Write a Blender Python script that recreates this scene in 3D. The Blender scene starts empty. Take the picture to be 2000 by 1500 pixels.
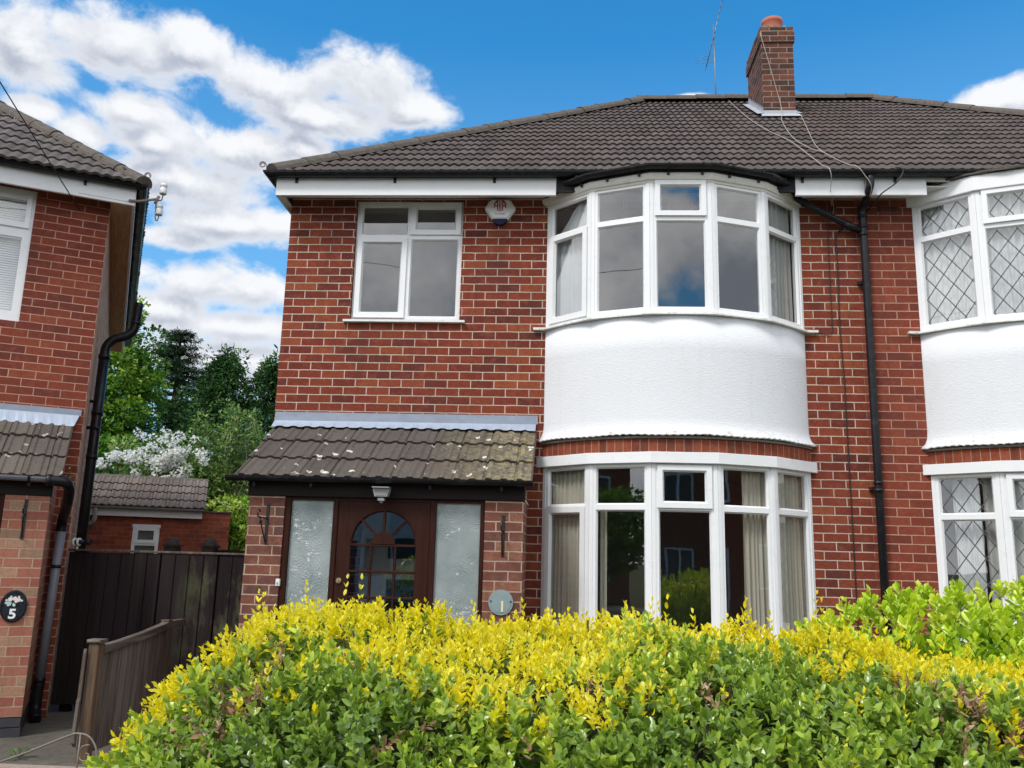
import bpy, math, random
import numpy as np
from mathutils import Vector, Matrix

random.seed(11)
rng = np.random.default_rng(11)
SC = bpy.context.scene
COL = SC.collection
R = math.radians
PI = math.pi

# ------------------------------------------------------------------ node helpers
class G:
    def __init__(s, tree):
        s.t = tree
    def n(s, typ, props=None, **inp):
        nd = s.t.nodes.new('ShaderNode' + typ)
        for k, v in (props or {}).items():
            setattr(nd, k, v)
        for k, v in inp.items():
            key = int(k[1:]) if k[0] == 'i' and k[1:].isdigit() else k.replace('_', ' ')
            sock = nd.inputs[key]
            if isinstance(v, bpy.types.NodeSocket):
                s.t.links.new(v, sock)
            else:
                sock.default_value = v
        return nd
    def math(s, op, a, b=0.0, c=0.0, clamp=False):
        nd = s.n('Math', dict(operation=op, use_clamp=clamp), i0=a, i1=b, i2=c)
        return nd.outputs[0]
    def mix(s, fac, a, b, blend='MIX'):
        def c4(v):
            return v if isinstance(v, bpy.types.NodeSocket) else (v[0], v[1], v[2], 1)
        return s.n('MixRGB', dict(blend_type=blend), Fac=fac, Color1=c4(a), Color2=c4(b)).outputs[0]
    def ramp(s, fac, stops, interp='LINEAR'):
        nd = s.n('ValToRGB', Fac=fac)
        cr = nd.color_ramp
        cr.interpolation = interp
        while len(cr.elements) < len(stops):
            cr.elements.new(0.5)
        for e, (p, c) in zip(cr.elements, stops):
            e.position = p
            e.color = (c, c, c, 1) if isinstance(c, (int, float)) else (c[0], c[1], c[2], 1)
        return nd.outputs[0]
    def noise(s, vec, scale, detail=3, rough=0.5, dist=0.0):
        return s.n('TexNoise', Vector=vec, Scale=scale, Detail=detail, Roughness=rough, Distortion=dist).outputs['Fac']
    def remap(s, v, a, b, c=0.0, d=1.0, smooth=False):
        nd = s.n('MapRange', dict(interpolation_type='SMOOTHSTEP' if smooth else 'LINEAR'), i0=v, i1=a, i2=b, i3=c, i4=d)
        return nd.outputs[0]

def new_mat(name):
    m = bpy.data.materials.new(name)
    m.use_nodes = True
    t = m.node_tree
    t.nodes.clear()
    g = G(t)
    out = t.nodes.new('ShaderNodeOutputMaterial')
    return m, g, out

def principled(g, out, base, rough=0.6, bump=None, spec=0.5, metal=0.0):
    p = g.n('BsdfPrincipled', Roughness=rough, Metallic=metal)
    p.inputs['Specular IOR Level'].default_value = spec
    if isinstance(base, bpy.types.NodeSocket):
        g.t.links.new(base, p.inputs['Base Color'])
    else:
        p.inputs['Base Color'].default_value = (base[0], base[1], base[2], 1)
    if bump is not None:
        h, st, d = bump
        b = g.n('Bump', Height=h, Strength=st, Distance=d)
        g.t.links.new(b.outputs[0], p.inputs['Normal'])
    g.t.links.new(p.outputs[0], out.inputs['Surface'])
    return p

def plain(name, base, rough=0.5, var=0.12, scale=6.0, bump=0.0, spec=0.5, metal=0.0, dirt=None, dirt_amt=0.3, stretch=(1, 1, 1)):
    """mottled paint / plastic / metal"""
    m, g, out = new_mat(name)
    co = g.n('TexCoord').outputs['Object']
    mp = g.n('Mapping', Vector=co, Scale=stretch).outputs[0]
    a = g.noise(mp, scale, 5, 0.6)
    lo = tuple(c * (1 - var) for c in base)
    hi = tuple(min(1, c * (1 + var)) for c in base)
    col = g.mix(a, lo, hi)
    if dirt:
        d = g.noise(mp, scale * 3.1, 6, 0.7)
        f = g.remap(d, 0.52, 0.72, 0, dirt_amt)
        col = g.mix(f, col, dirt)
    rr = g.remap(g.noise(mp, scale * 2, 3), 0.3, 0.7, max(0.05, rough - 0.08), min(1, rough + 0.08))
    p = principled(g, out, col, 0.5, (g.noise(mp, scale * 9, 4), bump, 0.004) if bump else None, spec, metal)
    g.t.links.new(rr, p.inputs['Roughness'])
    return m

def brick(name, tones, mortar, bw=0.23, bh=0.0825, joint=0.011, offset=0.5, stain=0.25, stain_col=(0.10, 0.05, 0.04), bumpd=0.006, wob=0.011):
    m, g, out = new_mat(name)
    uv = g.n('TexCoord').outputs['UV']
    nz = g.n('TexNoise', Vector=uv, Scale=9.0, Detail=6.0, Roughness=0.7).outputs['Color']
    dv = g.n('VectorMath', dict(operation='SUBTRACT'), i0=nz, i1=(0.5, 0.5, 0.5)).outputs[0]
    dv = g.n('VectorMath', dict(operation='SCALE'), i0=dv, Scale=wob).outputs[0]
    v = g.n('VectorMath', dict(operation='ADD'), i0=uv, i1=dv).outputs[0]
    bt = g.n('TexBrick', dict(offset=offset, offset_frequency=2, squash=1.0), Vector=v, Color1=(0, 0, 0, 1), Color2=(1, 1, 1, 1),
             Mortar=(0.5, 0.5, 0.5, 1), Scale=1.0, Brick_Width=bw, Row_Height=bh)
    bt.inputs['Mortar Size'].default_value = joint / 2
    bt.inputs['Mortar Smooth'].default_value = 0.35
    bt.inputs['Bias'].default_value = 0.0
    tint, fac = bt.outputs['Color'], bt.outputs['Fac']
    fac = g.remap(g.math('ADD', fac, g.math('MULTIPLY', g.math('SUBTRACT', g.noise(uv, 60, 5, 0.7), 0.5), 0.9)), 0.25, 0.70, 0, 1, True)
    col = g.ramp(tint, tones)
    f1 = g.noise(uv, 38, 6, 0.7)
    col = g.mix(g.remap(f1, 0.33, 0.72, 0.0, 0.62), col, tuple(c * 0.45 for c in tones[len(tones) // 2][1]))
    f2 = g.noise(uv, 11, 5, 0.65)
    col = g.mix(g.remap(f2, 0.5, 0.75, 0.0, 0.32), col, tuple(min(1, c * 1.35 + 0.02) for c in tones[-1][1]))
    mo = g.mix(g.noise(uv, 25, 5, 0.7), tuple(c * 0.62 for c in mortar), tuple(min(1, c * 1.22) for c in mortar))
    col = g.mix(fac, col, mo)
    st = g.noise(uv, 0.9, 5, 0.65)
    col = g.mix(g.remap(st, 0.48, 0.75, 0.0, stain), col, stain_col)
    sk = g.noise(g.n('Mapping', Vector=uv, Scale=(3.4, 0.35, 1.0)).outputs[0], 1.0, 6, 0.7)
    col = g.mix(g.remap(sk, 0.54, 0.74, 0.0, 0.42), col, tuple(c * 0.55 for c in stain_col))
    pp = g.noise(uv, 2.2, 4, 0.6)
    col = g.mix(g.math('MULTIPLY', fac, g.remap(pp, 0.42, 0.62, 0.0, 0.55)), col, tuple(c * 0.5 for c in mortar))
    # a little white efflorescence and paint flecks
    ef = g.noise(uv, 55, 2, 0.5)
    col = g.mix(g.remap(ef, 0.74, 0.80, 0, 0.5), col, (0.6, 0.5, 0.42))
    h = g.math('SUBTRACT', 1.0, fac)
    h = g.math('ADD', h, g.math('MULTIPLY', f1, 0.5))
    principled(g, out, col, 0.9, (h, 0.85, bumpd), 0.25)
    return m

def tile_mat(name, base, moss=0.35, lichen=0.0, yellow=0.0, var=0.3):
    """concrete roof tile; uv = (tile column, course)"""
    m, g, out = new_mat(name)
    tc = g.n('TexCoord')
    uv, co = tc.outputs['UV'], tc.outputs['Object']
    fl = g.n('VectorMath', dict(operation='FLOOR'), i0=uv).outputs[0]
    wn = g.n('TexWhiteNoise', dict(noise_dimensions='2D'), Vector=fl).outputs['Value']
    col = g.mix(wn, tuple(c * (1 - var) for c in base), tuple(c * (1 + var) for c in base))
    n1 = g.noise(co, 9, 6, 0.7)
    col = g.mix(g.remap(n1, 0.35, 0.7, 0, 0.5), col, (base[0] * 1.5, base[1] * 1.35, base[2] * 1.2))
    n2 = g.noise(co, 1.3, 5, 0.7)
    col = g.mix(g.remap(n2, 0.5, 0.72, 0, moss), col, (0.055, 0.052, 0.028))
    n3 = g.noise(co, 45, 4, 0.7)
    col = g.mix(g.remap(n3, 0.3, 0.75, 0.35, 0), col, (0.02, 0.018, 0.017))
    if yellow:
        sx = g.n('SeparateXYZ', Vector=co).outputs[0]
        yl = g.math('MULTIPLY', g.remap(sx, -1.25, -0.40, 0, 1), g.remap(g.noise(co, 14, 6, 0.75), 0.4, 0.62, 0, yellow))
        col = g.mix(yl, col, (0.30, 0.25, 0.13))
        fl2 = g.math('MULTIPLY', g.remap(sx, -1.9, -0.6, 0, 1), g.remap(g.noise(co, 75, 2, 0.5), 0.66, 0.7, 0, 0.8))
        col = g.mix(fl2, col, (0.6, 0.58, 0.5))
    if lichen:
        vo = g.n('TexVoronoi', Vector=g.n('VectorMath', dict(operation='ADD'), i0=co, i1=g.n('VectorMath', dict(operation='SCALE'), i0=g.n('TexNoise', Vector=co, Scale=16.0, Detail=4.0).outputs['Color'], Scale=0.10).outputs[0]).outputs[0], Scale=8.0, Randomness=1.0)
        sel = g.n('SeparateColor', Color=vo.outputs['Color']).outputs[0]
        rad = g.remap(sel, 0.35, 1.0, 0.0, 0.26)
        lf = g.math('GREATER_THAN', rad, vo.outputs['Distance'])
        lf = g.math('MULTIPLY', lf, g.remap(g.noise(co, 60, 3, 0.6), 0.36, 0.5, 0, lichen))
        col = g.mix(lf, col, (0.72, 0.69, 0.62))
    n6 = g.noise(co, 30, 3, 0.6)
    col = g.mix(g.remap(n6, 0.66, 0.72, 0, 0.55), col, (0.30, 0.27, 0.22))
    n7 = g.noise(co, 0.55, 4, 0.6)
    col = g.mix(g.remap(n7, 0.45, 0.7, 0, 0.4), col, (base[0] * 1.15, base[1] * 0.92, base[2] * 0.8))
    principled(g, out, col, 0.92, (g.noise(co, 60, 5, 0.7), 0.5, 0.004), 0.2)
    return m

def wood(name, base, axis=2, var=0.5, rough=0.7, algae=0.0, spec=0.3, fine=14, tone2=None, per_board=None):
    m, g, out = new_mat(name)
    co = g.n('TexCoord').outputs['Object']
    sc = [fine, fine, fine]
    sc[axis] = fine * 0.06
    mp = g.n('Mapping', Vector=co, Scale=sc).outputs[0]
    a = g.noise(mp, 3.0, 8, 0.7, 0.4)
    lo = tuple(c * (1 - var) for c in base)
    hi = tuple(c * (1 + var) for c in base)
    col = g.mix(g.remap(a, 0.3, 0.7), lo, hi)
    if per_board:
        u = g.n('SeparateXYZ', Vector=g.n('TexCoord').outputs['UV']).outputs[0]
        cell = g.math('FLOOR', g.math('DIVIDE', u, per_board))
        wn = g.n('TexWhiteNoise', dict(noise_dimensions='1D'), W=cell).outputs['Value']
        col = g.mix(g.remap(wn, 0, 1, 0, 0.6), col, tuple(c * 2.2 for c in base))
    if tone2:
        b = g.noise(mp, 0.9, 4, 0.6)
        col = g.mix(g.remap(b, 0.45, 0.65, 0, 0.7), col, tone2)
    if algae:
        mp2 = g.n('Mapping', Vector=co, Scale=(2.2, 2.2, 0.8)).outputs[0]
        al = g.noise(mp2, 1.3, 6, 0.7)
        gx_ = g.n('SeparateXYZ', Vector=co).outputs[0]
        amt = g.math('MULTIPLY', g.remap(al, 0.47, 0.60, 0, algae), g.remap(gx_, 0.05, 0.35, 0.06, 1.0))
        col = g.mix(amt, col, (0.115, 0.125, 0.065))
    principled(g, out, col, rough, (a, 0.5, 0.004), spec)
    return m

def glass_mat(name, refl=0.12, tint=(0.93, 0.95, 0.94)):
    m, g, out = new_mat(name)
    ge = g.n('NewGeometry')
    dt = g.math('ABSOLUTE', g.n('VectorMath', dict(operation='DOT_PRODUCT'), i0=ge.outputs['Incoming'], i1=ge.outputs['Normal']).outputs['Value'])
    f = g.math('ADD', refl, g.math('MULTIPLY', 1.0 - refl, g.math('POWER', g.math('SUBTRACT', 1.0, dt), 5.0)), clamp=True)
    tr = g.n('BsdfTransparent', Color=(*tint, 1))
    co = g.n('TexCoord').outputs['Object']
    bmp = g.n('Bump', Height=g.noise(co, 1.6, 2), Strength=0.02, Distance=0.05)
    gl = g.n('BsdfGlossy', Color=(1, 1, 1, 1), Roughness=0.008, Normal=bmp.outputs[0])
    mx = g.n('MixShader', Fac=f, i1=tr.outputs[0], i2=gl.outputs[0])
    g.t.links.new(mx.outputs[0], out.inputs['Surface'])
    return m

def leaf_mat(name, stops, rough=0.42, trans=0.3, spec=0.5):
    m, g, out = new_mat(name)
    t = g.n('Attribute', dict(attribute_name='tint')).outputs['Fac']
    col = g.ramp(t, stops)
    p = g.n('BsdfPrincipled', Roughness=rough)
    p.inputs['Specular IOR Level'].default_value = spec
    g.t.links.new(col, p.inputs['Base Color'])
    tl = g.n('BsdfTranslucent', Color=col)
    mx = g.n('MixShader', Fac=trans, i1=p.outputs[0], i2=tl.outputs[0])
    g.t.links.new(mx.outputs[0], out.inputs['Surface'])
    return m

def cloth(name, base, trans=0.3):
    m, g, out = new_mat(name)
    co = g.n('TexCoord').outputs['Object']
    mp = g.n('Mapping', Vector=co, Scale=(40, 40, 1)).outputs[0]
    col = g.mix(g.noise(mp, 2, 4), tuple(c * 0.86 for c in base), base)
    d = g.n('BsdfDiffuse', Color=col)
    tl = g.n('BsdfTranslucent', Color=col)
    mx = g.n('MixShader', Fac=trans, i1=d.outputs[0], i2=tl.outputs[0])
    g.t.links.new(mx.outputs[0], out.inputs['Surface'])
    return m

# ------------------------------------------------------------------ materials
M = {}
M['brick'] = brick('red_brick', [(0.0, (0.100, 0.027, 0.021)), (0.18, (0.155, 0.033, 0.021)), (0.45, (0.210, 0.040, 0.022)), (0.75, (0.240, 0.052, 0.025)), (1.0, (0.31, 0.082, 0.034))], (0.62, 0.50, 0.41), joint=0.0115)
M['brick_smooth'] = brick('smooth_red_brick', [(0.0, (0.15, 0.040, 0.030)), (0.4, (0.21, 0.046, 0.028)), (0.75, (0.25, 0.056, 0.032)), (1.0, (0.29, 0.074, 0.040))], (0.56, 0.32, 0.23), bw=0.238, joint=0.0115, stain=0.3, wob=0.007)
M['brick_porch'] = brick('brown_porch_brick', [(0.0, (0.10, 0.055, 0.05)), (0.35, (0.17, 0.066, 0.05)), (0.7, (0.24, 0.088, 0.06)), (1.0, (0.32, 0.16, 0.105))], (0.52, 0.37, 0.28), bw=0.226, joint=0.013)
M['brick_pale'] = brick('pale_mixed_brick', [(0.0, (0.34, 0.105, 0.075)), (0.4, (0.44, 0.155, 0.105)), (0.65, (0.45, 0.21, 0.14)), (0.88, (0.46, 0.29, 0.18)), (1.0, (0.26, 0.17, 0.12))], (0.55, 0.37, 0.27), bw=0.226, joint=0.013, stain=0.15)
M['side_brick'] = brick('mortar_smeared_brick', [(0.0, (0.52, 0.26, 0.15)), (0.5, (0.68, 0.40, 0.24)), (1.0, (0.78, 0.52, 0.34))], (0.85, 0.62, 0.44), joint=0.018, stain=0.1)
M['brick_soldier'] = brick('soldier_brick', [(0.0, (0.16, 0.045, 0.028)), (0.5, (0.27, 0.062, 0.032)), (1.0, (0.34, 0.09, 0.045))], (0.42, 0.28, 0.20), bw=0.0765, bh=0.4, joint=0.009, offset=0.0, stain=0.5)
M['brick_shed'] = brick('orange_red_brick', [(0.0, (0.20, 0.050, 0.030)), (0.5, (0.29, 0.068, 0.036)), (1.0, (0.38, 0.11, 0.058))], (0.36, 0.15, 0.10), bw=0.235, joint=0.012, stain=0.3)
M['brick_chim'] = brick('sooty_brick', [(0.0, (0.055, 0.030, 0.025)), (0.5, (0.115, 0.046, 0.032)), (1.0, (0.23, 0.078, 0.046))], (0.34, 0.27, 0.22), joint=0.014, stain=0.5, stain_col=(0.04, 0.03, 0.025))
M['brick_blue'] = plain('engineering_brick', (0.045, 0.045, 0.055), 0.6, 0.3, 9, 0.4)
M['upvc'] = plain('white_upvc', (0.80, 0.815, 0.83), 0.32, 0.03, 3, dirt=(0.52, 0.52, 0.48), dirt_amt=0.12)
M['upvc_old'] = plain('aged_white_paint', (0.76, 0.76, 0.75), 0.5, 0.05, 4, 0.15, dirt=(0.36, 0.34, 0.25), dirt_amt=0.35)
M['fascia'] = plain('white_fascia', (0.80, 0.81, 0.83), 0.4, 0.04, 3, dirt=(0.45, 0.43, 0.4), dirt_amt=0.12)
M['cream'] = plain('cream_paint', (0.70, 0.68, 0.63), 0.5, 0.06, 5, 0.2, dirt=(0.36, 0.32, 0.25), dirt_amt=0.35)
M['sill'] = plain('mossy_sill', (0.72, 0.73, 0.70), 0.5, 0.06, 5, 0.2, dirt=(0.20, 0.20, 0.08), dirt_amt=0.7)
M['black'] = plain('black_plastic', (0.010, 0.010, 0.013), 0.36, 0.35, 5, 0.15, 0.28, dirt=(0.10, 0.10, 0.10), dirt_amt=0.25)
M['black_felt'] = plain('black_felt', (0.012, 0.012, 0.014), 0.8, 0.4, 9, 0.4)
M['iron'] = plain('black_iron', (0.012, 0.012, 0.013), 0.4, 0.4, 14, 0.3, dirt=(0.10, 0.05, 0.03), dirt_amt=0.3)
M['rust'] = plain('rusty_steel', (0.24, 0.17, 0.14), 0.75, 0.5, 30, 0.4, dirt=(0.55, 0.5, 0.46), dirt_amt=0.8)
M['bare_iron'] = plain('grey_iron', (0.20, 0.175, 0.15), 0.55, 0.35, 20, 0.3, dirt=(0.16, 0.08, 0.05), dirt_amt=0.6)
M['grey_pipe'] = plain('faded_grey_pipe', (0.20, 0.21, 0.25), 0.45, 0.25, 6, 0.15)
M['lead'] = plain('lead_sheet', (0.25, 0.29, 0.36), 0.45, 0.25, 7, 0.3, metal=0.25, dirt=(0.20, 0.22, 0.26), dirt_amt=0.5, stretch=(1, 1, 2))
M['lead_pale'] = plain('bright_lead', (0.36, 0.42, 0.52), 0.4, 0.15, 7, 0.2, metal=0.2, dirt=(0.4, 0.44, 0.5), dirt_amt=0.4)
M['lead_white'] = plain('whitened_lead', (0.38, 0.40, 0.43), 0.6, 0.2, 9, 0.3)
M['came'] = plain('lead_came', (0.07, 0.075, 0.08), 0.5, 0.2, 9)
M['door'] = wood('mahogany_paint', (0.034, 0.0105, 0.0065), 2, 0.4, 0.5, spec=0.14)
M['beam'] = wood('dark_brown_beam', (0.017, 0.011, 0.011), 0, 0.4, 0.6, spec=0.18)
M['gate'] = wood('dark_stained_boards', (0.0165, 0.0115, 0.0125), 2, 0.5, 0.8, algae=0.7, per_board=0.145, spec=0.15)
M['old_wood'] = wood('weathered_boards', (0.095, 0.072, 0.058), 2, 0.55, 0.9, tone2=(0.20, 0.175, 0.155), fine=22)
M['old_post'] = wood('weathered_post', (0.085, 0.060, 0.045), 2, 0.6, 0.9, tone2=(0.20, 0.115, 0.055), fine=20)
M['old_rail'] = wood('weathered_rail', (0.085, 0.064, 0.050), 1, 0.55, 0.9, tone2=(0.19, 0.17, 0.155), fine=20)
M['soffit'] = wood('brown_soffit', (0.52, 0.33, 0.21), 1, 0.35, 0.8)
M['tile'] = tile_mat('dark_concrete_tile', (0.100, 0.084, 0.080), 0.35)
M['tile_left'] = tile_mat('grey_concrete_tile', (0.115, 0.105, 0.102), 0.45)
M['tile_porch'] = tile_mat('lichen_porch_tile', (0.092, 0.082, 0.075), 0.15, 0.95, 0.85, 0.2)
M['tile_porch2'] = tile_mat('worn_porch_tile', (0.115, 0.100, 0.088), 0.3, 0.5, 0.0, 0.25)
M['tile_shed'] = tile_mat('brown_tile', (0.175, 0.145, 0.128), 0.35)
M['ridge'] = plain('mossy_ridge', (0.105, 0.088, 0.075), 0.95, 0.75, 22, 0.9, dirt=(0.06, 0.065, 0.03), dirt_amt=0.8)
M['glass'] = glass_mat('window_glass', 0.15)
M['glass_up'] = glass_mat('tinted_glass', 0.155, (0.86, 0.88, 0.88))
M['pot'] = plain('terracotta', (0.42, 0.13, 0.075), 0.85, 0.2, 9, 0.4, dirt=(0.3, 0.2, 0.16), dirt_amt=0.4)
M['mortar_cap'] = plain('weathered_mortar', (0.20, 0.17, 0.15), 0.95, 0.4, 18, 0.8, dirt=(0.05, 0.04, 0.03), dirt_amt=0.6)
M['wallpaper'] = plain('room_plaster', (0.34, 0.33, 0.31), 0.9, 0.1, 2)
M['room_dark'] = plain('dim_room', (0.10, 0.095, 0.09), 0.9, 0.2, 2)
M['curtain'] = cloth('oatmeal_curtain', (0.80, 0.75, 0.64), 0.3)
M['net'] = cloth('white_net', (0.90, 0.92, 0.94), 0.3)
M['blind'] = plain('white_blind', (0.86, 0.87, 0.89), 0.5, 0.03, 3)
M['net_grey'] = cloth('grey_net', (0.80, 0.80, 0.77), 0.3)
M['brass'] = plain('brass', (0.75, 0.60, 0.33), 0.25, 0.1, 20, metal=0.9)
M['white_plastic'] = plain('white_plastic', (0.78, 0.79, 0.78), 0.35, 0.04, 9)
M['navy'] = plain('navy_plastic', (0.005, 0.008, 0.050), 0.3, 0.2, 9, 0.0, 0.15)
M['red_ink'] = plain('red_print', (0.38, 0.008, 0.016), 0.5, 0.1, 9)
M['grey_ink'] = plain('grey_print', (0.36, 0.37, 0.40), 0.5, 0.1, 9)
M['navy_plate'] = plain('blue_black_plate', (0.010, 0.016, 0.026), 0.3, 0.3, 15)
M['white_ink'] = plain('white_enamel', (0.86, 0.87, 0.88), 0.4, 0.03, 9)
M['mint'] = plain('mint_enamel', (0.50, 0.68, 0.62), 0.4, 0.1, 30)
M['pinkish'] = plain('blush_enamel', (0.82, 0.72, 0.72), 0.4, 0.1, 30)
M['verdigris'] = plain('verdigris_plate', (0.22, 0.29, 0.30), 0.6, 0.25, 30, 0.5, dirt=(0.32, 0.36, 0.34), dirt_amt=0.6)
M['cream_ink'] = plain('cream_numeral', (0.74, 0.62, 0.40), 0.5, 0.1, 30)
M['ceramic'] = plain('white_ceramic', (0.70, 0.70, 0.68), 0.3, 0.06, 20, dirt=(0.35, 0.33, 0.3), dirt_amt=0.3)
M['alu'] = plain('aluminium', (0.20, 0.21, 0.24), 0.4, 0.15, 20, metal=0.7)
M['cable_white'] = plain('white_cable', (0.40, 0.37, 0.32), 0.6, 0.2, 20)
M['cable_black'] = plain('black_cable', (0.02, 0.014, 0.013), 0.6, 0.3, 20)
M['lamp_grey'] = plain('grey_lamp_case', (0.30, 0.31, 0.33), 0.4, 0.15, 20)
M['lamp_glass'] = plain('lamp_lens', (0.30, 0.30, 0.28), 0.15, 0.15, 60)
M['stone'] = plain('mossy_stone', (0.070, 0.062, 0.050), 0.95, 0.5, 16, 0.8, dirt=(0.25, 0.24, 0.22), dirt_amt=0.5)
M['bark'] = wood('tree_bark', (0.075, 0.055, 0.040), 2, 0.5, 0.95, fine=5)
M['pale_stem'] = plain('pale_stem', (0.24, 0.23, 0.13), 0.8, 0.3, 20)
M['twig'] = plain('brown_twig', (0.10, 0.062, 0.038), 0.9, 0.4, 30)

def frosted():
    m, g, out = new_mat('obscured_glass')
    co = g.n('TexCoord').outputs['Object']
    a = g.n('TexNoise', Vector=co, Scale=5.5, Detail=1.0, Roughness=0.4, Distortion=2.2).outputs['Fac']
    w = g.math('SINE', g.math('MULTIPLY', a, 120.0))
    fine = g.noise(co, 140, 3, 0.6)
    h = g.math('ADD', g.math('MULTIPLY', w, 0.5), g.math('MULTIPLY', fine, 0.7))
    sel = g.remap(g.noise(co, 2.6, 3), 0.40, 0.62, 0.1, 1.0)
    h = g.math('MULTIPLY', h, sel)
    b = g.n('Bump', Height=h, Strength=0.5, Distance=0.004)
    col = g.mix(g.remap(g.noise(co, 3.0, 4), 0.3, 0.7), (0.20, 0.245, 0.245), (0.36, 0.41, 0.41))
    p = g.n('BsdfPrincipled', Base_Color=col, Roughness=0.22, Normal=b.outputs[0])
    p.inputs['Specular IOR Level'].default_value = 0.9
    g.t.links.new(p.outputs[0], out.inputs['Surface'])
    return m
M['frost'] = frosted()

def render_mat():
    m, g, out = new_mat('white_masonry_paint')
    co = g.n('TexCoord').outputs['Object']
    mp = g.n('Mapping', Vector=co, Scale=(1, 1, 2.1)).outputs[0]
    a = g.noise(mp, 34, 4, 0.55)
    b = g.noise(mp, 95, 3, 0.6)
    h = g.math('ADD', g.remap(a, 0.35, 0.7), g.math('MULTIPLY', b, 0.45))
    col = g.mix(g.noise(co, 2.0, 5, 0.6), (0.70, 0.72, 0.75), (0.74, 0.76, 0.79))
    # rust coloured weathering just above the bell-cast drip
    z = g.n('SeparateXYZ', Vector=co).outputs[2]
    low = g.remap(z, 2.80, 2.735, 0, 1)
    d = g.remap(g.noise(g.n('Mapping', Vector=co, Scale=(14, 14, 30)).outputs[0], 1.0, 5, 0.75), 0.56, 0.66, 0, 0.85)
    col = g.mix(g.math('MULTIPLY', low, d), col, (0.34, 0.22, 0.07))
    vs = g.noise(g.n('Mapping', Vector=co, Scale=(9, 9, 0.7)).outputs[0], 1.0, 5, 0.7)
    col = g.mix(g.remap(vs, 0.58, 0.78, 0, 0.14), col, (0.45, 0.44, 0.40))
    rr2 = g.noise(g.n('Mapping', Vector=co, Scale=(5, 5, 1.6)).outputs[0], 1.0, 6, 0.7)
    col = g.mix(g.remap(rr2, 0.56, 0.74, 0, 0.16), col, (0.50, 0.50, 0.49))
    principled(g, out, col, 0.75, (h, 0.19, 0.008), 0.3)
    return m
M['render'] = render_mat()
M['shed_pane'] = plain('obscure_pane', (0.09, 0.095, 0.09), 0.15, 0.8, 40, 0.3, 0.6, dirt=(0.35, 0.36, 0.34), dirt_amt=0.7)
M['shed_pipe'] = plain('grey_gutter', (0.27, 0.25, 0.24), 0.5, 0.2, 9, 0.1)

def ground_mat(name, a, b, c, s=1.2, bump=0.02):
    m, g, out = new_mat(name)
    co = g.n('TexCoord').outputs['Object']
    n1 = g.noise(co, s, 8, 0.7)
    col = g.mix(g.remap(n1, 0.3, 0.7), a, b)
    n2 = g.noise(co, s * 6, 6, 0.7)
    col = g.mix(g.remap(n2, 0.5, 0.75, 0, 0.8), col, c)
    principled(g, out, col, 0.95, (g.noise(co, s * 40, 6, 0.7), 0.7, bump), 0.2)
    return m
M['ground'] = ground_mat('garden_earth', (0.055, 0.065, 0.025), (0.09, 0.10, 0.04), (0.07, 0.05, 0.035))
M['path'] = ground_mat('mossy_concrete', (0.085, 0.078, 0.064), (0.15, 0.135, 0.115), (0.045, 0.043, 0.026), 1.6, 0.006)
M['road'] = ground_mat('asphalt', (0.045, 0.045, 0.047), (0.06, 0.06, 0.062), (0.035, 0.035, 0.037), 3.0, 0.006)
M['pave'] = ground_mat('pavement_slabs', (0.20, 0.19, 0.18), (0.27, 0.26, 0.245), (0.14, 0.13, 0.12), 2.0, 0.004)
M['kerb'] = ground_mat('kerb_edging', (0.30, 0.235, 0.20), (0.38, 0.31, 0.26), (0.2, 0.16, 0.13), 3.0, 0.004)
M['roof_far'] = plain('plain_roof_tile', (0.085, 0.075, 0.07), 0.9, 0.3, 6, 0.5)
# ------------------------------------------------------------------ objects
OFF = {}
def thing(name, label, cat, loc=(0, 0, 0), rotz=0.0, group=None):
    o = bpy.data.objects.new(name, None)
    COL.objects.link(o)
    o.location = loc
    o.rotation_euler = (0, 0, rotz)
    o.empty_display_size = 0.2
    o['label'] = label
    o['category'] = cat
    if group:
        o['group'] = group
    OFF[o.name] = Vector(loc) if abs(rotz) < 1e-9 else Vector((0, 0, 0))
    return o

def tag(o, label, cat, group=None):
    o['label'] = label
    o['category'] = cat
    if group:
        o['group'] = group
    return o

def copy_tree(o, parent=None):
    c = o.copy()
    COL.objects.link(c)
    if parent:
        c.parent = parent
    OFF[c.name] = OFF.get(o.name, Vector((0, 0, 0)))
    for ch in list(o.children):
        copy_tree(ch, c)
    return c

def link(name, me, mat, parent):
    o = bpy.data.objects.new(name, me)
    COL.objects.link(o)
    for m in (mat if isinstance(mat, (list, tuple)) else [mat]):
        me.materials.append(m)
    if parent is not None:
        o.parent = parent
        off = OFF.get(parent.name, Vector((0, 0, 0)))
        OFF[o.name] = off
    else:
        n = len(me.vertices)
        co = np.empty(n * 3)
        me.vertices.foreach_get('co', co)
        co = co.reshape(-1, 3)
        off = Vector(((co[:, 0].min() + co[:, 0].max()) / 2, (co[:, 1].min() + co[:, 1].max()) / 2, co[:, 2].min()))
        o.location = off
        OFF[o.name] = off
    if off.length > 0:
        me.transform(Matrix.Translation(-off))
    return o

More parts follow.
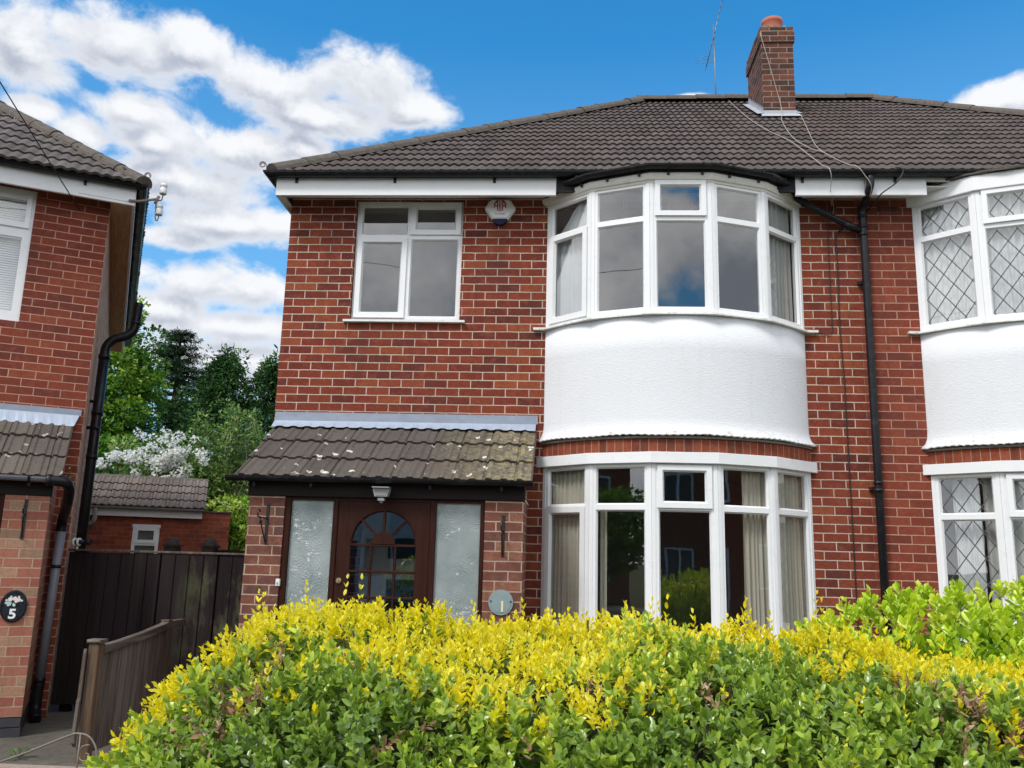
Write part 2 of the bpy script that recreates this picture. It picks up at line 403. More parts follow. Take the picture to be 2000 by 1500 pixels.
class MB:
    def __init__(s):
        s.v, s.f, s.uv, s.sm, s.mi = [], [], [], [], []
        s.fr = None
        s.m = 0
    def frame(s, O, T, N):
        s.fr = (Vector(O), Vector(T).normalized(), Vector(N).normalized())
        return s
    def P(s, p):
        if s.fr is None:
            return tuple(p)
        O, T, N = s.fr
        q = O + T * p[0] + N * p[1]
        return (q.x, q.y, q.z + p[2])
    def face(s, pts, uv=None, smooth=False):
        i0 = len(s.v)
        w = [s.P(p) for p in pts]
        s.v += w
        s.f.append(tuple(range(i0, i0 + len(pts))))
        if uv is None:
            a, b, c = Vector(w[0]), Vector(w[1]), Vector(w[2])
            n = (b - a).cross(c - a)
            if len(w) > 3 and n.length < 1e-9:
                n = (c - a).cross(Vector(w[3]) - a)
            if n.length > 0:
                n.normalize()
            if abs(n.z) > 0.8:
                uv = [(p[0], p[1]) for p in w]
            else:
                t = Vector((-n.y, n.x, 0))
                t = t.normalized() if t.length > 1e-6 else Vector((1, 0, 0))
                if t.x < -1e-6 or (abs(t.x) < 1e-6 and t.y < 0):
                    t = -t
                uv = [(p[0] * t.x + p[1] * t.y, p[2]) for p in w]
        s.uv.append(uv)
        s.sm.append(smooth)
        s.mi.append(s.m)
    def box(s, x0, x1, y0, y1, z0, z1):
        a = [(x0, y0, z0), (x1, y0, z0), (x1, y1, z0), (x0, y1, z0), (x0, y0, z1), (x1, y0, z1), (x1, y1, z1), (x0, y1, z1)]
        for q in ((0, 3, 2, 1), (4, 5, 6, 7), (0, 1, 5, 4), (1, 2, 6, 5), (2, 3, 7, 6), (3, 0, 4, 7)):
            s.face([a[i] for i in q])
        return s
    def cbox(s, x0, x1, y0, y1, z0, z1, c=0.004):
        """box with its four long front edges chamfered (front = y0)"""
        s.face([(x0 + c, y0, z0 + c), (x1 - c, y0, z0 + c), (x1 - c, y0, z1 - c), (x0 + c, y0, z1 - c)])
        s.face([(x0, y0 + c, z0), (x1, y0 + c, z0), (x1 - c, y0, z0 + c), (x0 + c, y0, z0 + c)])
        s.face([(x1, y0 + c, z0), (x1, y0 + c, z1), (x1 - c, y0, z1 - c), (x1 - c, y0, z0 + c)])
        s.face([(x1, y0 + c, z1), (x0, y0 + c, z1), (x0 + c, y0, z1 - c), (x1 - c, y0, z1 - c)])
        s.face([(x0, y0 + c, z1), (x0, y0 + c, z0), (x0 + c, y0, z0 + c), (x0 + c, y0, z1 - c)])
        a = [(x0, y0 + c, z0), (x1, y0 + c, z0), (x1, y1, z0), (x0, y1, z0), (x0, y0 + c, z1), (x1, y0 + c, z1), (x1, y1, z1), (x0, y1, z1)]
        for q in ((0, 3, 2, 1), (4, 5, 6, 7), (1, 2, 6, 5), (2, 3, 7, 6), (3, 0, 4, 7)):
            s.face([a[i] for i in q])
        return s
    def prism(s, pts, d0, d1, axis='y', smooth=False):
        """extrude a polygon given in (x,z) along y (or (y,z) along x, or (x,y) along z)"""
        def mk(p, d):
            return (p[0], d, p[1]) if axis == 'y' else ((d, p[0], p[1]) if axis == 'x' else (p[0], p[1], d))
        s.face([mk(p, d0) for p in pts])
        s.face([mk(p, d1) for p in reversed(pts)])
        n = len(pts)
        for i in range(n):
            a, b = pts[i], pts[(i + 1) % n]
            s.face([mk(a, d0), mk(a, d1), mk(b, d1), mk(b, d0)], smooth=smooth)
        return s
    def tube(s, path, r, n=8, caps=True, radii=None):
        path = [Vector(s.P(p)) for p in path]
        fr, s.fr = s.fr, None
        rings = []
        prev = None
        for i, p in enumerate(path):
            d = (path[min(i + 1, len(path) - 1)] - path[max(i - 1, 0)])
            d = d.normalized() if d.length > 1e-9 else Vector((0, 0, 1))
            if prev is None:
                a = d.cross(Vector((0, 0, 1)))
                if a.length < 0.05:
                    a = d.cross(Vector((1, 0, 0)))
            else:
                a = prev - d * prev.dot(d)
                if a.length < 1e-6:
                    a = d.cross(Vector((1, 0, 0)))
            a.normalize()
            prev = a
            b = d.cross(a)
            rr = radii[i] if radii else r
            rings.append([p + (a * math.cos(2 * PI * k / n) + b * math.sin(2 * PI * k / n)) * rr for k in range(n)])
        for i in range(len(rings) - 1):
            for k in range(n):
                k2 = (k + 1) % n
                s.face([rings[i][k], rings[i][k2], rings[i + 1][k2], rings[i + 1][k]], smooth=True)
        if caps:
            s.face(list(reversed(rings[0])))
            s.face(rings[-1])
        s.fr = fr
        return s
    def lathe(s, prof, c, n=20, smooth=True):
        """prof: (r,z) list, around vertical axis at c"""
        for i in range(len(prof) - 1):
            (r0, z0), (r1, z1) = prof[i], prof[i + 1]
            for k in range(n):
                a, b = 2 * PI * k / n, 2 * PI * (k + 1) / n
                p = [(c[0] + r0 * math.cos(a), c[1] + r0 * math.sin(a), c[2] + z0), (c[0] + r0 * math.cos(b), c[1] + r0 * math.sin(b), c[2] + z0),
                     (c[0] + r1 * math.cos(b), c[1] + r1 * math.sin(b), c[2] + z1), (c[0] + r1 * math.cos(a), c[1] + r1 * math.sin(a), c[2] + z1)]
                if r0 < 1e-6:
                    p = [p[0], p[2], p[3]]
                elif r1 < 1e-6:
                    p = p[:3]
                s.face(p, smooth=smooth)
        return s
    def sweep(s, prof, path, closed_prof=True, caps=True, smooth_path=False, smooth_prof=False):
        """prof: (outward offset, height); path: horizontal polyline, outward = right of travel"""
        n = len(path)
        P = [Vector((p[0], p[1], 0)) for p in path]
        Z = [p[2] if len(p) > 2 else 0.0 for p in path]
        rings, L = [], [0.0]
        for i in range(n):
            a = (P[i] - P[i - 1]).normalized() if i > 0 else None
            b = (P[i + 1] - P[i]).normalized() if i < n - 1 else None
            a = a or b
            b = b or a
            na, nb = Vector((a.y, -a.x, 0)), Vector((b.y, -b.x, 0))
            m = (na + nb).normalized()
            m = m / max(0.3, m.dot(na))
            rings.append([(P[i].x + m.x * o, P[i].y + m.y * o, Z[i] + h) for o, h in prof])
            if i:
                L.append(L[-1] + (P[i] - P[i - 1]).length)
        k = len(prof)
        rng_ = range(k) if closed_prof else range(k - 1)
        per = [0.0]
        for j in range(k):
            a, b = prof[j], prof[(j + 1) % k]
            per.append(per[-1] + math.hypot(a[0] - b[0], a[1] - b[1]))
        for i in range(n - 1):
            for j in rng_:
                j2 = (j + 1) % k
                vert = abs(prof[j][1] - prof[j2][1]) > abs(prof[j][0] - prof[j2][0])
                va, vb = (rings[i][j][2], rings[i][j2][2]) if vert else (per[j], per[j + 1])
                s.face([rings[i][j], rings[i + 1][j], rings[i + 1][j2], rings[i][j2]],
                       uv=[(L[i], va), (L[i + 1], va), (L[i + 1], vb), (L[i], vb)], smooth=smooth_path or smooth_prof)
        if caps and closed_prof:
            s.face(rings[0])
            s.face(list(reversed(rings[-1])))
        return s
    def wall(s, w0, w1, z0, z1, holes=(), reveal=0.0):
        """wall in the frame plane o=0, t from w0..w1, rectangular holes with reveals going to o=-reveal"""
        ts = sorted({w0, w1, *[h[0] for h in holes], *[h[1] for h in holes]})
        zs = sorted({z0, z1, *[h[2] for h in holes], *[h[3] for h in holes]})
        ts = [t for t in ts if w0 - 1e-9 <= t <= w1 + 1e-9]
        zs = [z for z in zs if z0 - 1e-9 <= z <= z1 + 1e-9]
        for i in range(len(ts) - 1):
            for j in range(len(zs) - 1):
                tc, zc = (ts[i] + ts[i + 1]) / 2, (zs[j] + zs[j + 1]) / 2
                if any(h[0] < tc < h[1] and h[2] < zc < h[3] for h in holes):
                    continue
                s.face([(ts[i], 0, zs[j]), (ts[i + 1], 0, zs[j]), (ts[i + 1], 0, zs[j + 1]), (ts[i], 0, zs[j + 1])])
        if reveal:
            for h in holes:
                a, b, c, d = h[:4]
                s.face([(a, 0, c), (a, -reveal, c), (a, -reveal, d), (a, 0, d)])
                s.face([(b, 0, c), (b, 0, d), (b, -reveal, d), (b, -reveal, c)])
                s.face([(a, 0, d), (a, -reveal, d), (b, -reveal, d), (b, 0, d)])
                s.face([(a, 0, c), (b, 0, c), (b, -reveal, c), (a, -reveal, c)])
        return s
    def bead(s, a, b, c, d, o0, o1, w):
        """bevelled ring inside opening a..b, c..d from offset o0 at the opening edge to o1 inset by w"""
        A = [(a, o0, c), (b, o0, c), (b, o0, d), (a, o0, d)]
        B = [(a + w, o1, c + w), (b - w, o1, c + w), (b - w, o1, d - w), (a + w, o1, d - w)]
        for i in range(4):
            j = (i + 1) % 4
            s.face([A[i], A[j], B[j], B[i]])
        return s
    def build(s, name, mat, parent=None):
        me = bpy.data.meshes.new(name)
        me.from_pydata(s.v, [], s.f)
        uvl = me.uv_layers.new(name='UVMap')
        flat = [c for f in s.uv for p in f for c in p]
        uvl.data.foreach_set('uv', flat)
        me.polygons.foreach_set('use_smooth', s.sm)
        o = link(name, me, mat, parent)
        if any(s.mi):
            me.polygons.foreach_set('material_index', s.mi)
        if any(s.sm):
            # weld so that smooth shading works
            import bmesh
            bm = bmesh.new()
            bm.from_mesh(me)
            bmesh.ops.remove_doubles(bm, verts=bm.verts, dist=1e-5)
            bm.to_mesh(me)
            bm.free()
        me.update()
        return o

def bez(pts, n=6):
    """Catmull-Rom through the points"""
    P = [Vector(p) for p in pts]
    out = []
    for i in range(len(P) - 1):
        p0, p1, p2, p3 = P[max(i - 1, 0)], P[i], P[i + 1], P[min(i + 2, len(P) - 1)]
        for k in range(n):
            t = k / n
            out.append(0.5 * ((2 * p1) + (-p0 + p2) * t + (2 * p0 - 5 * p1 + 4 * p2 - p3) * t * t + (-p0 + 3 * p1 - 3 * p2 + p3) * t ** 3))
    out.append(P[-1])
    return out

def text_mesh(name, body, size, O, T, N, mat, parent, ext=0.003, bold=0.0, sx=1.0):
    cu = bpy.data.curves.new('lettering_curve', 'FONT')
    cu.body = body
    cu.size = size
    cu.extrude = ext
    cu.offset = bold
    cu.align_x = 'CENTER'
    cu.align_y = 'CENTER'
    tmp = bpy.data.objects.new('lettering_tmp', cu)
    COL.objects.link(tmp)
    dg = bpy.context.evaluated_depsgraph_get()
    dg.update()
    me = bpy.data.meshes.new_from_object(tmp.evaluated_get(dg))
    bpy.data.objects.remove(tmp)
    bpy.data.curves.remove(cu)
    T, N = Vector(T).normalized(), Vector(N).normalized()
    mtx = Matrix(((T.x * sx, 0, N.x, O[0]), (T.y * sx, 0, N.y, O[1]), (0, 1, 0, O[2]), (0, 0, 0, 1)))
    me.transform(mtx)
    me.materials.clear()
    return link(name, me, mat, parent)

# ------------------------------------------------------------------ roof tiles
def tiles(mb, O, U, V, ulen, nv, gauge, roll, uL=None, uR=None, amp=0.02, step=0.022, shape='sin', rolls=2, spr=8, jit=0.003):
    """tiled slope. O eaves corner, U along eaves, V up the slope; nv courses; uL/uR(v) side limits"""
    O, U, V = Vector(O), Vector(U).normalized(), Vector(V).normalized()
    N = U.cross(V).normalized()
    if N.z < 0:
        N = -N
    tw = roll * rolls
    for k in range(nv):
        v0, v1 = k * gauge, (k + 1) * gauge + 0.03
        vm = v0 + gauge * 0.5
        a = uL(vm) if uL else 0.0
        b = uR(vm) if uR else ulen
        if b - a < 0.05:
            continue
        i0, i1 = math.floor(a / roll * spr), math.ceil(b / roll * spr)
        pts = []
        for i in range(i0, i1 + 1):
            u = i * roll / spr
            t = (u / roll) % 1.0
            ti = math.floor((u + 1e-6) / tw)
            rr = random.Random(ti * 7919 + k * 104729)
            dv, dh = (rr.random() - 0.5) * 2 * jit * 2, (rr.random() - 0.5) * jit
            if shape == 'sin':
                h = amp * (0.5 - 0.5 * math.cos(2 * PI * t)) ** 0.8
            else:
                def sst(x, e0, e1):
                    q = min(1, max(0, (x - e0) / (e1 - e0)))
                    return q * q * (3 - 2 * q)
                h = amp * (sst(t, 0.02, 0.14) - sst(t, 0.42, 0.56))
                tt = ((u + 1e-6) / tw) % 1.0
                if tt < 0.045 or tt > 0.99:
                    h -= 0.012
            uu = min(max(u, a), b)
            pts.append((uu, h + dh, dv, ti))
        for i in range(len(pts) - 1):
            (ua, ha, da, ta), (ub, hb, db, tb) = pts[i], pts[i + 1]
            if ub - ua < 1e-6:
                continue
            A0 = O + U * ua + V * (v0 + da) + N * (ha + step)
            B0 = O + U * ub + V * (v0 + da) + N * (hb + step)
            A1 = O + U * ua + V * v1 + N * ha
            B1 = O + U * ub + V * v1 + N * hb
            A2 = O + U * ua + V * (v0 + da + 0.006) + N * (ha + step - 0.030)
            B2 = O + U * ub + V * (v0 + da + 0.006) + N * (hb + step - 0.030)
            uva, uvb = ta + 0.3, ta + 0.6
            mb.face([A0, B0, B1, A1], uv=[(uva, k + .2), (uvb, k + .2), (uvb, k + .8), (uva, k + .8)])
            mb.face([A2, B2, B0, A0], uv=[(uva, k + .2), (uvb, k + .2), (uvb, k + .3), (uva, k + .3)])

def ridge_run(mb, A, B, r=0.11, seg=0.38, n=8):
    A, B = Vector(A), Vector(B)
    d = B - A
    L = d.length
    d.normalize()
    side = d.cross(Vector((0, 0, 1))).normalized()
    up = side.cross(d).normalized()
    k = max(1, int(L / seg))
    for i in range(k):
        p0, p1 = A + d * (L * i / k - 0.015), A + d * (L * (i + 1) / k)
        dr = random.uniform(-0.004, 0.006)
        rr0, rr1 = r + 0.008 + dr, r + dr
        ring = lambda p, q: [p + side * (q * 1.1 * math.cos(PI * j / n)) + up * (q * math.sin(PI * j / n) - 0.045) for j in range(n + 1)]
        a, b = ring(p0, rr0), ring(p1, rr1)
        for j in range(n):
            mb.face([a[j], b[j], b[j + 1], a[j + 1]], smooth=False)
        mb.face(list(reversed(a)))
        mb.face(b)

def gutter_prof(r=0.055, n=8):
    out = [(r + r * math.cos(PI + PI * k / n), r * math.sin(PI + PI * k / n)) for k in range(n + 1)]
    ri = r - 0.006
    inn = [(r + ri * math.cos(2 * PI - PI * k / n), ri * math.sin(2 * PI - PI * k / n)) for k in range(n + 1)]
    return out + inn

def gutter_brackets(parent, frame_list, r=0.055, w=0.022, mat=None):
    """(O, T, N) with O on the fascia face at gutter rim height"""
    for O, T, N in frame_list:
        mb = MB().frame(O, T, N)
        n = 8
        for k in range(n):
            a, b = PI + PI * k / n, PI + PI * (k + 1) / n
            q = r + 0.005
            mb.face([(-w / 2, r + q * math.cos(a), q * math.sin(a)), (w / 2, r + q * math.cos(a), q * math.sin(a)),
                     (w / 2, r + q * math.cos(b), q * math.sin(b)), (-w / 2, r + q * math.cos(b), q * math.sin(b))])
        mb.box(-w * 0.6, w * 0.6, -0.002, 0.014, -r - 0.04, -r + 0.02)
        mb.box(-w / 2, w / 2, 2 * r - 0.004, 2 * r + 0.008, -0.01, 0.006)
        mb.build('gutter_bracket', mat or M['black'], parent)

# ------------------------------------------------------------------ leaves
LEAF = np.array([[0, 0, 0], [0.30, 0.5, 0.10], [0.68, 0.42, 0.07], [1, 0, -0.06], [0.68, -0.42, 0.07], [0.30, -0.5, 0.10], [0.32, 0, 0], [0.68, 0, 0]])
LFACE = np.array([[0, 6, 1, 1], [6, 7, 2, 1], [7, 3, 2, 2], [0, 5, 6, 6], [5, 4, 7, 6], [4, 3, 7, 7]])
LEAF_OB = np.array([[0, 0, 0], [0.45, 0.40, 0.07], [0.78, 0.46, 0.05], [1, 0, -0.05], [0.78, -0.46, 0.05], [0.45, -0.40, 0.07], [0.45, 0, 0], [0.78, 0, -0.01]])
CARD = np.array([[0, 0, 0], [0.5, 0.5, 0.06], [1, 0, 0], [0.5, -0.5, 0.06]])

def norm(a):
    return a / np.maximum(np.linalg.norm(a, axis=1, keepdims=True), 1e-9)

def leaves(name, pos, axis, nrm, length, width, tint, mat, parent=None, kind='leaf'):
    n = len(pos)
    X = norm(axis)
    Zv = norm(nrm - X * np.sum(nrm * X, axis=1, keepdims=True))
    Y = np.cross(Zv, X)
    T = CARD if kind == 'card' else (LEAF_OB if kind == 'obovate' else LEAF)
    k = len(T)
    V = (pos[:, None, :] + X[:, None, :] * (T[None, :, 0:1] * length[:, None, None]) + Y[:, None, :] * (T[None, :, 1:2] * width[:, None, None])
         + Zv[:, None, :] * (T[None, :, 2:3] * length[:, None, None]))
    V = V.reshape(-1, 3)
    me = bpy.data.meshes.new(name)
    if kind == 'card':
        F = np.arange(n * 4).reshape(-1, 4)
        loops = F.ravel()
        starts = np.arange(n) * 4
        tots = np.full(n, 4)
        tf = tint
    else:
        base = (np.arange(n) * k)[:, None]
        tri = np.array([[0, 6, 1], [7, 3, 2], [0, 5, 6], [4, 3, 7]])
        quad = np.array([[6, 7, 2, 1], [5, 4, 7, 6]])
        lt = (base[:, None, :] + tri[None]).reshape(n, -1)
        lq = (base[:, None, :] + quad[None]).reshape(n, -1)
        loops = np.concatenate([lt, lq], axis=1).ravel()
        tots = np.tile(np.array([3, 3, 3, 3, 4, 4]), n)
        starts = np.concatenate([[0], np.cumsum(tots)[:-1]])
        tf = np.repeat(tint, 6)
    me.vertices.add(len(V))
    me.vertices.foreach_set('co', V.ravel())
    me.loops.add(len(loops))
    me.loops.foreach_set('vertex_index', loops.astype(np.int32))
    me.polygons.add(len(tots))
    me.polygons.foreach_set('loop_start', starts.astype(np.int32))
    at = me.attributes.new('tint', 'FLOAT', 'FACE')
    at.data.foreach_set('value', tf.astype(np.float32))
    me.update(calc_edges=True)
    return link(name, me, mat, parent)

def rand_dirs(n):
    return norm(rng.normal(size=(n, 3)))
# ================================================================== MAIN HOUSE
FX, FN = (1, 0, 0), (0, -1, 0)
XL, XP = -2.856, 2.872           # left corner and party line
BR, BS = 1.588, 0.975            # bow radius and centre set-back
TH0 = R(52.1)

def bow(xm, n, ext=0.1):
    p = [(xm + BR * math.sin(-TH0 + 2 * TH0 * k / n), BS - BR * math.cos(-TH0 + 2 * TH0 * k / n)) for k in range(n + 1)]
    if ext:
        a, b = Vector(p[0]), Vector(p[1])
        c, d = Vector(p[-1]), Vector(p[-2])
        p = [tuple(a + (a - b).normalized() * ext)] + p[1:-1] + [tuple(c + (c - d).normalized() * ext)]
    return p

def facets(xm):
    p = bow(xm, 5, 0)
    out = []
    for k in range(5):
        a, b = Vector((*p[k], 0)), Vector((*p[k + 1], 0))
        t = (b - a).normalized()
        out.append((a, t, Vector((t.y, -t.x, 0)), (b - a).length))
    return out

def pane(mb, a, b, c, d, o):
    mb.face([(a, o, c), (b, o, c), (b, o, d), (a, o, d)])

def lattice(mb, a, b, c, d, o, dx=0.165, dz=0.225, w=0.0045, ph=0.0):
    """diamond leading clipped to the pane"""
    sl = dz / dx
    for sgn in (1, -1):
        k0 = int((-(b - a) * sl - dz) / dz) - 1
        for k in range(k0 - 1, int((d - c + (b - a) * sl) / dz) + 3):
            z_at = lambda t: c + k * dz + ph + sgn * sl * (t - a)
            pts = []
            for t in np.linspace(a, b, 61):
                z = z_at(t)
                if c <= z <= d:
                    pts.append((t, z))
            if len(pts) < 3:
                continue
            (t0, q0), (t1, q1) = pts[0], pts[-1]
            dxn, dzn = t1 - t0, q1 - q0
            L = math.hypot(dxn, dzn)
            nx, nz = -dzn / L * w, dxn / L * w
            mb.face([(t0 - nx, o, q0 - nz), (t1 - nx, o, q1 - nz), (t1 + nx, o, q1 + nz), (t0 + nx, o, q0 + nz)])

def bow_window(parent, name, xm, z0, z1, lv, top_casement=2, low_casement=None, leaded=False, glass=None, used=range(5)):
    """five-light bow window. lv: dict of glazing levels"""
    frame = MB()
    fs = facets(xm)
    panes, extra, leads = [], [], []
    for k in used:
        A, T, N, w = fs[k]
        frame.frame(A, T, N)
        # corner posts, stiles, head, bottom rail
        for t0, t1, oo in ((0.0, 0.034, 0.007), (0.034, 0.060, 0.0), (w - 0.060, w - 0.034, 0.0), (w - 0.034, w, 0.007)):
            frame.box(t0, t1, -0.06, oo, z0, z1)
        a, b = 0.060, w - 0.060
        zt0, zt1 = lv['tran']
        frame.box(a, b, -0.06, 0.0, z1 - 0.028, z1)
        frame.box(a, b, -0.06, 0.0, z0, z0 + 0.040)
        frame.box(a, b, -0.06, 0.0, zt0, zt1)
        # top light
        mbp = MB().frame(A, T, N)
        if k == top_casement:
            cs = MB().frame(A, T, N)
            ca, cb, cc, cd = 0.050, w - 0.050, lv['cas'][0], lv['cas'][1]
            fw = 0.044
            for q in ((ca, ca + fw, cc, cd), (cb - fw, cb, cc, cd), (ca + fw, cb - fw, cc, cc + fw), (ca + fw, cb - fw, cd - fw, cd)):
                cs.box(q[0], q[1], -0.01, 0.021, q[2], q[3])
            cs.bead(ca + fw, cb - fw, cc + fw, cd - fw, 0.021, -0.010, 0.016)
            extra.append((cs, 'casement'))
            pa, pb, pc, pd, po = ca + fw, cb - fw, cc + fw, cd - fw, -0.010
        else:
            pa, pb, pc, pd, po = a, b, zt1, z1 - 0.028, -0.022
            frame.bead(pa, pb, pc, pd, 0.0, po, 0.014)
        pane(mbp, pa, pb, pc, pd, po - 0.002)
        panes.append(mbp)
        if leaded:
            lm = MB().frame(A, T, N)
            lattice(lm, pa + 0.015, pb - 0.015, pc + 0.015, pd - 0.015, po + 0.001, ph=0.05)
            leads.append(lm)
        # lower light
        mbp = MB().frame(A, T, N)
        if k == low_casement:
            cs = MB().frame(A, T, N)
            ca, cb, cc, cd = 0.045, w - 0.045, z0 + 0.020, zt0 + 0.030
            fw = 0.052
            for q in ((ca, ca + fw, cc, cd), (cb - fw, cb, cc, cd), (ca + fw, cb - fw, cc, cc + fw), (ca + fw, cb - fw, cd - fw, cd)):
                cs.box(q[0], q[1], -0.01, 0.021, q[2], q[3])
            cs.bead(ca + fw, cb - fw, cc + fw, cd - fw, 0.021, -0.010, 0.016)
            extra.append((cs, 'casement'))
            pa, pb, pc, pd, po = ca + fw, cb - fw, cc + fw, cd - fw, -0.010
        else:
            pa, pb, pc, pd, po = a, b, z0 + 0.040, zt0, -0.022
            frame.bead(pa, pb, pc, pd, 0.0, po, 0.014)
        pane(mbp, pa, pb, pc, pd, po - 0.002)
        panes.append(mbp)
        if leaded:
            lm = MB().frame(A, T, N)
            lattice(lm, pa + 0.015, pb - 0.015, pc + 0.015, pd - 0.015, po + 0.001, ph=0.02)
            leads.append(lm)
    f = frame.build(name, M['upvc'], parent)
    for mb in panes:
        mb.build('pane', glass or M['glass'], f)
    for mb, nm in extra:
        mb.build(nm, M['upvc'], f)
    for mb in leads:
        mb.build('leading', M['came'], f)
    return f

UP = dict(tran=(4.735, 4.782), cas=(4.777, 5.131))
LO = dict(tran=(2.043, 2.088), cas=(2.062, 2.436))

def bow_trim(parent, xm, mirror=False, gutter=True):
    # painted render panel with bell-cast drip
    mb = MB()
    n = 150
    path = bow(xm, n, 0.06)
    mb.sweep([(0.004, 3.842), (0.004, 3.50), (0.004, 3.15), (0.004, 2.86), (0.008, 2.80), (0.022, 2.75), (0.052, 2.706), (0.060, 2.694), (0.048, 2.690), (-0.06, 2.70), (-0.06, 3.842)], path, smooth_path=True, caps=True)
    for i, v in enumerate(mb.v):
        if v[2] < 2.712 and v[1] < 0.02:
            ang = math.atan2(v[0] - xm, BS - v[1])
            s = ang * BR
            mb.v[i] = (v[0], v[1], v[2] + 0.011 * abs(math.sin(s * PI / 0.062)) + 0.004 * math.sin(s * 9))
    mb.build('render_panel', M['render'], parent)
    mb = MB()
    mb.sweep([(0.03, 2.692), (0.03, 2.672), (-0.05, 2.672), (-0.05, 2.692)], bow(xm, 60, 0.05), smooth_path=False)
    mb.build('drip_lath', M['mortar_cap'], parent)
    mb = MB()
    mb.sweep([(0.010, 2.674), (0.010, 2.553), (-0.09, 2.553), (-0.09, 2.674)], bow(xm, 60, 0.09))
    mb.build('soldier_course', M['brick_soldier'], parent)
    mb = MB()
    mb.sweep([(0.043, 2.550), (0.046, 2.547), (0.046, 2.455), (0.043, 2.452), (-0.06, 2.452), (-0.06, 2.550)], bow(xm, 5, 0.09))
    mb.build('window_header', M['upvc'], parent)
    mb = MB()
    mb.sweep([(-0.06, 3.843), (0.0, 3.846), (0.058, 3.824), (0.060, 3.808), (0.045, 3.806), (-0.06, 3.806)], bow(xm, 5, 0.09))
    for sx in (-1, 1):
        x0 = xm + sx * 1.20
        x1 = xm + sx * 1.38
        mb.box(min(x0, x1), max(x0, x1), -0.045, 0.0, 3.809, 3.832)
    mb.build('window_sill', M['sill'], parent)
    mb = MB()
    if gutter:
        prof = [(-0.06, 5.108), (0.010, 5.108), (0.016, 5.126), (0.030, 5.134), (0.040, 5.160), (0.042, 5.195), (-0.06, 5.195)]
        mat = M['cream']
    else:
        prof = [(-0.06, 5.112), (0.030, 5.112), (0.034, 5.118), (0.034, 5.262), (-0.06, 5.262)]
        mat = M['fascia']
    mb.sweep(prof, bow(xm, 5, 0.12))
    mb.build('cornice', mat, parent)
    # flat felt roof of the bow
    mb = MB()
    pts = bow(xm, 5, 0.0)
    zt = 5.21 if gutter else 5.275
    outer = [(xm + (p[0] - xm) * 1.03, p[1] * 1.06 - 0.02) for p in pts]
    mb.prism([(p[0], p[1]) for p in outer] + [(outer[-1][0], 0.0), (outer[0][0], 0.0)], zt - 0.012, zt + 0.012, axis='z')
    mb.build('bay_roof', M['black_felt'], parent)
    # brick base of the bow, floor and ceilings inside
    mb = MB()
    mb.sweep([(0.0, 0.0), (0.0, 0.93), (-0.1, 0.93), (-0.1, 0.0)], bow(xm, 40, 0.06))
    mb.build('bay_base', M['brick'], parent)
    mb = MB()
    mb.sweep([(-0.06, 0.930), (0.0, 0.952), (0.055, 0.930), (0.055, 0.912), (-0.06, 0.912)], bow(xm, 5, 0.09))
    mb.build('window_sill', M['sill'], parent)
    for z, nm in ((0.90, 'bay_floor'), (2.57, 'bay_ceiling'), (3.70, 'bay_floor'), (5.17, 'bay_ceiling')):
        mb = MB()
        mb.prism([(xm + (p[0] - xm) * 0.95, p[1] * 0.92) for p in pts], z, z + 0.02, axis='z')
        mb.build(nm, M['wallpaper'], parent)

house = thing('semi_detached_house', 'red brick semi-detached house with a dark brown porch door and plain glazed white bow windows', 'house', (0, 3.8, 0))
BX = 1.065
WIN = (-2.169, -1.058, 3.905, 5.193)
mb = MB().frame((0, 0, 0), FX, FN)
mb.wall(XL, XP, 0, 5.36, [WIN, (-0.165, 2.295, 3.85, 5.12), (-0.165, 2.295, 0.92, 2.56), (-1.92, -1.02, 0.02, 2.06)], 0.11)
mb.frame((XL, 0, 0), (0, 1, 0), (-1, 0, 0))
mb.wall(0, 8.0, 0, 5.36)
mb.frame((XL, 8.0, 0), FX, (0, 1, 0))
mb.wall(0, XP - XL, 0, 5.36)
mb.build('wall', M['brick'], house)
# rooms behind the windows
mb = MB()
for x0, x1 in ((XL + 0.12, -0.30), (-0.22, XP - 0.06)):
    for z0, z1 in ((0.12, 2.62), (2.78, 5.20)):
        mb.face([(x0, 3.2, z0), (x1, 3.2, z0), (x1, 3.2, z1), (x0, 3.2, z1)])
        mb.face([(x0, 0.12, z0), (x0, 3.2, z0), (x0, 3.2, z1), (x0, 0.12, z1)])
        mb.face([(x1, 0.12, z0), (x1, 3.2, z0), (x1, 3.2, z1), (x1, 0.12, z1)])
        mb.face([(x0, 0.12, z0), (x1, 0.12, z0), (x1, 3.2, z0), (x0, 3.2, z0)])
        mb.face([(x0, 0.12, z1), (x1, 0.12, z1), (x1, 3.2, z1), (x0, 3.2, z1)])
mb.build('room_lining', M['wallpaper'], house)

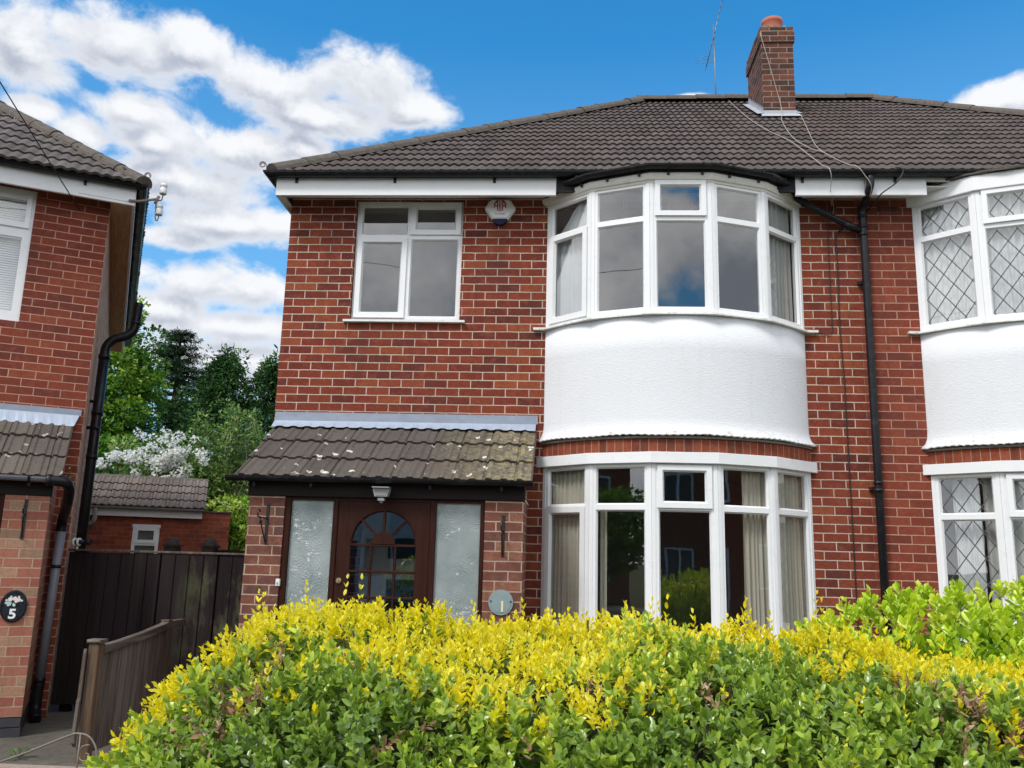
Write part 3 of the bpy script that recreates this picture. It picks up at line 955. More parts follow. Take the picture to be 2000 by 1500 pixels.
# upstairs casement window
mb = MB().frame((0, -0, 0), FX, FN)
a, b, c, d = WIN[0] + 0.004, WIN[1] - 0.002, 3.918, 5.190
o = -0.045
for q in ((a, a + 0.052, c, d), (b - 0.040, b, c, d), (-1.632, -1.590, c, d), (a + 0.052, -1.632, d - 0.045, d), (-1.590, b - 0.040, d - 0.030, d),
          (a + 0.052, -1.632, c, c + 0.035), (-1.590, b - 0.040, c, c + 0.035), (a + 0.052, -1.632, 4.785, 4.830), (-1.590, b - 0.040, 4.780, 4.832)):
    mb.box(q[0], q[1], -0.11, o, q[2], q[3])
mb.bead(a + 0.052, -1.632, 4.830, d - 0.045, o, o - 0.022, 0.012)
mb.bead(-1.590, b - 0.040, c + 0.035, 4.780, o, o - 0.022, 0.014)
win = mb.build('window', M['upvc'], house)
for q in ((a + 0.052, -1.632, 4.830, d - 0.045, o - 0.024), (-1.590, b - 0.040, c + 0.035, 4.780, o - 0.024), (-1.545, -1.122, 4.880, 5.118, o - 0.012), (-2.090, -1.680, 3.985, 4.745, o - 0.012)):
    p = MB().frame((0, 0, 0), FX, FN)
    pane(p, *q)
    p.build('pane', M['glass_up'], win)
for ca, cb, cc, cd, fw in ((-1.604, -1.080, 4.826, 5.174, 0.052), (-2.143, -1.628, 3.938, 4.798, 0.052)):
    cs = MB().frame((0, 0, 0), FX, FN)
    for q in ((ca, ca + fw, cc, cd), (cb - fw, cb, cc, cd), (ca + fw, cb - fw, cc, cc + fw), (ca + fw, cb - fw, cd - fw, cd)):
        cs.box(q[0], q[1], o - 0.01, o + 0.020, q[2], q[3])
    cs.bead(ca + fw, cb - fw, cc + fw, cd - fw, o + 0.020, o - 0.011, 0.016)
    cs.build('casement', M['upvc'], win)
mb = MB()
mb.box(-2.226, -1.000, -0.045, 0.06, 3.878, 3.900)
mb.build('window_sill', M['upvc_old'], win)

bow_window(house, 'bow_window', BX, 3.845, 5.110, UP, 2, 0, glass=M['glass_up'])
bow_window(house, 'bow_window', BX, 0.950, 2.452, LO, 2, 0)
bow_trim(house, BX)

# roof
TAN = 0.74
CS, SN = 1 / math.hypot(1, TAN), TAN / math.hypot(1, TAN)
EY, EZ = -0.385, 5.312
RY, RX0 = 4.0, 1.12
XE = -2.99
mb = MB()
kx = (RX0 - XE) / (RY + 0.36)
tiles(mb, (XP, EY, EZ), (1, 0, 0), (0, CS, SN), 0, 18, 0.303, 0.0925, uL=lambda v: XE - XP + v * CS * kx, uR=lambda v: 0.0, amp=0.017, step=0.022)
tiles(mb, (XP, 8.385, EZ), (-1, 0, 0), (0, -CS, SN), 0, 18, 0.303, 0.0925, uL=lambda v: 0.0, uR=lambda v: XP - XE - v * CS * kx, amp=0.017, step=0.022, spr=4)
rise = TAN * (RY + 0.36)
run = RX0 - XE
L2 = math.hypot(rise, run)
c2, s2 = run / L2, rise / L2
tiles(mb, (XE - 0.02, 8.36, EZ), (0, -1, 0), (c2, 0, s2), 0, int(L2 / 0.303) + 1, 0.303, 0.0925, uL=lambda v: v * c2 / kx, uR=lambda v: 8.72 - v * c2 / kx, amp=0.017, step=0.022, spr=4)
roof = mb.build('roof', M['tile'], house)
RZ = EZ + 0.02 + TAN * (RY + 0.385)
mb = MB()
ridge_run(mb, (XE + 0.02, -0.34, EZ + 0.062), (RX0, RY, RZ + 0.03), 0.095)
ridge_run(mb, (XE + 0.02, 8.34, EZ + 0.085), (RX0, RY, RZ + 0.05), 0.10)
mb.build('hip_tiles', M['ridge'], roof)
mb = MB()
ridge_run(mb, (RX0 - 0.05, RY, RZ + 0.022), (XP, RY, RZ + 0.022), 0.11)
mb.build('ridge_tiles', M['ridge'], roof)

def hip_curl(parent, base, dx, dy, r=0.035):
    pts = []
    for k in range(17):
        a = k / 16 * 1.55 * 2 * PI
        rr = r * (1 - 0.55 * k / 16)
        pts.append((math.cos(PI - a), math.sin(PI - a), rr))
    L = [Vector(base), Vector(base) + Vector((dx * 0.012, dy * 0.012, 0.05))]
    cen = L[-1] + Vector((dx * r, dy * r, 0.0))
    for c_, s_, rr in pts:
        L.append(cen + Vector((dx * rr * c_, dy * rr * c_, rr * s_)))
    MB().tube(L, 0.0055, 6).build('hip_iron', M['bare_iron'], parent)
hip_curl(house, (XE - 0.02, -0.37, EZ + 0.04), -0.94, -0.34)

# eaves
mb = MB()
mb.cbox(-2.93, -0.108, -0.2975, -0.270, 5.112, 5.300)
mb.box(-2.930, -2.905, -0.2695, 8.25, 5.112, 5.300)
mb.build('fascia', M['fascia'], house)
MB().cbox(2.215, XP, -0.2975, -0.270, 5.112, 5.300).build('fascia', M['fascia'], house)
mb = MB()
mb.box(-0.108, 2.215, -0.290, -0.265, 5.150, 5.300)
mb.build('dark_fascia', M['black_felt'], house)
mb = MB()
mb.box(-2.904, XP, -0.2690, -0.002, 5.212, 5.222)
mb.box(-2.904, XL - 0.002, -0.2690, 8.0, 5.124, 5.134)
mb.build('soffit', M['upvc_old'], house)
mb = MB()
gp = gutter_prof(0.054)
mb.sweep([(o_, h + 5.336) for o_, h in gp], [(-2.932, 8.2), (-2.932, -0.2995), (XP, -0.2995)], smooth_prof=False)
gut = mb.build('gutter', M['black'], house)
gutter_brackets(gut, [((x, -0.2995, 5.336), FX, FN) for x in (-2.72, -1.72, -0.72, 0.28, 1.28, 2.28)], 0.054)
# bow gutter with its outlet pipe
pts = bow(BX, 5, 0.0)
v0, v1 = Vector(pts[0]), Vector(pts[1])
w0, w1 = Vector(pts[-1]), Vector(pts[-2])
gpath = [tuple(v0.lerp(v1, 0.22))] + pts[1:-1] + [tuple(w0.lerp(w1, 0.08))]
mb = MB()
mb.sweep([(o_ + 0.046, h + 5.252) for o_, h in gutter_prof(0.042)], gpath)
bg = mb.build('bay_gutter', M['black'], house)
fs = facets(BX)
gutter_brackets(bg, [(tuple(A + T * (w * q) + N * 0.046 + Vector((0, 0, 5.252))), T, N) for (A, T, N, w) in fs for q in (0.3, 0.85)][1:], 0.042, 0.02)
mb = MB()
mb.tube([(2.255, -0.13, 5.215), (2.275, -0.135, 5.15), (2.33, -0.125, 5.115), (2.50, -0.105, 5.025), (2.70, -0.09, 4.925), (2.875, -0.085, 4.835)], 0.033, 10)
mb.tube([(2.33, -0.125, 5.115), (2.37, -0.12, 5.094)], 0.039, 10)
mb.tube([(2.73, -0.09, 4.91), (2.84, -0.086, 4.853)], 0.040, 10)
mb.build('branch_pipe', M['black'], house)
mb = MB()
mb.tube(bez([(2.905, -0.355, 5.285), (2.905, -0.355, 5.20), (2.900, -0.33, 5.16), (2.915, -0.16, 5.10), (2.910, -0.085, 5.05), (2.910, -0.083, 4.95)], 3) + [(2.9105, -0.083, 4.2), (2.912, -0.083, 2.6), (2.913, -0.083, 0.12)], 0.037, 12)
for z in (5.06, 4.965, 4.86, 4.78, 2.35, 2.28, 0.9):
    mb.tube([(2.911, -0.083, z), (2.911, -0.083, z + 0.03)], 0.043, 12)
mb.box(2.85, 2.97, -0.05, -0.002, 2.30, 2.33)
mb.box(2.85, 2.97, -0.05, -0.002, 4.30, 4.33)
mb.build('downpipe', M['black'], house)
# terracotta air brick
def air_brick(parent, x0, x1, z0, z1, mat):
    mb = MB()
    mb.box(x0, x1, -0.004, 0.0, z0, z1)
    n = 7
    for i in range(n):
        for j in range(2):
            cx = x0 + (x1 - x0) * (i + 0.5) / n
            cz = z0 + (z1 - z0) * (0.3 + 0.42 * j)
            mb.m = 1
            mb.box(cx - 0.010, cx + 0.010, -0.0065, -0.003, cz - 0.010, cz + 0.010)
            mb.m = 0
    mb.build('air_brick', [mat, M['black_felt']], parent)
air_brick(house, 2.475, 2.690, 5.062, 5.128, M['brick_soldier'])

# chimney stack on the party line
CX0, CX1, CY0, CY1 = 2.645, 3.075, 2.60, 3.46
mb = MB()
mb.frame((0, CY0, 0), FX, FN); mb.wall(CX0, CX1, 7.0, 8.66)
mb.frame((0, CY1, 0), FX, (0, 1, 0)); mb.wall(CX0, CX1, 7.0, 8.66)
mb.frame((CX0, 0, 0), (0, 1, 0), (-1, 0, 0)); mb.wall(CY0, CY1, 7.0, 8.66)
mb.frame((CX1, 0, 0), (0, 1, 0), (1, 0, 0)); mb.wall(CY0, CY1, 7.0, 8.66)
mb.fr = None
mb.box(CX0 - 0.022, CX1 + 0.022, CY0 - 0.022, CY1 + 0.022, 8.66, 8.8)
mb.box(CX0 - 0.010, CX1 + 0.010, CY0 - 0.010, CY1 + 0.010, 8.8, 8.885)
stack = mb.build('chimney', M['brick_chim'], house)
mb = MB()
rr = random.Random(4)
nx, ny = 9, 15
hh = lambda i, j: 8.915 + rr.uniform(-0.02, 0.035) - (0.02 if i in (0, nx) or j in (0, ny) else 0)
gz = [[hh(i, j) for j in range(ny + 1)] for i in range(nx + 1)]
gx = lambda i: CX0 - 0.012 + (CX1 - CX0 + 0.024) * i / nx
gy = lambda j: CY0 - 0.012 + (CY1 - CY0 + 0.024) * j / ny
for i in range(nx):
    for j in range(ny):
        mb.face([(gx(i), gy(j), gz[i][j]), (gx(i + 1), gy(j), gz[i + 1][j]), (gx(i + 1), gy(j + 1), gz[i + 1][j + 1]), (gx(i), gy(j + 1), gz[i][j + 1])])
for i in range(nx):
    mb.face([(gx(i), gy(0), 8.882), (gx(i + 1), gy(0), 8.882), (gx(i + 1), gy(0), gz[i + 1][0]), (gx(i), gy(0), gz[i][0])])
    mb.face([(gx(i), gy(ny), 8.882), (gx(i + 1), gy(ny), 8.882), (gx(i + 1), gy(ny), gz[i + 1][ny]), (gx(i), gy(ny), gz[i][ny])])
for j in range(ny):
    mb.face([(gx(0), gy(j), 8.882), (gx(0), gy(j + 1), 8.882), (gx(0), gy(j + 1), gz[0][j + 1]), (gx(0), gy(j), gz[0][j])])
    mb.face([(gx(nx), gy(j), 8.882), (gx(nx), gy(j + 1), 8.882), (gx(nx), gy(j + 1), gz[nx][j + 1]), (gx(nx), gy(j), gz[nx][j])])
mb.build('chimney_cap', M['mortar_cap'], stack)
for yy, hgt in ((2.83, 9.13), (3.25, 9.08)):
    mb = MB()
    mb.lathe([(0.155, 8.88), (0.142, 8.93), (0.135, hgt - 0.06), (0.148, hgt - 0.045), (0.148, hgt), (0.118, hgt), (0.112, hgt - 0.25), (0.0, hgt - 0.26)], (2.86, yy, 0), 24)
    mb.build('chimney_pot', M['pot'], stack)
mb = MB()
zf = lambda y: EZ + 0.03 + TAN * (y + 0.385)
mb.box(CX0 - 0.012, CX1 + 0.012, CY0 - 0.014, CY0 - 0.003, zf(CY0) - 0.05, zf(CY0) + 0.075)
mb.face([(CX0 - 0.03, CY0 - 0.012, zf(CY0) + 0.03), (CX1 + 0.03, CY0 - 0.012, zf(CY0) + 0.03), (CX1 + 0.05, CY0 - 0.12, zf(CY0 - 0.12) + 0.024), (CX0 - 0.05, CY0 - 0.12, zf(CY0 - 0.12) + 0.024)])
for xx, sx in ((CX0, -1), (CX1, 1)):
    k = 0
    y = CY0
    while y < CY1 - 0.02:
        y2 = min(y + 0.115, CY1)
        za, zb = zf(y) + 0.02, zf(y2) + 0.02
        mb.face([(xx + sx * 0.004, y, za - 0.05), (xx + sx * 0.004, y2, zb - 0.05), (xx + sx * 0.004, y2, zb + 0.075), (xx + sx * 0.004, y2 - 0.075, zb + 0.075), (xx + sx * 0.004, y, za + 0.075)])
        y = y2
    mb.face([(xx + sx * 0.002, CY0 - 0.02, zf(CY0) + 0.035), (xx + sx * 0.002, CY1, zf(CY1) + 0.035), (xx + sx * 0.085, CY1, zf(CY1) + 0.026), (xx + sx * 0.085, CY0 - 0.02, zf(CY0) + 0.026)])
mb.build('chimney_flashing', M['lead_white'], stack)

# ------------------------------------------------------------------ porch
PF = -0.851
mb = MB().frame((0, PF, 0), FX, FN)
mb.wall(-2.722, -2.406, 0, 2.072)
mb.frame((-2.722, 0, 0), (0, 1, 0), (-1, 0, 0)); mb.wall(PF, -0.001, 0, 2.18)
mb.frame((-2.406, 0, 0), (0, 1, 0), (1, 0, 0)); mb.wall(PF, -0.001, 0, 2.072)
mb.build('porch_wall', M['brick_porch'], house)
mb = MB().frame((0, PF, 0), FX, FN)
mb.wall(-0.662, -0.334, 0, 2.072)
mb.frame((-0.334, 0, 0), (0, 1, 0), (1, 0, 0)); mb.wall(PF, -0.001, 0, 2.18)
mb.frame((-0.662, 0, 0), (0, 1, 0), (-1, 0, 0)); mb.wall(PF, -0.001, 0, 2.072)
mb.build('porch_wall', M['brick_porch'], house)
mb = MB()
mb.cbox(-2.736, -0.322, PF - 0.012, PF + 0.10, 2.072, 2.205, 0.006)
mb.build('porch_beam', M['beam'], house)
mb = MB()
PZ0, PY0, PZ1, PY1 = 2.218, -0.985, 2.80, -0.03
pl = math.hypot(PZ1 - PZ0, PY1 - PY0)
tiles(mb, (-2.80, PY0, PZ0), (1, 0, 0), (0, (PY1 - PY0) / pl, (PZ1 - PZ0) / pl), 2.515, 3, pl / 3 + 0.005, 0.133, uL=lambda v: -0.02 - 0.018 * v, uR=lambda v: 2.53, amp=0.013, step=0.024, shape='trap', spr=12, jit=0.004)
pr = mb.build('porch_roof', M['tile_porch'], house)
mb = MB()
for x in (-2.80, -0.275):
    mb.prism([(PY0 + 0.03, PZ0 - 0.03), (PY0 + 0.03, PZ0 + 0.012), (PY1, PZ1 - 0.010), (PY1, PZ1 - 0.09)], x - 0.012, x + 0.012, axis='x')
mb.face([(-2.79, PY0 + 0.06, PZ0 - 0.015), (-0.285, PY0 + 0.06, PZ0 - 0.015), (-0.285, PY1, PZ1 - 0.06), (-2.79, PY1, PZ1 - 0.06)])
mb.build('verge_board', M['mortar_cap'], pr)
mb = MB()
mb.box(-2.735, -0.325, PF + 0.10, -0.003, 2.085, 2.10)
mb.build('porch_ceiling', M['upvc_old'], house)
mb = MB()
mb.face([(-2.846, -0.012, 2.951), (-0.252, -0.012, 2.951), (-0.252, -0.016, 2.868), (-2.846, -0.016, 2.868)])
mb.face([(-2.846, -0.001, 2.955), (-0.252, -0.001, 2.955), (-0.252, -0.012, 2.951), (-2.846, -0.012, 2.951)])
fl = mb.build('flashing', M['lead'], house)
mb = MB()
n = 76
for i in range(n):
    ua, ub = i / n, (i + 1) / n
    xa, xb = -2.846 + 2.576 * ua, -2.846 + 2.576 * ub
    def ap(x, v):
        t = ((x + 2.80) / 0.133) % 1.0
        bump_ = 0.010 if 0.08 < t < 0.49 else 0.0
        y = -0.016 - 0.085 * v
        z = 2.868 + (PZ0 + 0.036 + (y - 0.0 - PY0) * (PZ1 - PZ0) / (PY1 - PY0) - 2.868) * min(1, v * 1.0) if v > 0 else 2.868
        return (x, y, z + bump_ * v)
    mb.face([ap(xa, 0), ap(xb, 0), ap(xb, 1), ap(xa, 1)], smooth=False)
mb.build('lead_apron', M['lead_pale'], fl)
mb = MB()
mb.sweep([(o_, h + 2.232) for o_, h in gutter_prof(0.042)], [(-2.895, PY0 + 0.055), (-0.262, PY0 + 0.055)])
mb.prism([(PY0 + 0.055 - 0.044 + 0.046 * math.cos(PI + PI * k / 10), 2.232 + 0.046 * math.sin(PI + PI * k / 10)) for k in range(11)], -0.262, -0.250, axis='x')
for x in (-2.79, -0.36, -1.56):
    mb.prism([(PY0 + 0.055 - 0.042 + 0.046 * math.cos(PI + PI * k / 10), 2.233 + 0.046 * math.sin(PI + PI * k / 10)) for k in range(11)], x - 0.03, x + 0.03, axis='x')
pg = mb.build('porch_gutter', M['black'], house)
gutter_brackets(pg, [((x, PY0 + 0.055, 2.232), FX, FN) for x in (-2.66, -2.16, -1.13, -0.52)], 0.042, 0.018)

# porch screen: posts, obscured side lights and the door
SY = -0.80
mb = MB()
for x0, x1 in ((-2.406, -2.352), (-1.982, -1.936), (-1.134, -1.082), (-0.702, -0.662)):
    mb.cbox(x0, x1, SY - 0.035, SY + 0.05, 0.06, 2.072, 0.006)
mb.box(-2.352, -1.982, SY - 0.03, SY + 0.05, 2.046, 2.072)
mb.box(-1.936, -1.134, SY - 0.03, SY + 0.05, 2.046, 2.072)
mb.box(-1.082, -0.702, SY - 0.03, SY + 0.05, 2.046, 2.072)
mb.box(-2.352, -1.982, SY - 0.03, SY + 0.05, 0.06, 0.52)
mb.box(-1.082, -0.702, SY - 0.03, SY + 0.05, 0.06, 0.52)
scr = mb.build('porch_frame', M['door'], house)
for x0, x1 in ((-2.352, -1.982), (-1.082, -0.702)):
    p = MB()
    p.box(x0, x1, SY - 0.004, SY + 0.004, 0.52, 2.046)
    p.build('side_light', M['frost'], scr)
mb = MB()
dx0, dx1, dz1 = -1.933, -1.137, 2.043
hx0, hx1, hz0, spr_ = -1.815, -1.250, 1.055, 1.687
cx, rad = (hx0 + hx1) / 2, (hx1 - hx0) / 2
yf, yb = SY - 0.022, SY + 0.022
n = 28
mb.box(dx0, hx0, yf, yb, 0.06, dz1)
mb.box(hx1, dx1, yf, yb, 0.06, dz1)
mb.box(hx0, hx1, yf, yb, 0.06, hz0)
for i in range(n):
    a0, a1 = PI - PI * i / n, PI - PI * (i + 1) / n
    x0, x1 = cx + rad * math.cos(a0), cx + rad * math.cos(a1)
    q0, q1 = spr_ + rad * math.sin(a0), spr_ + rad * math.sin(a1)
    mb.face([(x0, yf, q0), (x1, yf, q1), (x1, yf, dz1), (x0, yf, dz1)])
    mb.face([(x0, yb, q0), (x1, yb, q1), (x1, yb, dz1), (x0, yb, dz1)])
    mb.face([(x0, yf, q0), (x1, yf, q1), (x1, yb, q1), (x0, yb, q0)])
    # moulded bead round the arch
    b0, b1 = spr_ + (rad - 0.012) * math.sin(a0), spr_ + (rad - 0.012) * math.sin(a1)
    bx0, bx1 = cx + (rad - 0.012) * math.cos(a0), cx + (rad - 0.012) * math.cos(a1)
    mb.face([(x0, yf, q0), (x1, yf, q1), (bx1, yf + 0.014, b1), (bx0, yf + 0.014, b0)])
yw0, yw1 = yf + 0.004, yb - 0.006
for x in (-1.636, -1.427):
    mb.cbox(x - 0.010, x + 0.010, yw0, yw1, hz0, spr_ - 0.012, 0.004)
for z in (spr_ - 0.013, 1.452, 1.236):
    mb.cbox(hx0, hx1, yw0 - 0.001, yw1 + 0.001, z - 0.011, z + 0.011, 0.004)
hub = [(cx + 0.104 * math.cos(PI * k / 14), spr_ - 0.002 + 0.104 * math.sin(PI * k / 14)) for k in range(15)]
mb.prism(hub, yf - 0.001, yb - 0.004, axis='y')
for deg in (46, 90, 134):
    t = Vector((math.cos(R(deg)), 0, math.sin(R(deg))))
    s_ = Vector((-t.z, 0, t.x)) * 0.010
    p0, p1 = Vector((cx, 0, spr_)) + t * 0.10, Vector((cx, 0, spr_)) + t * (rad + 0.004)
    mb.prism([((p0 - s_).x, (p0 - s_).z), ((p1 - s_).x, (p1 - s_).z), ((p1 + s_).x, (p1 + s_).z), ((p0 + s_).x, (p0 + s_).z)], yw0, yw1, axis='y')
door = mb.build('front_door', M['door'], house)
mb = MB()
pane(mb.frame((0, SY, 0), FX, FN), hx0, hx1, hz0, spr_ + rad, 0.0)
mb.build('door_glazing', M['glass'], door)
mb = MB()
mb.tube([(-1.895, yf, 1.372), (-1.895, yf - 0.010, 1.372)], 0.024, 16)
mb.tube([(-1.895, yf - 0.008, 1.372), (-1.895, yf - 0.022, 1.372)], 0.015, 14)
mb.build('door_handle', M['brass'], door)
# inner hall door seen through the porch
mb = MB()
mb.box(-1.92, -1.83, 0.02, 0.08, 0.02, 2.06)
mb.box(-1.11, -1.02, 0.02, 0.08, 0.02, 2.06)
mb.box(-1.83, -1.11, 0.02, 0.08, 1.98, 2.06)
mb.box(-1.83, -1.66, 0.03, 0.07, 0.02, 1.98)
mb.box(-1.20, -1.11, 0.03, 0.07, 0.02, 1.98)
mb.box(-1.66, -1.20, 0.03, 0.07, 1.37, 1.56)
mb.box(-1.66, -1.20, 0.03, 0.07, 0.02, 0.5)
mb.build('inner_door', M['upvc_old'], house)

# ================================================================== ADJOINING HOUSE (right half)
house2 = thing('semi_detached_house', 'attached red brick house with diamond leaded bow windows and white net curtains', 'house', (5.74, 3.8, 0))
BX2 = 2 * XP - BX
XR = 2 * XP - XL
mb = MB().frame((0, 0, 0), FX, FN)
mb.wall(XP, XR, 0, 5.36, [(BX2 - 1.23, BX2 + 1.23, 3.85, 5.12), (BX2 - 1.23, BX2 + 1.23, 0.92, 2.56)], 0.11)
mb.frame((XR, 0, 0), (0, 1, 0), (1, 0, 0)); mb.wall(0, 8.0, 0, 5.36)
mb.frame((XP, 8.0, 0), FX, (0, 1, 0)); mb.wall(0, XR - XP, 0, 5.36)
mb.build('wall', M['brick_smooth'], house2)
mb = MB()
for z0, z1 in ((0.12, 2.62), (2.78, 5.20)):
    x0, x1 = XP + 0.06, XR - 0.1
    mb.face([(x0, 3.2, z0), (x1, 3.2, z0), (x1, 3.2, z1), (x0, 3.2, z1)])
    mb.face([(x0, 0.12, z0), (x0, 3.2, z0), (x0, 3.2, z1), (x0, 0.12, z1)])
    mb.face([(x1, 0.12, z0), (x1, 3.2, z0), (x1, 3.2, z1), (x1, 0.12, z1)])
    mb.face([(x0, 0.12, z0), (x1, 0.12, z0), (x1, 3.2, z0), (x0, 3.2, z0)])
    mb.face([(x0, 0.12, z1), (x1, 0.12, z1), (x1, 3.2, z1), (x0, 3.2, z1)])
mb.build('room_lining', M['wallpaper'], house2)
UP2 = dict(tran=(4.735, 4.782), cas=(4.777, 5.112))
bow_window(house2, 'bow_window', BX2, 3.845, 5.112, UP2, 1, None, True)
bow_window(house2, 'bow_window', BX2, 0.950, 2.452, LO, 1, None, True)
bow_trim(house2, BX2, gutter=False)
mb = MB()
XE2, RX2 = 2 * XP - XE, 2 * XP - RX0
tiles(mb, (XP, EY, EZ), (1, 0, 0), (0, CS, SN), 0, 18, 0.303, 0.0925, uL=lambda v: 0.0, uR=lambda v: XE2 - XP - v * CS * kx, amp=0.017, step=0.022)
tiles(mb, (XP, 8.385, EZ), (-1, 0, 0), (0, -CS, SN), 0, 18, 0.303, 0.0925, uL=lambda v: XP - XE2 + v * CS * kx, uR=lambda v: 0.0, amp=0.017, step=0.022, spr=4)
tiles(mb, (XE2 + 0.02, -0.36, EZ), (0, 1, 0), (-c2, 0, s2), 0, int(L2 / 0.303) + 1, 0.303, 0.0925, uL=lambda v: v * c2 / kx, uR=lambda v: 8.72 - v * c2 / kx, amp=0.017, step=0.022, spr=4)
roof2 = mb.build('roof', M['tile'], house2)
mb = MB()
ridge_run(mb, (XE2 - 0.02, -0.34, EZ + 0.062), (RX2, RY, RZ + 0.03), 0.095)
ridge_run(mb, (XE2 - 0.02, 8.34, EZ + 0.085), (RX2, RY, RZ + 0.05), 0.10)
mb.build('hip_tiles', M['ridge'], roof2)
mb = MB()
ridge_run(mb, (XP, RY, RZ + 0.022), (RX2 + 0.05, RY, RZ + 0.022), 0.11)
mb.build('ridge_tiles', M['ridge'], roof2)
mb = MB()
mb.cbox(XP + 0.002, 3.455, -0.2975, -0.270, 5.116, 5.300)
mb.box(3.440, BX2 + 1.19, -0.290, -0.266, 5.262, 5.299)
mb.cbox(BX2 + 1.18, XR + 0.07, -0.2975, -0.270, 5.116, 5.300)
mb.build('fascia', M['fascia'], house2)
mb = MB()
mb.box(XP + 0.002, XR + 0.06, -0.2690, -0.002, 5.212, 5.222)
mb.build('soffit', M['upvc_old'], house2)
mb = MB()
mb.sweep([(o_, h + 5.336) for o_, h in gp], [(XP + 0.001, -0.2995), (XR + 0.07, -0.2995), (XR + 0.07, 8.2)])
mb.prism([(-0.2995 - 0.054 + 0.059 * math.cos(PI + PI * k / 10), 5.338 + 0.059 * math.sin(PI + PI * k / 10)) for k in range(11)], XP - 0.04, XP + 0.10, axis='x')
gut2 = mb.build('gutter', M['black'], house2)
gutter_brackets(gut2, [((x, -0.2995, 5.336), FX, FN) for x in (3.16, 4.1)], 0.054)
air_brick(house2, 3.085, 3.300, 5.062, 5.128, M['brick_soldier'])
# worn lead edge over the leaded bow
mb = MB()
mb.sweep([(0.036, 5.264), (0.050, 5.268), (0.052, 5.285), (0.0, 5.296), (-0.05, 5.292), (-0.05, 5.264)], bow(BX2, 40, 0.10))
for i, v in enumerate(mb.v):
    mb.v[i] = (v[0], v[1], v[2] + random.Random(int(v[0] * 300)).uniform(-0.006, 0.008))
mb.build('lead_edge', M['ridge'], house2)
# ================================================================== LEFT NEIGHBOUR (turned 28 degrees); local x along its front, y back
ANG = 0.4927
LO_ = Vector((-4.847, 0.082, 0))
UX, UY = Vector((math.cos(ANG), math.sin(ANG), 0)), Vector((-math.sin(ANG), math.cos(ANG), 0))
def LW(s, o, z):
    """left-house local (along, out of the front, up) to world"""
    p = LO_ + UX * s - UY * o
    return Vector((p.x, p.y, z))
left = thing('neighbour_house', 'angled red brick house with a pale brick porch pier and a faded grey downpipe', 'house', LO_, ANG)
LH_W, LH_D = 6.2, 7.4
mb = MB().frame((0, 0, 0), FX, FN)
mb.wall(-LH_W, 0, 0, 5.34, [(-1.795, -0.688, 3.785, 5.18)], 0.10)
mb.frame((-LH_W, 0, 0), (0, 1, 0), (-1, 0, 0)); mb.wall(0, LH_D, 0, 5.34)
mb.frame((0, LH_D, 0), FX, (0, 1, 0)); mb.wall(-LH_W, 0, 0, 5.34)
mb.build('wall', M['brick_smooth'], left)
MB().frame((0, 0, 0), (0, 1, 0), (1, 0, 0)).wall(0, LH_D, 0, 5.34).build('side_wall', M['side_brick'], left)
mb = MB()
x0, x1, z0, z1 = -3.2, -0.12, 2.78, 5.2
mb.face([(x0, 3.0, z0), (x1, 3.0, z0), (x1, 3.0, z1), (x0, 3.0, z1)])
for x in (x0, x1):
    mb.face([(x, 0.11, z0), (x, 3.0, z0), (x, 3.0, z1), (x, 0.11, z1)])
for z in (z0, z1):
    mb.face([(x0, 0.11, z), (x1, 0.11, z), (x1, 3.0, z), (x0, 3.0, z)])
mb.build('room_lining', M['wallpaper'], left)
mb = MB().frame((0, 0, 0), FX, FN)
a, b, c, d = -1.792, -0.690, 3.790, 5.176
o = -0.018
fw = 0.080
for q in ((a, a + fw, c, d), (b - fw, b, c, d), (-1.275, -1.205, c, d), (a + fw, -1.275, d - 0.11, d), (-1.205, b - fw, d - 0.11, d), (a + fw, -1.275, c, c + 0.10), (-1.205, b - fw, c, c + 0.10),
          (a + fw, -1.275, 4.665, 4.83), (-1.205, b - fw, 4.665, 4.83)):
    mb.box(q[0], q[1], -0.10, o, q[2], q[3])
wl = mb.build('window', M['upvc'], left)
mb = MB().frame((0, 0, 0), FX, FN)
for q in ((a + 0.03, a + 0.075, 4.765, d - 0.03), (b - 0.075, b - 0.03, 4.765, d - 0.03), (a + 0.075, b - 0.075, 4.765, 4.81), (a + 0.075, b - 0.075, d - 0.075, d - 0.03)):
    mb.box(q[0], q[1], o, o + 0.02, q[2], q[3])
mb.build('casement', M['upvc'], wl)
for q in ((a + fw, -1.275, c + 0.10, 4.665), (-1.205, b - fw, c + 0.10, 4.665), (a + fw, -1.275, 4.83, d - 0.11), (-1.205, b - fw, 4.83, d - 0.11)):
    p = MB().frame((0, 0, 0), FX, FN)
    pane(p, *q, o - 0.012)
    p.build('pane', M['glass'], wl)
# roof
mb = MB()
OVF, OVS = 0.385, 0.30
hy = 4.0
tiles(mb, (0, -OVF, EZ), (1, 0, 0), (0, CS, SN), 0, 18, 0.303, 0.105, uL=lambda v: -LH_W - 0.3, uR=lambda v: OVS + 0.03 - v * CS * 0.932, amp=0.018, step=0.022)
L3 = math.hypot(1, TAN)
tiles(mb, (OVS + 0.04, -0.36, EZ), (0, 1, 0), (-CS, 0, SN), 0, 18, 0.303, 0.105, uL=lambda v: v * CS * 1.072 - 0.03, uR=lambda v: LH_D + 0.72 - v * CS * 0.86, amp=0.018, step=0.022, spr=4)
tiles(mb, (0, LH_D + 0.385, EZ), (-1, 0, 0), (0, -CS, SN), 0, 17, 0.303, 0.105, uL=lambda v: -OVS + v * CS * 0.96, uR=lambda v: LH_W + 0.3, amp=0.018, step=0.022, spr=4)
lroof = mb.build('roof', M['tile_left'], left)
mb = MB()
ridge_run(mb, (OVS - 0.0, -0.34, EZ + 0.060), (OVS - 4.0, hy - 0.05, EZ + 0.065 + TAN * 4.3), 0.092)
mb.build('hip_tiles', M['ridge'], lroof)
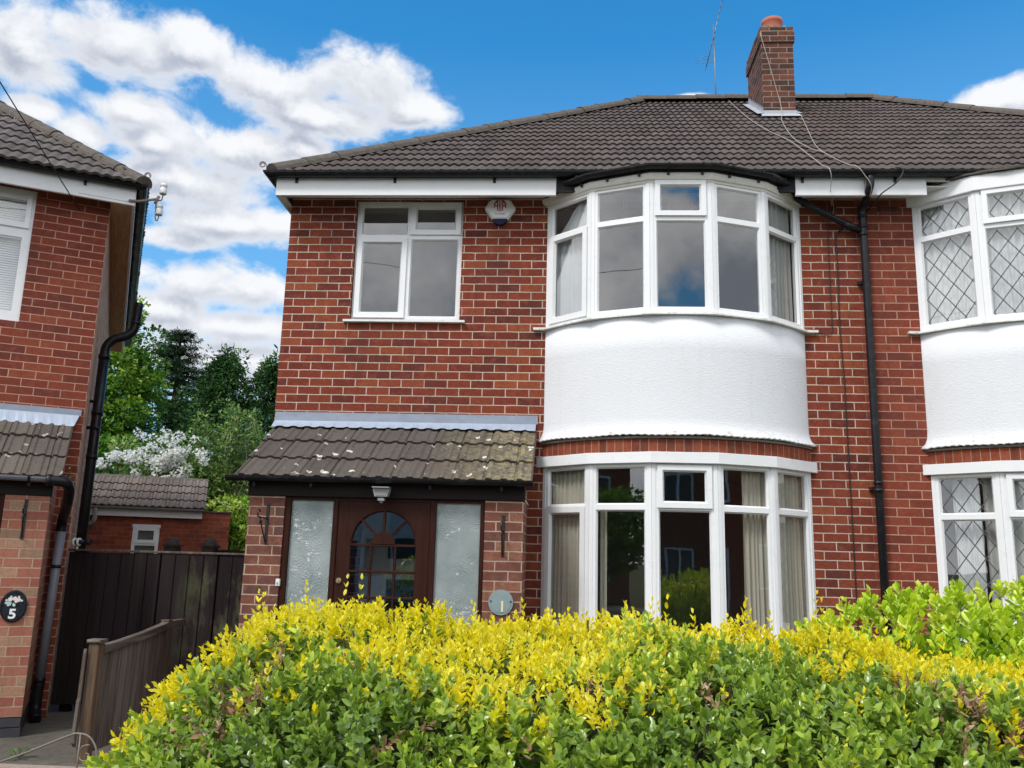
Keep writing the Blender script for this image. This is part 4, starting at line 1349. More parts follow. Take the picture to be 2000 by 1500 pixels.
hip_curl(left, (OVS - 0.02, -0.37, EZ + 0.06), 0.98, -0.2)
mb = MB()
mb.cbox(-LH_W, 0.235, -0.236, -0.208, 5.118, 5.300)
mb.box(0.207, 0.235, -0.2075, LH_D + 0.2, 5.118, 5.300)
mb.box(-0.30, 0.21, -0.242, -0.2365, 5.150, 5.190)
mb.build('fascia', M['fascia'], left)
mb = MB()
mb.box(-LH_W, 0.0, -0.2075, -0.002, 5.215, 5.225)
mb.box(0.002, 0.2065, -0.2075, LH_D, 5.124, 5.134)
mb.build('soffit', M['soffit'], left)
mb = MB()
mb.sweep([(o_, h + 5.338) for o_, h in gutter_prof(0.054)], [(-LH_W, -0.238), (0.237, -0.238), (0.237, LH_D + 0.2)])
lg = mb.build('gutter', M['black'], left)
gutter_brackets(lg, [((x, -0.238, 5.338), FX, FN) for x in (-2.1, -1.2, -0.25)], 0.054)
gutter_brackets(lg, [((0.237, y, 5.338), (0, 1, 0), (1, 0, 0)) for y in (0.4, 1.3, 2.2, 3.1, 4.0, 4.9, 5.8, 6.7)], 0.054)
# soil pipe with its offset vent
mb = MB()
sp = [(0.088, 1.0, 0.0), (0.090, 1.0, 2.6), (0.092, 1.0, 3.72)]
mb.tube(sp, 0.055, 12)
mb.tube(bez([(0.092, 1.0, 3.70), (0.10, 1.0, 3.84), (0.17, 1.0, 3.94), (0.28, 1.0, 3.99), (0.355, 1.0, 4.06), (0.375, 1.0, 4.16), (0.385, 1.0, 4.40)], 4), 0.052, 12)
for q in (2.55, 3.05, 3.70):
    mb.tube([(0.091, 1.0, q), (0.091, 1.0, q + 0.05)], 0.062, 12)
mb.tube([(0.375, 1.0, 4.14), (0.377, 1.0, 4.18)], 0.060, 12)
mb.tube([(0.0, 1.0, 3.2), (0.09, 1.0, 3.2)], 0.018, 6)
mb.tube([(0.0, 1.0, 2.9), (0.13, 0.93, 2.9)], 0.020, 6)
mb.build('soil_pipe', M['black'], left)
# porch
LP = 0.846
mb = MB().frame((0, -LP, 0), FX, FN)
mb.wall(-0.505, -0.155, 0.165, 2.03)
mb.frame((-0.155, 0, 0), (0, 1, 0), (1, 0, 0)); mb.wall(-LP, -0.001, 0.165, 2.18)
mb.frame((-0.505, 0, 0), (0, 1, 0), (-1, 0, 0)); mb.wall(-LP, -0.001, 0.165, 2.03)
lpw = mb.build('porch_wall', M['brick_pale'], left)
mb = MB()
mb.frame((0, -LP, 0), FX, FN)
for x0, x1 in ((-0.505, -0.40), (-0.39, -0.157)):
    mb.box(x0, x1, -0.10, 0.0, 0.083, 0.156)
mb.box(-0.508, -0.150, -0.10, 0.004, 0.0, 0.075)
mb.fr = None
mb.box(-0.20, -0.152, -LP + 0.1, -0.001, 0.0, 0.16)
mb.build('plinth', M['brick_blue'], lpw)
mb = MB()
mb.cbox(-3.4, -0.145, -LP - 0.010, -LP + 0.10, 2.030, 2.150, 0.006)
mb.build('porch_beam', M['beam'], left)
mb = MB()
qz0, qy0, qz1, qy1 = 2.185, -0.985, 2.80, -0.03
ql = math.hypot(qz1 - qz0, qy1 - qy0)
tiles(mb, (0, qy0, qz0), (1, 0, 0), (0, (qy1 - qy0) / ql, (qz1 - qz0) / ql), 0, 3, ql / 3 + 0.005, 0.100, uL=lambda v: -3.5, uR=lambda v: -0.075 - 0.02 * v, amp=0.012, step=0.024, shape='trap', spr=12, jit=0.004)
lpr = mb.build('porch_roof', M['tile_porch2'], left)
mb = MB()
mb.prism([(qy0 + 0.03, qz0 - 0.03), (qy0 + 0.03, qz0 + 0.012), (qy1, qz1 - 0.010), (qy1, qz1 - 0.09)], -0.105, -0.083, axis='x')
mb.face([(-3.4, qy0 + 0.06, qz0 - 0.015), (-0.1, qy0 + 0.06, qz0 - 0.015), (-0.1, qy1, qz1 - 0.06), (-3.4, qy1, qz1 - 0.06)])
mb.build('verge_board', M['mortar_cap'], lpr)
mb = MB()
mb.face([(-3.5, -0.012, 2.948), (-0.027, -0.012, 2.948), (-0.025, -0.016, 2.890), (-3.5, -0.016, 2.890)])
mb.face([(-3.5, -0.001, 2.952), (-0.027, -0.001, 2.952), (-0.027, -0.012, 2.948), (-3.5, -0.012, 2.948)])
lf = mb.build('flashing', M['lead'], left)
mb = MB()
for i in range(100):
    xa, xb = -3.5 + 3.46 * i / 100, -3.5 + 3.46 * (i + 1) / 100
    def ap2(x, v):
        t = (x / 0.100) % 1.0
        return (x if x < -0.06 else x - 0.05 * v, -0.016 - 0.085 * v, 2.890 - 0.125 * v + (0.006 * v if 0.08 < t < 0.49 else 0))
    mb.face([ap2(xa, 0), ap2(xb, 0), ap2(xb, 1), ap2(xa, 1)])
mb.build('lead_apron', M['lead_pale'], lf)
mb = MB()
mb.sweep([(o_, h + 2.192) for o_, h in gutter_prof(0.044)], [(-3.5, qy0 + 0.055), (-0.185, qy0 + 0.055)])
lpg = mb.build('porch_gutter', M['grey_pipe'], left)
gutter_brackets(lpg, [((x, qy0 + 0.055, 2.192), FX, FN) for x in (-1.4, -0.33)], 0.044, 0.02)
mb = MB()
mb.tube([(-0.20, qy0 + 0.012, 2.165), (-0.16, qy0 + 0.012, 2.165)], 0.052, 12)
mb.tube(bez([(-0.17, qy0 + 0.012, 2.165), (-0.06, qy0 + 0.03, 2.160), (-0.015, -0.86, 2.120), (-0.02, -0.66, 2.02), (-0.045, -0.36, 1.93), (-0.066, -0.16, 1.86), (-0.068, -0.105, 1.80), (-0.069, -0.10, 1.74)], 5), 0.047, 12)
mb.build('gutter_elbow', M['black'], left)
mb = MB()
mb.tube([(-0.068, -0.10, 1.76), (-0.088, -0.10, 0.36)], 0.042, 12)
ldp = mb.build('downpipe', M['grey_pipe'], left)
mb = MB()
MB().tube([(-0.076, -0.10, 1.42), (-0.0765, -0.10, 1.39)], 0.047, 12).build('pipe_collar', M['black'], ldp)
mb.tube([(-0.0888, -0.10, 0.38), (-0.089, -0.10, 0.34)], 0.052, 12)
mb.tube(bez([(-0.088, -0.10, 0.36), (-0.092, -0.10, 0.15), (-0.09, -0.14, 0.08), (-0.07, -0.24, 0.03)], 4), 0.048, 12)
mb.build('pipe_shoe', M['black'], ldp)
mb = MB()
mb.box(-0.56, -0.507, -LP + 0.01, -LP + 0.10, 0, 2.03)
mb.box(-1.40, -0.56, -LP + 0.03, -LP + 0.08, 0, 2.03)
mb.build('porch_screen', M['door'], left)

# ================================================================== OUTBUILDING
shed = thing('outbuilding', 'low orange-red brick outbuilding with a tiled roof and one small white window', 'outbuilding', (-7.09, 8.5, 0), 0.40)
mb = MB().frame((0, 0, 0), FX, FN)
mb.wall(-4.2, 0.512, 0, 2.315, [(-1.249, -0.771, 1.22, 2.03)], 0.07)
mb.frame((0.512, 0, 0), (0, 1, 0), (1, 0, 0)); mb.wall(0, 2.4, 0, 2.315)
mb.frame((-4.2, 0, 0), (0, 1, 0), (-1, 0, 0)); mb.wall(0, 2.4, 0, 2.315)
mb.frame((0, 2.4, 0), FX, (0, 1, 0)); mb.wall(-4.2, 0.512, 0, 2.315)
mb.build('wall', M['brick_shed'], shed)
mb = MB()
mb.box(0.045, 0.53, -0.02, 2.42, 2.318, 2.348)
mb.build('coping', M['stone'], shed)
mb = MB()
tiles(mb, (-4.3, -0.11, 2.372), (1, 0, 0), (0, 0.866, 0.5), 0, 4, 0.315, 0.128, uL=lambda v: 0, uR=lambda v: 4.33, amp=0.02, step=0.026, shape='trap', spr=10)
tiles(mb, (0.03, 2.27, 2.372), (-1, 0, 0), (0, -0.866, 0.5), 0, 4, 0.315, 0.128, uL=lambda v: 0, uR=lambda v: 4.33, amp=0.02, step=0.026, shape='trap', spr=6)
sr = mb.build('roof', M['tile_shed'], shed)
mb = MB()
ridge_run(mb, (-4.3, 1.08, 2.985), (0.035, 1.08, 2.985), 0.115)
mb.build('ridge_tiles', M['ridge'], sr)
mb = MB()
mb.prism([(-0.08, 2.31), (1.08, 2.96), (2.24, 2.31)], -0.03, 0.0, axis='x')
mb.build('gable', M['brick_shed'], sr)
mb = MB()
mb.box(-4.2, -0.02, -0.085, -0.060, 2.188, 2.330)
mb.build('fascia', M['upvc_old'], shed)
mb = MB()
mb.sweep([(o_, h + 2.365) for o_, h in gutter_prof(0.05)], [(-4.2, -0.087), (0.035, -0.087)])
mb.tube(bez([(-1.925, -0.13, 2.33), (-1.925, -0.13, 2.12), (-1.97, -0.09, 2.04), (-2.05, -0.05, 2.0), (-2.09, -0.05, 1.9), (-2.09, -0.05, 0.1)], 3), 0.04, 8)
mb.build('gutter', M['shed_pipe'], shed)
mb = MB().frame((0, 0, 0), FX, FN)
a, b, c, d = -1.249, -0.771, 1.22, 2.03
mb.box(a - 0.012, b + 0.012, -0.05, 0.018, d - 0.045, d + 0.016)
for q in ((a, a + 0.060, c, d - 0.045), (b - 0.060, b, c, d - 0.045), (a + 0.060, b - 0.060, 1.645, 1.70), (a + 0.060, b - 0.060, c, c + 0.07)):
    mb.box(q[0], q[1], -0.06, 0.0, q[2], q[3])
for q in ((a + 0.050, a + 0.098, 1.69, 1.985), (b - 0.098, b - 0.050, 1.69, 1.985), (a + 0.098, b - 0.098, 1.69, 1.755), (a + 0.098, b - 0.098, 1.93, 1.985)):
    mb.box(q[0], q[1], -0.02, 0.014, q[2], q[3])
sw = mb.build('window', M['upvc'], shed)
for q in ((a + 0.060, b - 0.060, c + 0.07, 1.645), (a + 0.098, b - 0.098, 1.755, 1.93)):
    mb = MB().frame((0, 0, 0), FX, FN)
    pane(mb, *q, -0.03)
    mb.build('pane', M['shed_pane'], sw)

# gate piers and rear fence behind the tall gate
def pier(x, y, label):
    t = thing('gate_pier', label, 'gate pier', (x, y, 0), 0, 'domed stone gate piers')
    mb = MB()
    mb.box(x - 0.085, x + 0.085, y - 0.085, y + 0.085, 0, 1.50)
    mb.box(x - 0.115, x + 0.115, y - 0.115, y + 0.115, 1.50, 1.545)
    mb.box(x - 0.080, x + 0.080, y - 0.080, y + 0.080, 1.545, 1.63)
    mb.box(x - 0.100, x + 0.100, y - 0.100, y + 0.100, 1.63, 1.655)
    mb.build('pier_shaft', M['stone'], t)
    mb = MB()
    mb.lathe([(0.085, 1.655), (0.078, 1.70), (0.055, 1.735), (0.025, 1.752), (0.0, 1.755)], (x, y, 0), 14)
    mb.build('pier_cap', M['stone'], t)
pier(-5.125, 3.0, 'dark mossy gate pier with a pale-topped dome, next to the small white outbuilding window')
pier(-4.62, 3.0, 'dark mossy domed gate pier joined to a low dark wooden rail behind the gate')
t = thing('board_fence', 'low dark wooden fence behind the tall gate, joined to a domed pier', 'fence', (-4.0, 3.05, 0))
mb = MB()
for i in range(9):
    mb.box(-4.52 + i * 0.15, -4.38 + i * 0.15, 3.04, 3.06, 0.05, 1.50)
mb.build('board_panel', M['gate'], t)
mb = MB()
mb.box(-4.53, -3.15, 3.02, 3.08, 1.505, 1.60)
mb.build('top_rail', M['gate'], t)

# ================================================================== TALL GATE between the houses
gate = thing('tall_gate', 'tall dark stained board gate with green algae closing the gap between the two houses', 'gate', (-3.92, 0.36, 0))
GY = 0.36
rr = random.Random(3)
for x0, x1 in ((-4.985, -4.030), (-4.018, -3.438), (-3.428, -2.860)):
    mb = MB()
    n = max(2, round((x1 - x0) / 0.145))
    w = (x1 - x0) / n
    for i in range(n):
        a, b = x0 + i * w + 0.003, x0 + (i + 1) * w - 0.003
        yy = GY + rr.uniform(-0.004, 0.004)
        mb.cbox(a, b, yy, yy + 0.02, 0.06 + rr.uniform(0, 0.03), 1.545 + rr.uniform(-0.004, 0.004), 0.005)
    mb.box(x0, x1, GY + 0.026, GY + 0.07, 0.30, 0.40)
    mb.box(x0, x1, GY + 0.026, GY + 0.07, 1.25, 1.35)
    mb.build('board_panel', M['gate'], gate)
mb = MB()
mb.cbox(-4.99, -2.86, GY - 0.012, GY + 0.06, 1.552, 1.574, 0.004)
mb.build('cap_rail', M['old_rail'], gate)
mb = MB()
mb.box(-4.93, -4.84, GY + 0.075, GY + 0.15, 0, 1.57)
mb.build('gate_post', M['gate'], gate)
MB().box(-3.48, -3.39, GY + 0.075, GY + 0.15, 0, 1.57).build('gate_post', M['gate'], gate)
MB().box(-4.07, -3.98, GY + 0.075, GY + 0.15, 0, 1.57).build('gate_post', M['gate'], gate)
# wall lamp-like tap fitting on top of the gate by the soil pipe
fit = thing('outside_tap', 'small white and black pipe fitting between the gate top and the black soil pipe', 'tap', (-4.83, 0.33, 1.58))
mb = MB()
mb.tube([(-4.92, 0.30, 1.64), (-4.80, 0.30, 1.645)], 0.022, 10)
mb.tube([(-4.79, 0.30, 1.645), (-4.74, 0.30, 1.645)], 0.034, 10)
mb.build('valve', M['black'], fit)
mb = MB()
for x in (-4.905, -4.86):
    mb.tube([(x - 0.008, 0.30, 1.642), (x + 0.008, 0.30, 1.642)], 0.042, 14)
mb.tube([(-4.88, 0.31, 1.60), (-4.88, 0.31, 1.57)], 0.012, 8)
mb.build('collar', M['white_plastic'], fit)

# ================================================================== LOW WEATHERED FENCE
lowf = thing('low_fence', 'short weathered brown board fence with a capped post between path and hedge', 'fence', (-3.6, -0.9, 0))
FXX = -3.585
mb = MB()
mb.cbox(-3.635, -3.552, -1.528, -1.446, 0.0, 0.868, 0.006)
mb.build('post', M['old_post'], lowf)
mb = MB()
mb.cbox(-3.650, -3.537, -1.545, -1.430, 0.869, 0.897, 0.010)
mb.build('post_cap', M['old_rail'], lowf)
mb = MB()
mb.cbox(-3.628, -3.552, -0.355, -0.28, 0.0, 0.965, 0.006)
mb.build('post', M['old_post'], lowf)
ftop = lambda y: 0.845 + 0.105 * ((y + 1.44) / 1.16) ** 1.5 if y > -1.44 else 0.845
mb = MB()
n = 15
for i in range(n):
    a, b = -1.438 + i * 1.075 / n + 0.002, -1.438 + (i + 1) * 1.075 / n - 0.002
    q = rr.uniform(-0.004, 0.004)
    za, zb = ftop(a) - 0.02, ftop(b) - 0.02
    xx0, xx1 = FXX - 0.009 + q, FXX + 0.009 + q
    P8 = [(xx0, a, 0.06), (xx1, a, 0.06), (xx1, b, 0.06), (xx0, b, 0.06), (xx0, a, za), (xx1, a, za), (xx1, b, zb), (xx0, b, zb)]
    for f in ((0, 3, 2, 1), (4, 5, 6, 7), (0, 1, 5, 4), (1, 2, 6, 5), (2, 3, 7, 6), (3, 0, 4, 7)):
        mb.face([P8[k] for k in f])
mb.build('fence_board', M['old_wood'], lowf)
mb = MB()
for i in range(16):
    a, b = -1.438 + i * 1.45 / 16, -1.438 + (i + 1) * 1.45 / 16
    za, zb = ftop(min(a, -0.3)) - 0.015, ftop(min(b, -0.3)) - 0.015
    x0, x1 = FXX - 0.024, FXX + 0.034
    P8 = [(x0, a, za - 0.04), (x1, a, za - 0.04), (x1, b, zb - 0.04), (x0, b, zb - 0.04), (x0, a, za + 0.02), (x1, a, za + 0.02), (x1, b, zb + 0.02), (x0, b, zb + 0.02)]
    for f in ((0, 3, 2, 1), (4, 5, 6, 7), (0, 1, 5, 4), (1, 2, 6, 5), (2, 3, 7, 6), (3, 0, 4, 7)):
        mb.face([P8[k] for k in f])
mb.build('top_rail', M['old_rail'], lowf)
mb = MB()
mb.prism([(-1.585, 0.22), (-1.575, 0.45), (-1.565, 0.47), (-1.560, 0.80), (-1.550, 0.83), (-1.548, 0.12), (-1.575, 0.15)], -3.655, -3.63, axis='x')
mb.build('side_batten', M['old_wood'], lowf)

# wrought iron scroll rail in the left foreground
ir = thing('iron_railing', 'thin bare wrought iron rail ending in a scroll in front of the path', 'railing', (-3.5, -2.2, 0))
IY = -2.2
mb = MB()
mb.tube(bez([(-4.6, IY, -0.10), (-3.79, IY, 0.152), (-3.36, IY, 0.325), (-3.27, IY, 0.352), (-3.19, IY, 0.335), (-3.135, IY, 0.27), (-3.12, IY, 0.20)], 6), 0.0065, 8)
mb.build('top_bar', M['bare_iron'], ir)
mb = MB()
cen = (-3.20, 0.215)
mb.tube([(cen[0] + 0.068 * math.cos(a) * (1 - 0.03 * k), IY + 0.004, cen[1] + 0.068 * math.sin(a) * (1 - 0.03 * k)) for k, a in enumerate(np.linspace(1.25, 1.25 + 2.1 * PI, 30))], 0.005, 8)
mb.tube(bez([(-3.19, IY, 0.148), (-3.12, IY, 0.165), (-3.02, IY, 0.25), (-2.95, IY, 0.33)], 5), 0.006, 8)
mb.build('scroll', M['bare_iron'], ir)
mb = MB()
mb.tube([(-3.25, IY, 0.0), (-3.25, IY, 0.35)], 0.006, 8)
mb.build('upright', M['bare_iron'], ir)

# ================================================================== SMALL FITTINGS
# alarm box
al = thing('alarm_box', 'white hexagonal burglar alarm box with red lettering and a blue base under the eaves', 'alarm box', (-0.677, 0, 4.93))
out_ = [(-0.832, 5.075), (-0.815, 5.105), (-0.760, 5.165), (-0.600, 5.165), (-0.540, 5.105), (-0.522, 5.075), (-0.527, 5.045), (-0.597, 4.985), (-0.757, 4.985), (-0.827, 5.045)]
out_ = [(-0.832, 5.090), (-0.790, 5.155), (-0.765, 5.172), (-0.590, 5.172), (-0.565, 5.155), (-0.522, 5.090), (-0.524, 5.065), (-0.598, 4.962), (-0.756, 4.962), (-0.830, 5.065)]
mb = MB()
cxm, czm = -0.677, 5.08
inn = [(cxm + (x - cxm) * 0.86, czm + (z - czm) * 0.88) for x, z in out_]
for i in range(10):
    j = (i + 1) % 10
    mb.face([(out_[i][0], -0.001, out_[i][1]), (out_[j][0], -0.001, out_[j][1]), (out_[j][0], -0.045, out_[j][1]), (out_[i][0], -0.045, out_[i][1])])
    mb.face([(out_[i][0], -0.045, out_[i][1]), (out_[j][0], -0.045, out_[j][1]), (inn[j][0], -0.066, inn[j][1]), (inn[i][0], -0.066, inn[i][1])])
mb.face([(x, -0.066, z) for x, z in inn])
mb.build('case', M['white_plastic'], al)
mb = MB()
low = [(-0.756, 4.961), (-0.735, 4.972), (-0.62, 4.972), (-0.598, 4.961), (-0.640, 4.915), (-0.677, 4.905), (-0.714, 4.915)]
mb.prism(low, -0.052, -0.002, axis='y')
mb.build('strobe', M['navy'], al)
# lettering: A K A in a disc of tall strokes, and the small word below
mb = MB()
def bars(x0, x1, z0, z1):
    mb.box(cxm + x0, cxm + x1, -0.0675, -0.0655, czm + z0, czm + z1)
rad_ = 0.064
zc = 5.106 - czm
circ = lambda x: math.sqrt(max(0, rad_ ** 2 - x * x))
for sx in (-1, 1):
    # letter A : outer curved leg, inner leg, cross bar
    seg = [(-0.062, -0.052), (-0.052, -0.040), (-0.040, -0.030)]
    for a, b in seg:
        xm_ = (a + b) / 2
        top = zc + circ(xm_)
        lo_ = (top - 0.026) if a > -0.055 else zc - 0.026
        x0, x1 = (a, b) if sx < 0 else (-b, -a)
        bars(x0, x1, lo_, top)
    x0, x1 = (-0.030, -0.020) if sx < 0 else (0.020, 0.030)
    bars(x0, x1, zc - 0.058, zc + circ(0.026))
    x0, x1 = (-0.052, -0.030) if sx < 0 else (0.030, 0.052)
    bars(x0, x1, zc - 0.010, zc + 0.002)
bars(-0.012, -0.004, zc - 0.066, zc + rad_ - 0.002)
bars(0.004, 0.012, zc - 0.066, zc - 0.008)
bars(0.004, 0.012, zc + 0.006, zc + rad_ - 0.004)
bars(-0.003, 0.005, zc - 0.008, zc + 0.006)
mb.build('lettering', M['red_ink'], al)
text_mesh('lettering', 'ALARMS', 0.024, (cxm, -0.0665, 5.014), FX, FN, M['grey_ink'], al, 0.0006, 0.0004, 1.2)

# security light on the porch beam
sl = thing('security_light', 'small grey floodlight with motion sensor fixed over the porch door', 'security light', (-1.535, -0.87, 2.05))
mb = MB()
yl = -1.00
for (za, ya, zb, yb_) in ():
    pass
mb.prism([(-1.605, 2.135), (-1.598, 2.150), (-1.472, 2.150), (-1.465, 2.135), (-1.482, 2.078), (-1.588, 2.078)], yl - 0.012, yl + 0.075, axis='y')
mb.box(-1.608, -1.462, yl - 0.045, yl + 0.06, 2.150, 2.158)
mb.box(-1.56, -1.51, yl + 0.075, -0.866, 2.09, 2.13)
mb.build('lamp_case', M['lamp_grey'], sl)
mb = MB()
mb.prism([(-1.590, 2.132), (-1.480, 2.132), (-1.492, 2.088), (-1.578, 2.088)], yl - 0.016, yl - 0.012, axis='y')
mb.build('lens', M['lamp_glass'], sl)
mb = MB()
mb.box(-1.562, -1.508, yl + 0.0, yl + 0.06, 2.044, 2.066)
mb.lathe([(0.016, 2.044), (0.015, 2.034), (0.008, 2.024), (0.0, 2.021)], (-1.535, yl + 0.025, 0), 12)
mb.box(-1.545, -1.525, yl + 0.03, yl + 0.05, 2.066, 2.080)
mb.build('sensor', M['lamp_grey'], sl)

# bell push
bl = thing('door_bell', 'tiny white bell push on the dark porch frame beside the left pier', 'door bell', (-2.412, -0.838, 1.31))
mb = MB().cbox(-2.430, -2.394, -0.862, -0.838, 1.312, 1.372, 0.004)
mb.build('base', M['white_plastic'], bl)
mb = MB().tube([(-2.412, -0.862, 1.335), (-2.412, -0.866, 1.335)], 0.009, 10)
mb.build('button', M['lamp_grey'], bl)

# hanging basket brackets
def bracket_mesh(kind):
    """built at origin, wall plane y=0, projecting to -y"""
    mb = MB()
    mb.box(-0.013, 0.013, -0.006, 0.0, -0.17, 0.16)
    mb.prism([(-0.013, 0.16), (0.013, 0.16), (0.020, 0.178), (0.008, 0.170), (0.0, 0.182), (-0.008, 0.170), (-0.020, 0.178)], -0.006, 0.0, axis='y')
    return mb
def make_bracket(label):
    t = thing('basket_bracket', label, 'bracket', (0, 0, 0), 0, 'iron hanging basket brackets')
    bracket_mesh(0).build('wall_bar', M['iron'], t)
    mb = MB()
    mb.tube([(0, -0.004, 0.045), (0, -0.16, 0.050), (0, -0.22, 0.052)], 0.007, 6)
    mb.tube([(0, -0.215 - 0.030 * math.sin(a), 0.082 - 0.030 * math.cos(a)) for a in np.linspace(0, 4.2, 14)], 0.0065, 6)
    mb.build('arm', M['iron'], t)
    mb = MB()
    mb.tube(bez([(0, -0.004, -0.150), (0, -0.05, -0.11), (0, -0.13, -0.02), (0, -0.155, 0.035)], 4), 0.0065, 6)
    mb.tube([(0, -0.160 - 0.022 * math.sin(a), 0.018 + 0.022 * math.cos(a)) for a in np.linspace(0, 5.0, 14)], 0.006, 6)
    mb.build('scroll_brace', M['iron'], t)
    return t
b0 = make_bracket('black iron basket bracket on the porch pier next to the white bell push')
b0.location = (-2.548, PF - 0.001, 1.83)
b1 = copy_tree(b0)
b1.location = (-0.502, PF - 0.001, 1.775)
b1['label'] = 'black iron basket bracket on the porch pier above the round grey-green plaque'
b2 = copy_tree(b0)
p = LW(-0.335, LP + 0.001, 1.82)
b2.location = p
b2.rotation_euler = (0, 0, ANG)
b2['label'] = 'black iron basket bracket on the pale brick pier above the number 5 plaque'

# number 5 plaque (local frame of the left house)
pq = thing('number_plaque', 'oval black number 5 plaque with white roses on the pale brick pier', 'house number', LW(-0.325, LP, 0.94), ANG)
def ell(rx, rz, n=36):
    return [(rx * math.cos(2 * PI * k / n), 0.138 + rz * math.sin(2 * PI * k / n)) for k in range(n)]
mb = MB()
mb.prism(ell(0.104, 0.136), -0.012, -0.001, axis='y')
mb.build('plate', M['navy_plate'], pq)
mb = MB()
o1, o2 = ell(0.103, 0.135), ell(0.093, 0.125)
for i in range(36):
    j = (i + 1) % 36
    mb.face([(o1[i][0], -0.014, o1[i][1]), (o1[j][0], -0.014, o1[j][1]), (o2[j][0], -0.018, o2[j][1]), (o2[i][0], -0.018, o2[i][1])])
    mb.face([(o2[i][0], -0.018, o2[i][1]), (o2[j][0], -0.018, o2[j][1]), (o2[j][0], -0.0125, o2[j][1]), (o2[i][0], -0.0125, o2[i][1])])
mb.build('rim', M['black'], pq)
text_mesh('numeral', '5', 0.112, (-0.002, -0.013, 0.070), FX, FN, M['white_ink'], pq, 0.003, 0.0035, 1.1)
mb = MB()
for x, z, r_ in ((-0.030, 0.196, 0.018), (0.004, 0.202, 0.017), (0.034, 0.192, 0.017), (0.016, 0.180, 0.014), (-0.058, 0.188, 0.009), (0.058, 0.184, 0.009), (0.032, 0.216, 0.009)):
    for q in range(5):
        a = 2 * PI * q / 5 + x * 40
        px, pz = x + r_ * 0.55 * math.cos(a), z + r_ * 0.55 * math.sin(a)
        mb.prism([(px + r_ * 0.55 * math.cos(2 * PI * k / 8), pz + r_ * 0.55 * math.sin(2 * PI * k / 8)) for k in range(8)], -0.0165 - 0.0004 * q, -0.012, axis='y')
    mb.prism([(x + r_ * 0.3 * math.cos(2 * PI * k / 8), z + r_ * 0.3 * math.sin(2 * PI * k / 8)) for k in range(8)], -0.0195, -0.012, axis='y')
mb.build('rose_motif', M['pinkish'], pq)
mb = MB()
for x0, z0, x1, z1, w in ((-0.018, 0.170, -0.072, 0.164, 0.012), (-0.016, 0.166, -0.052, 0.140, 0.012), (-0.006, 0.166, 0.008, 0.134, 0.012), (-0.03, 0.21, -0.022, 0.226, 0.010)):
    dx_, dz_ = x1 - x0, z1 - z0
    L_ = math.hypot(dx_, dz_)
    nx_, nz_ = -dz_ / L_ * w, dx_ / L_ * w
    mb.prism([(x0, z0), (x0 + dx_ * 0.4 + nx_, z0 + dz_ * 0.4 + nz_), (x0 + dx_ * 0.8 + nx_ * 0.8, z0 + dz_ * 0.8 + nz_ * 0.8), (x1, z1), (x0 + dx_ * 0.8 - nx_ * 0.8, z0 + dz_ * 0.8 - nz_ * 0.8), (x0 + dx_ * 0.4 - nx_, z0 + dz_ * 0.4 - nz_)], -0.0155, -0.012, axis='y')
mb.build('leaf_motif', M['mint'], pq)

# round plaque on the right pier
rp = thing('number_plaque', 'round grey-green house plaque half hidden by the hedge on the right porch pier', 'house number', (-0.505, PF, 1.13))
mb = MB()
circp = lambda r_, n=36: [(-0.505 + r_ * math.cos(2 * PI * k / n), 1.232 + r_ * math.sin(2 * PI * k / n)) for k in range(n)]
mb.prism(circp(0.104), PF - 0.012, PF - 0.001, axis='y')
mb.prism(circp(0.086), PF - 0.015, PF - 0.012, axis='y')
mb.build('plate', M['verdigris'], rp)
mb = MB()
for x in (-0.588, -0.422):
    mb.tube([(x, PF - 0.012, 1.240), (x, PF - 0.019, 1.240)], 0.007, 10)
mb.build('fixing_screw', M['iron'], rp)
text_mesh('numeral', '1', 0.12, (-0.492, PF - 0.016, 1.195), FX, FN, M['cream_ink'], rp, 0.003, 0.003)

# twin insulators on the end of the left fascia
ins = thing('insulator_bracket', 'rusty bracket with two white ceramic insulators on the angled house eaves corner', 'insulator bracket', LW(0.2, 0.25, 5.05), ANG)
mb = MB()
mb.tube([(-0.03, -0.003, 0.110), (0.06, -0.003, 0.118), (0.24, -0.004, 0.180)], 0.014, 8)
mb.tube([(0.225, -0.004, 0.125), (0.255, -0.004, 0.215)], 0.016, 8)
mb.tube(bez([(0.245, -0.004, 0.165), (0.280, -0.004, 0.175), (0.290, -0.004, 0.215), (0.292, -0.004, 0.25)], 4), 0.008, 6)
mb.tube(bez([(0.232, -0.004, 0.14), (0.238, -0.004, 0.03), (0.245, -0.004, -0.045), (0.262, -0.004, -0.055), (0.272, -0.004, -0.03), (0.272, -0.004, 0.0)], 4), 0.007, 6)
mb.build('arm', M['rust'], ins)
for bx_, bz_ in ((0.290, 0.245), (0.272, 0.005)):
    mb = MB()
    mb.lathe([(0.0, 0.0), (0.034, 0.0), (0.037, 0.010), (0.035, 0.062), (0.029, 0.070), (0.029, 0.076), (0.036, 0.084), (0.036, 0.108), (0.026, 0.120), (0.0, 0.123)], (bx_, -0.004, bz_), 18)
    mb.build('insulator', M['ceramic'], ins)

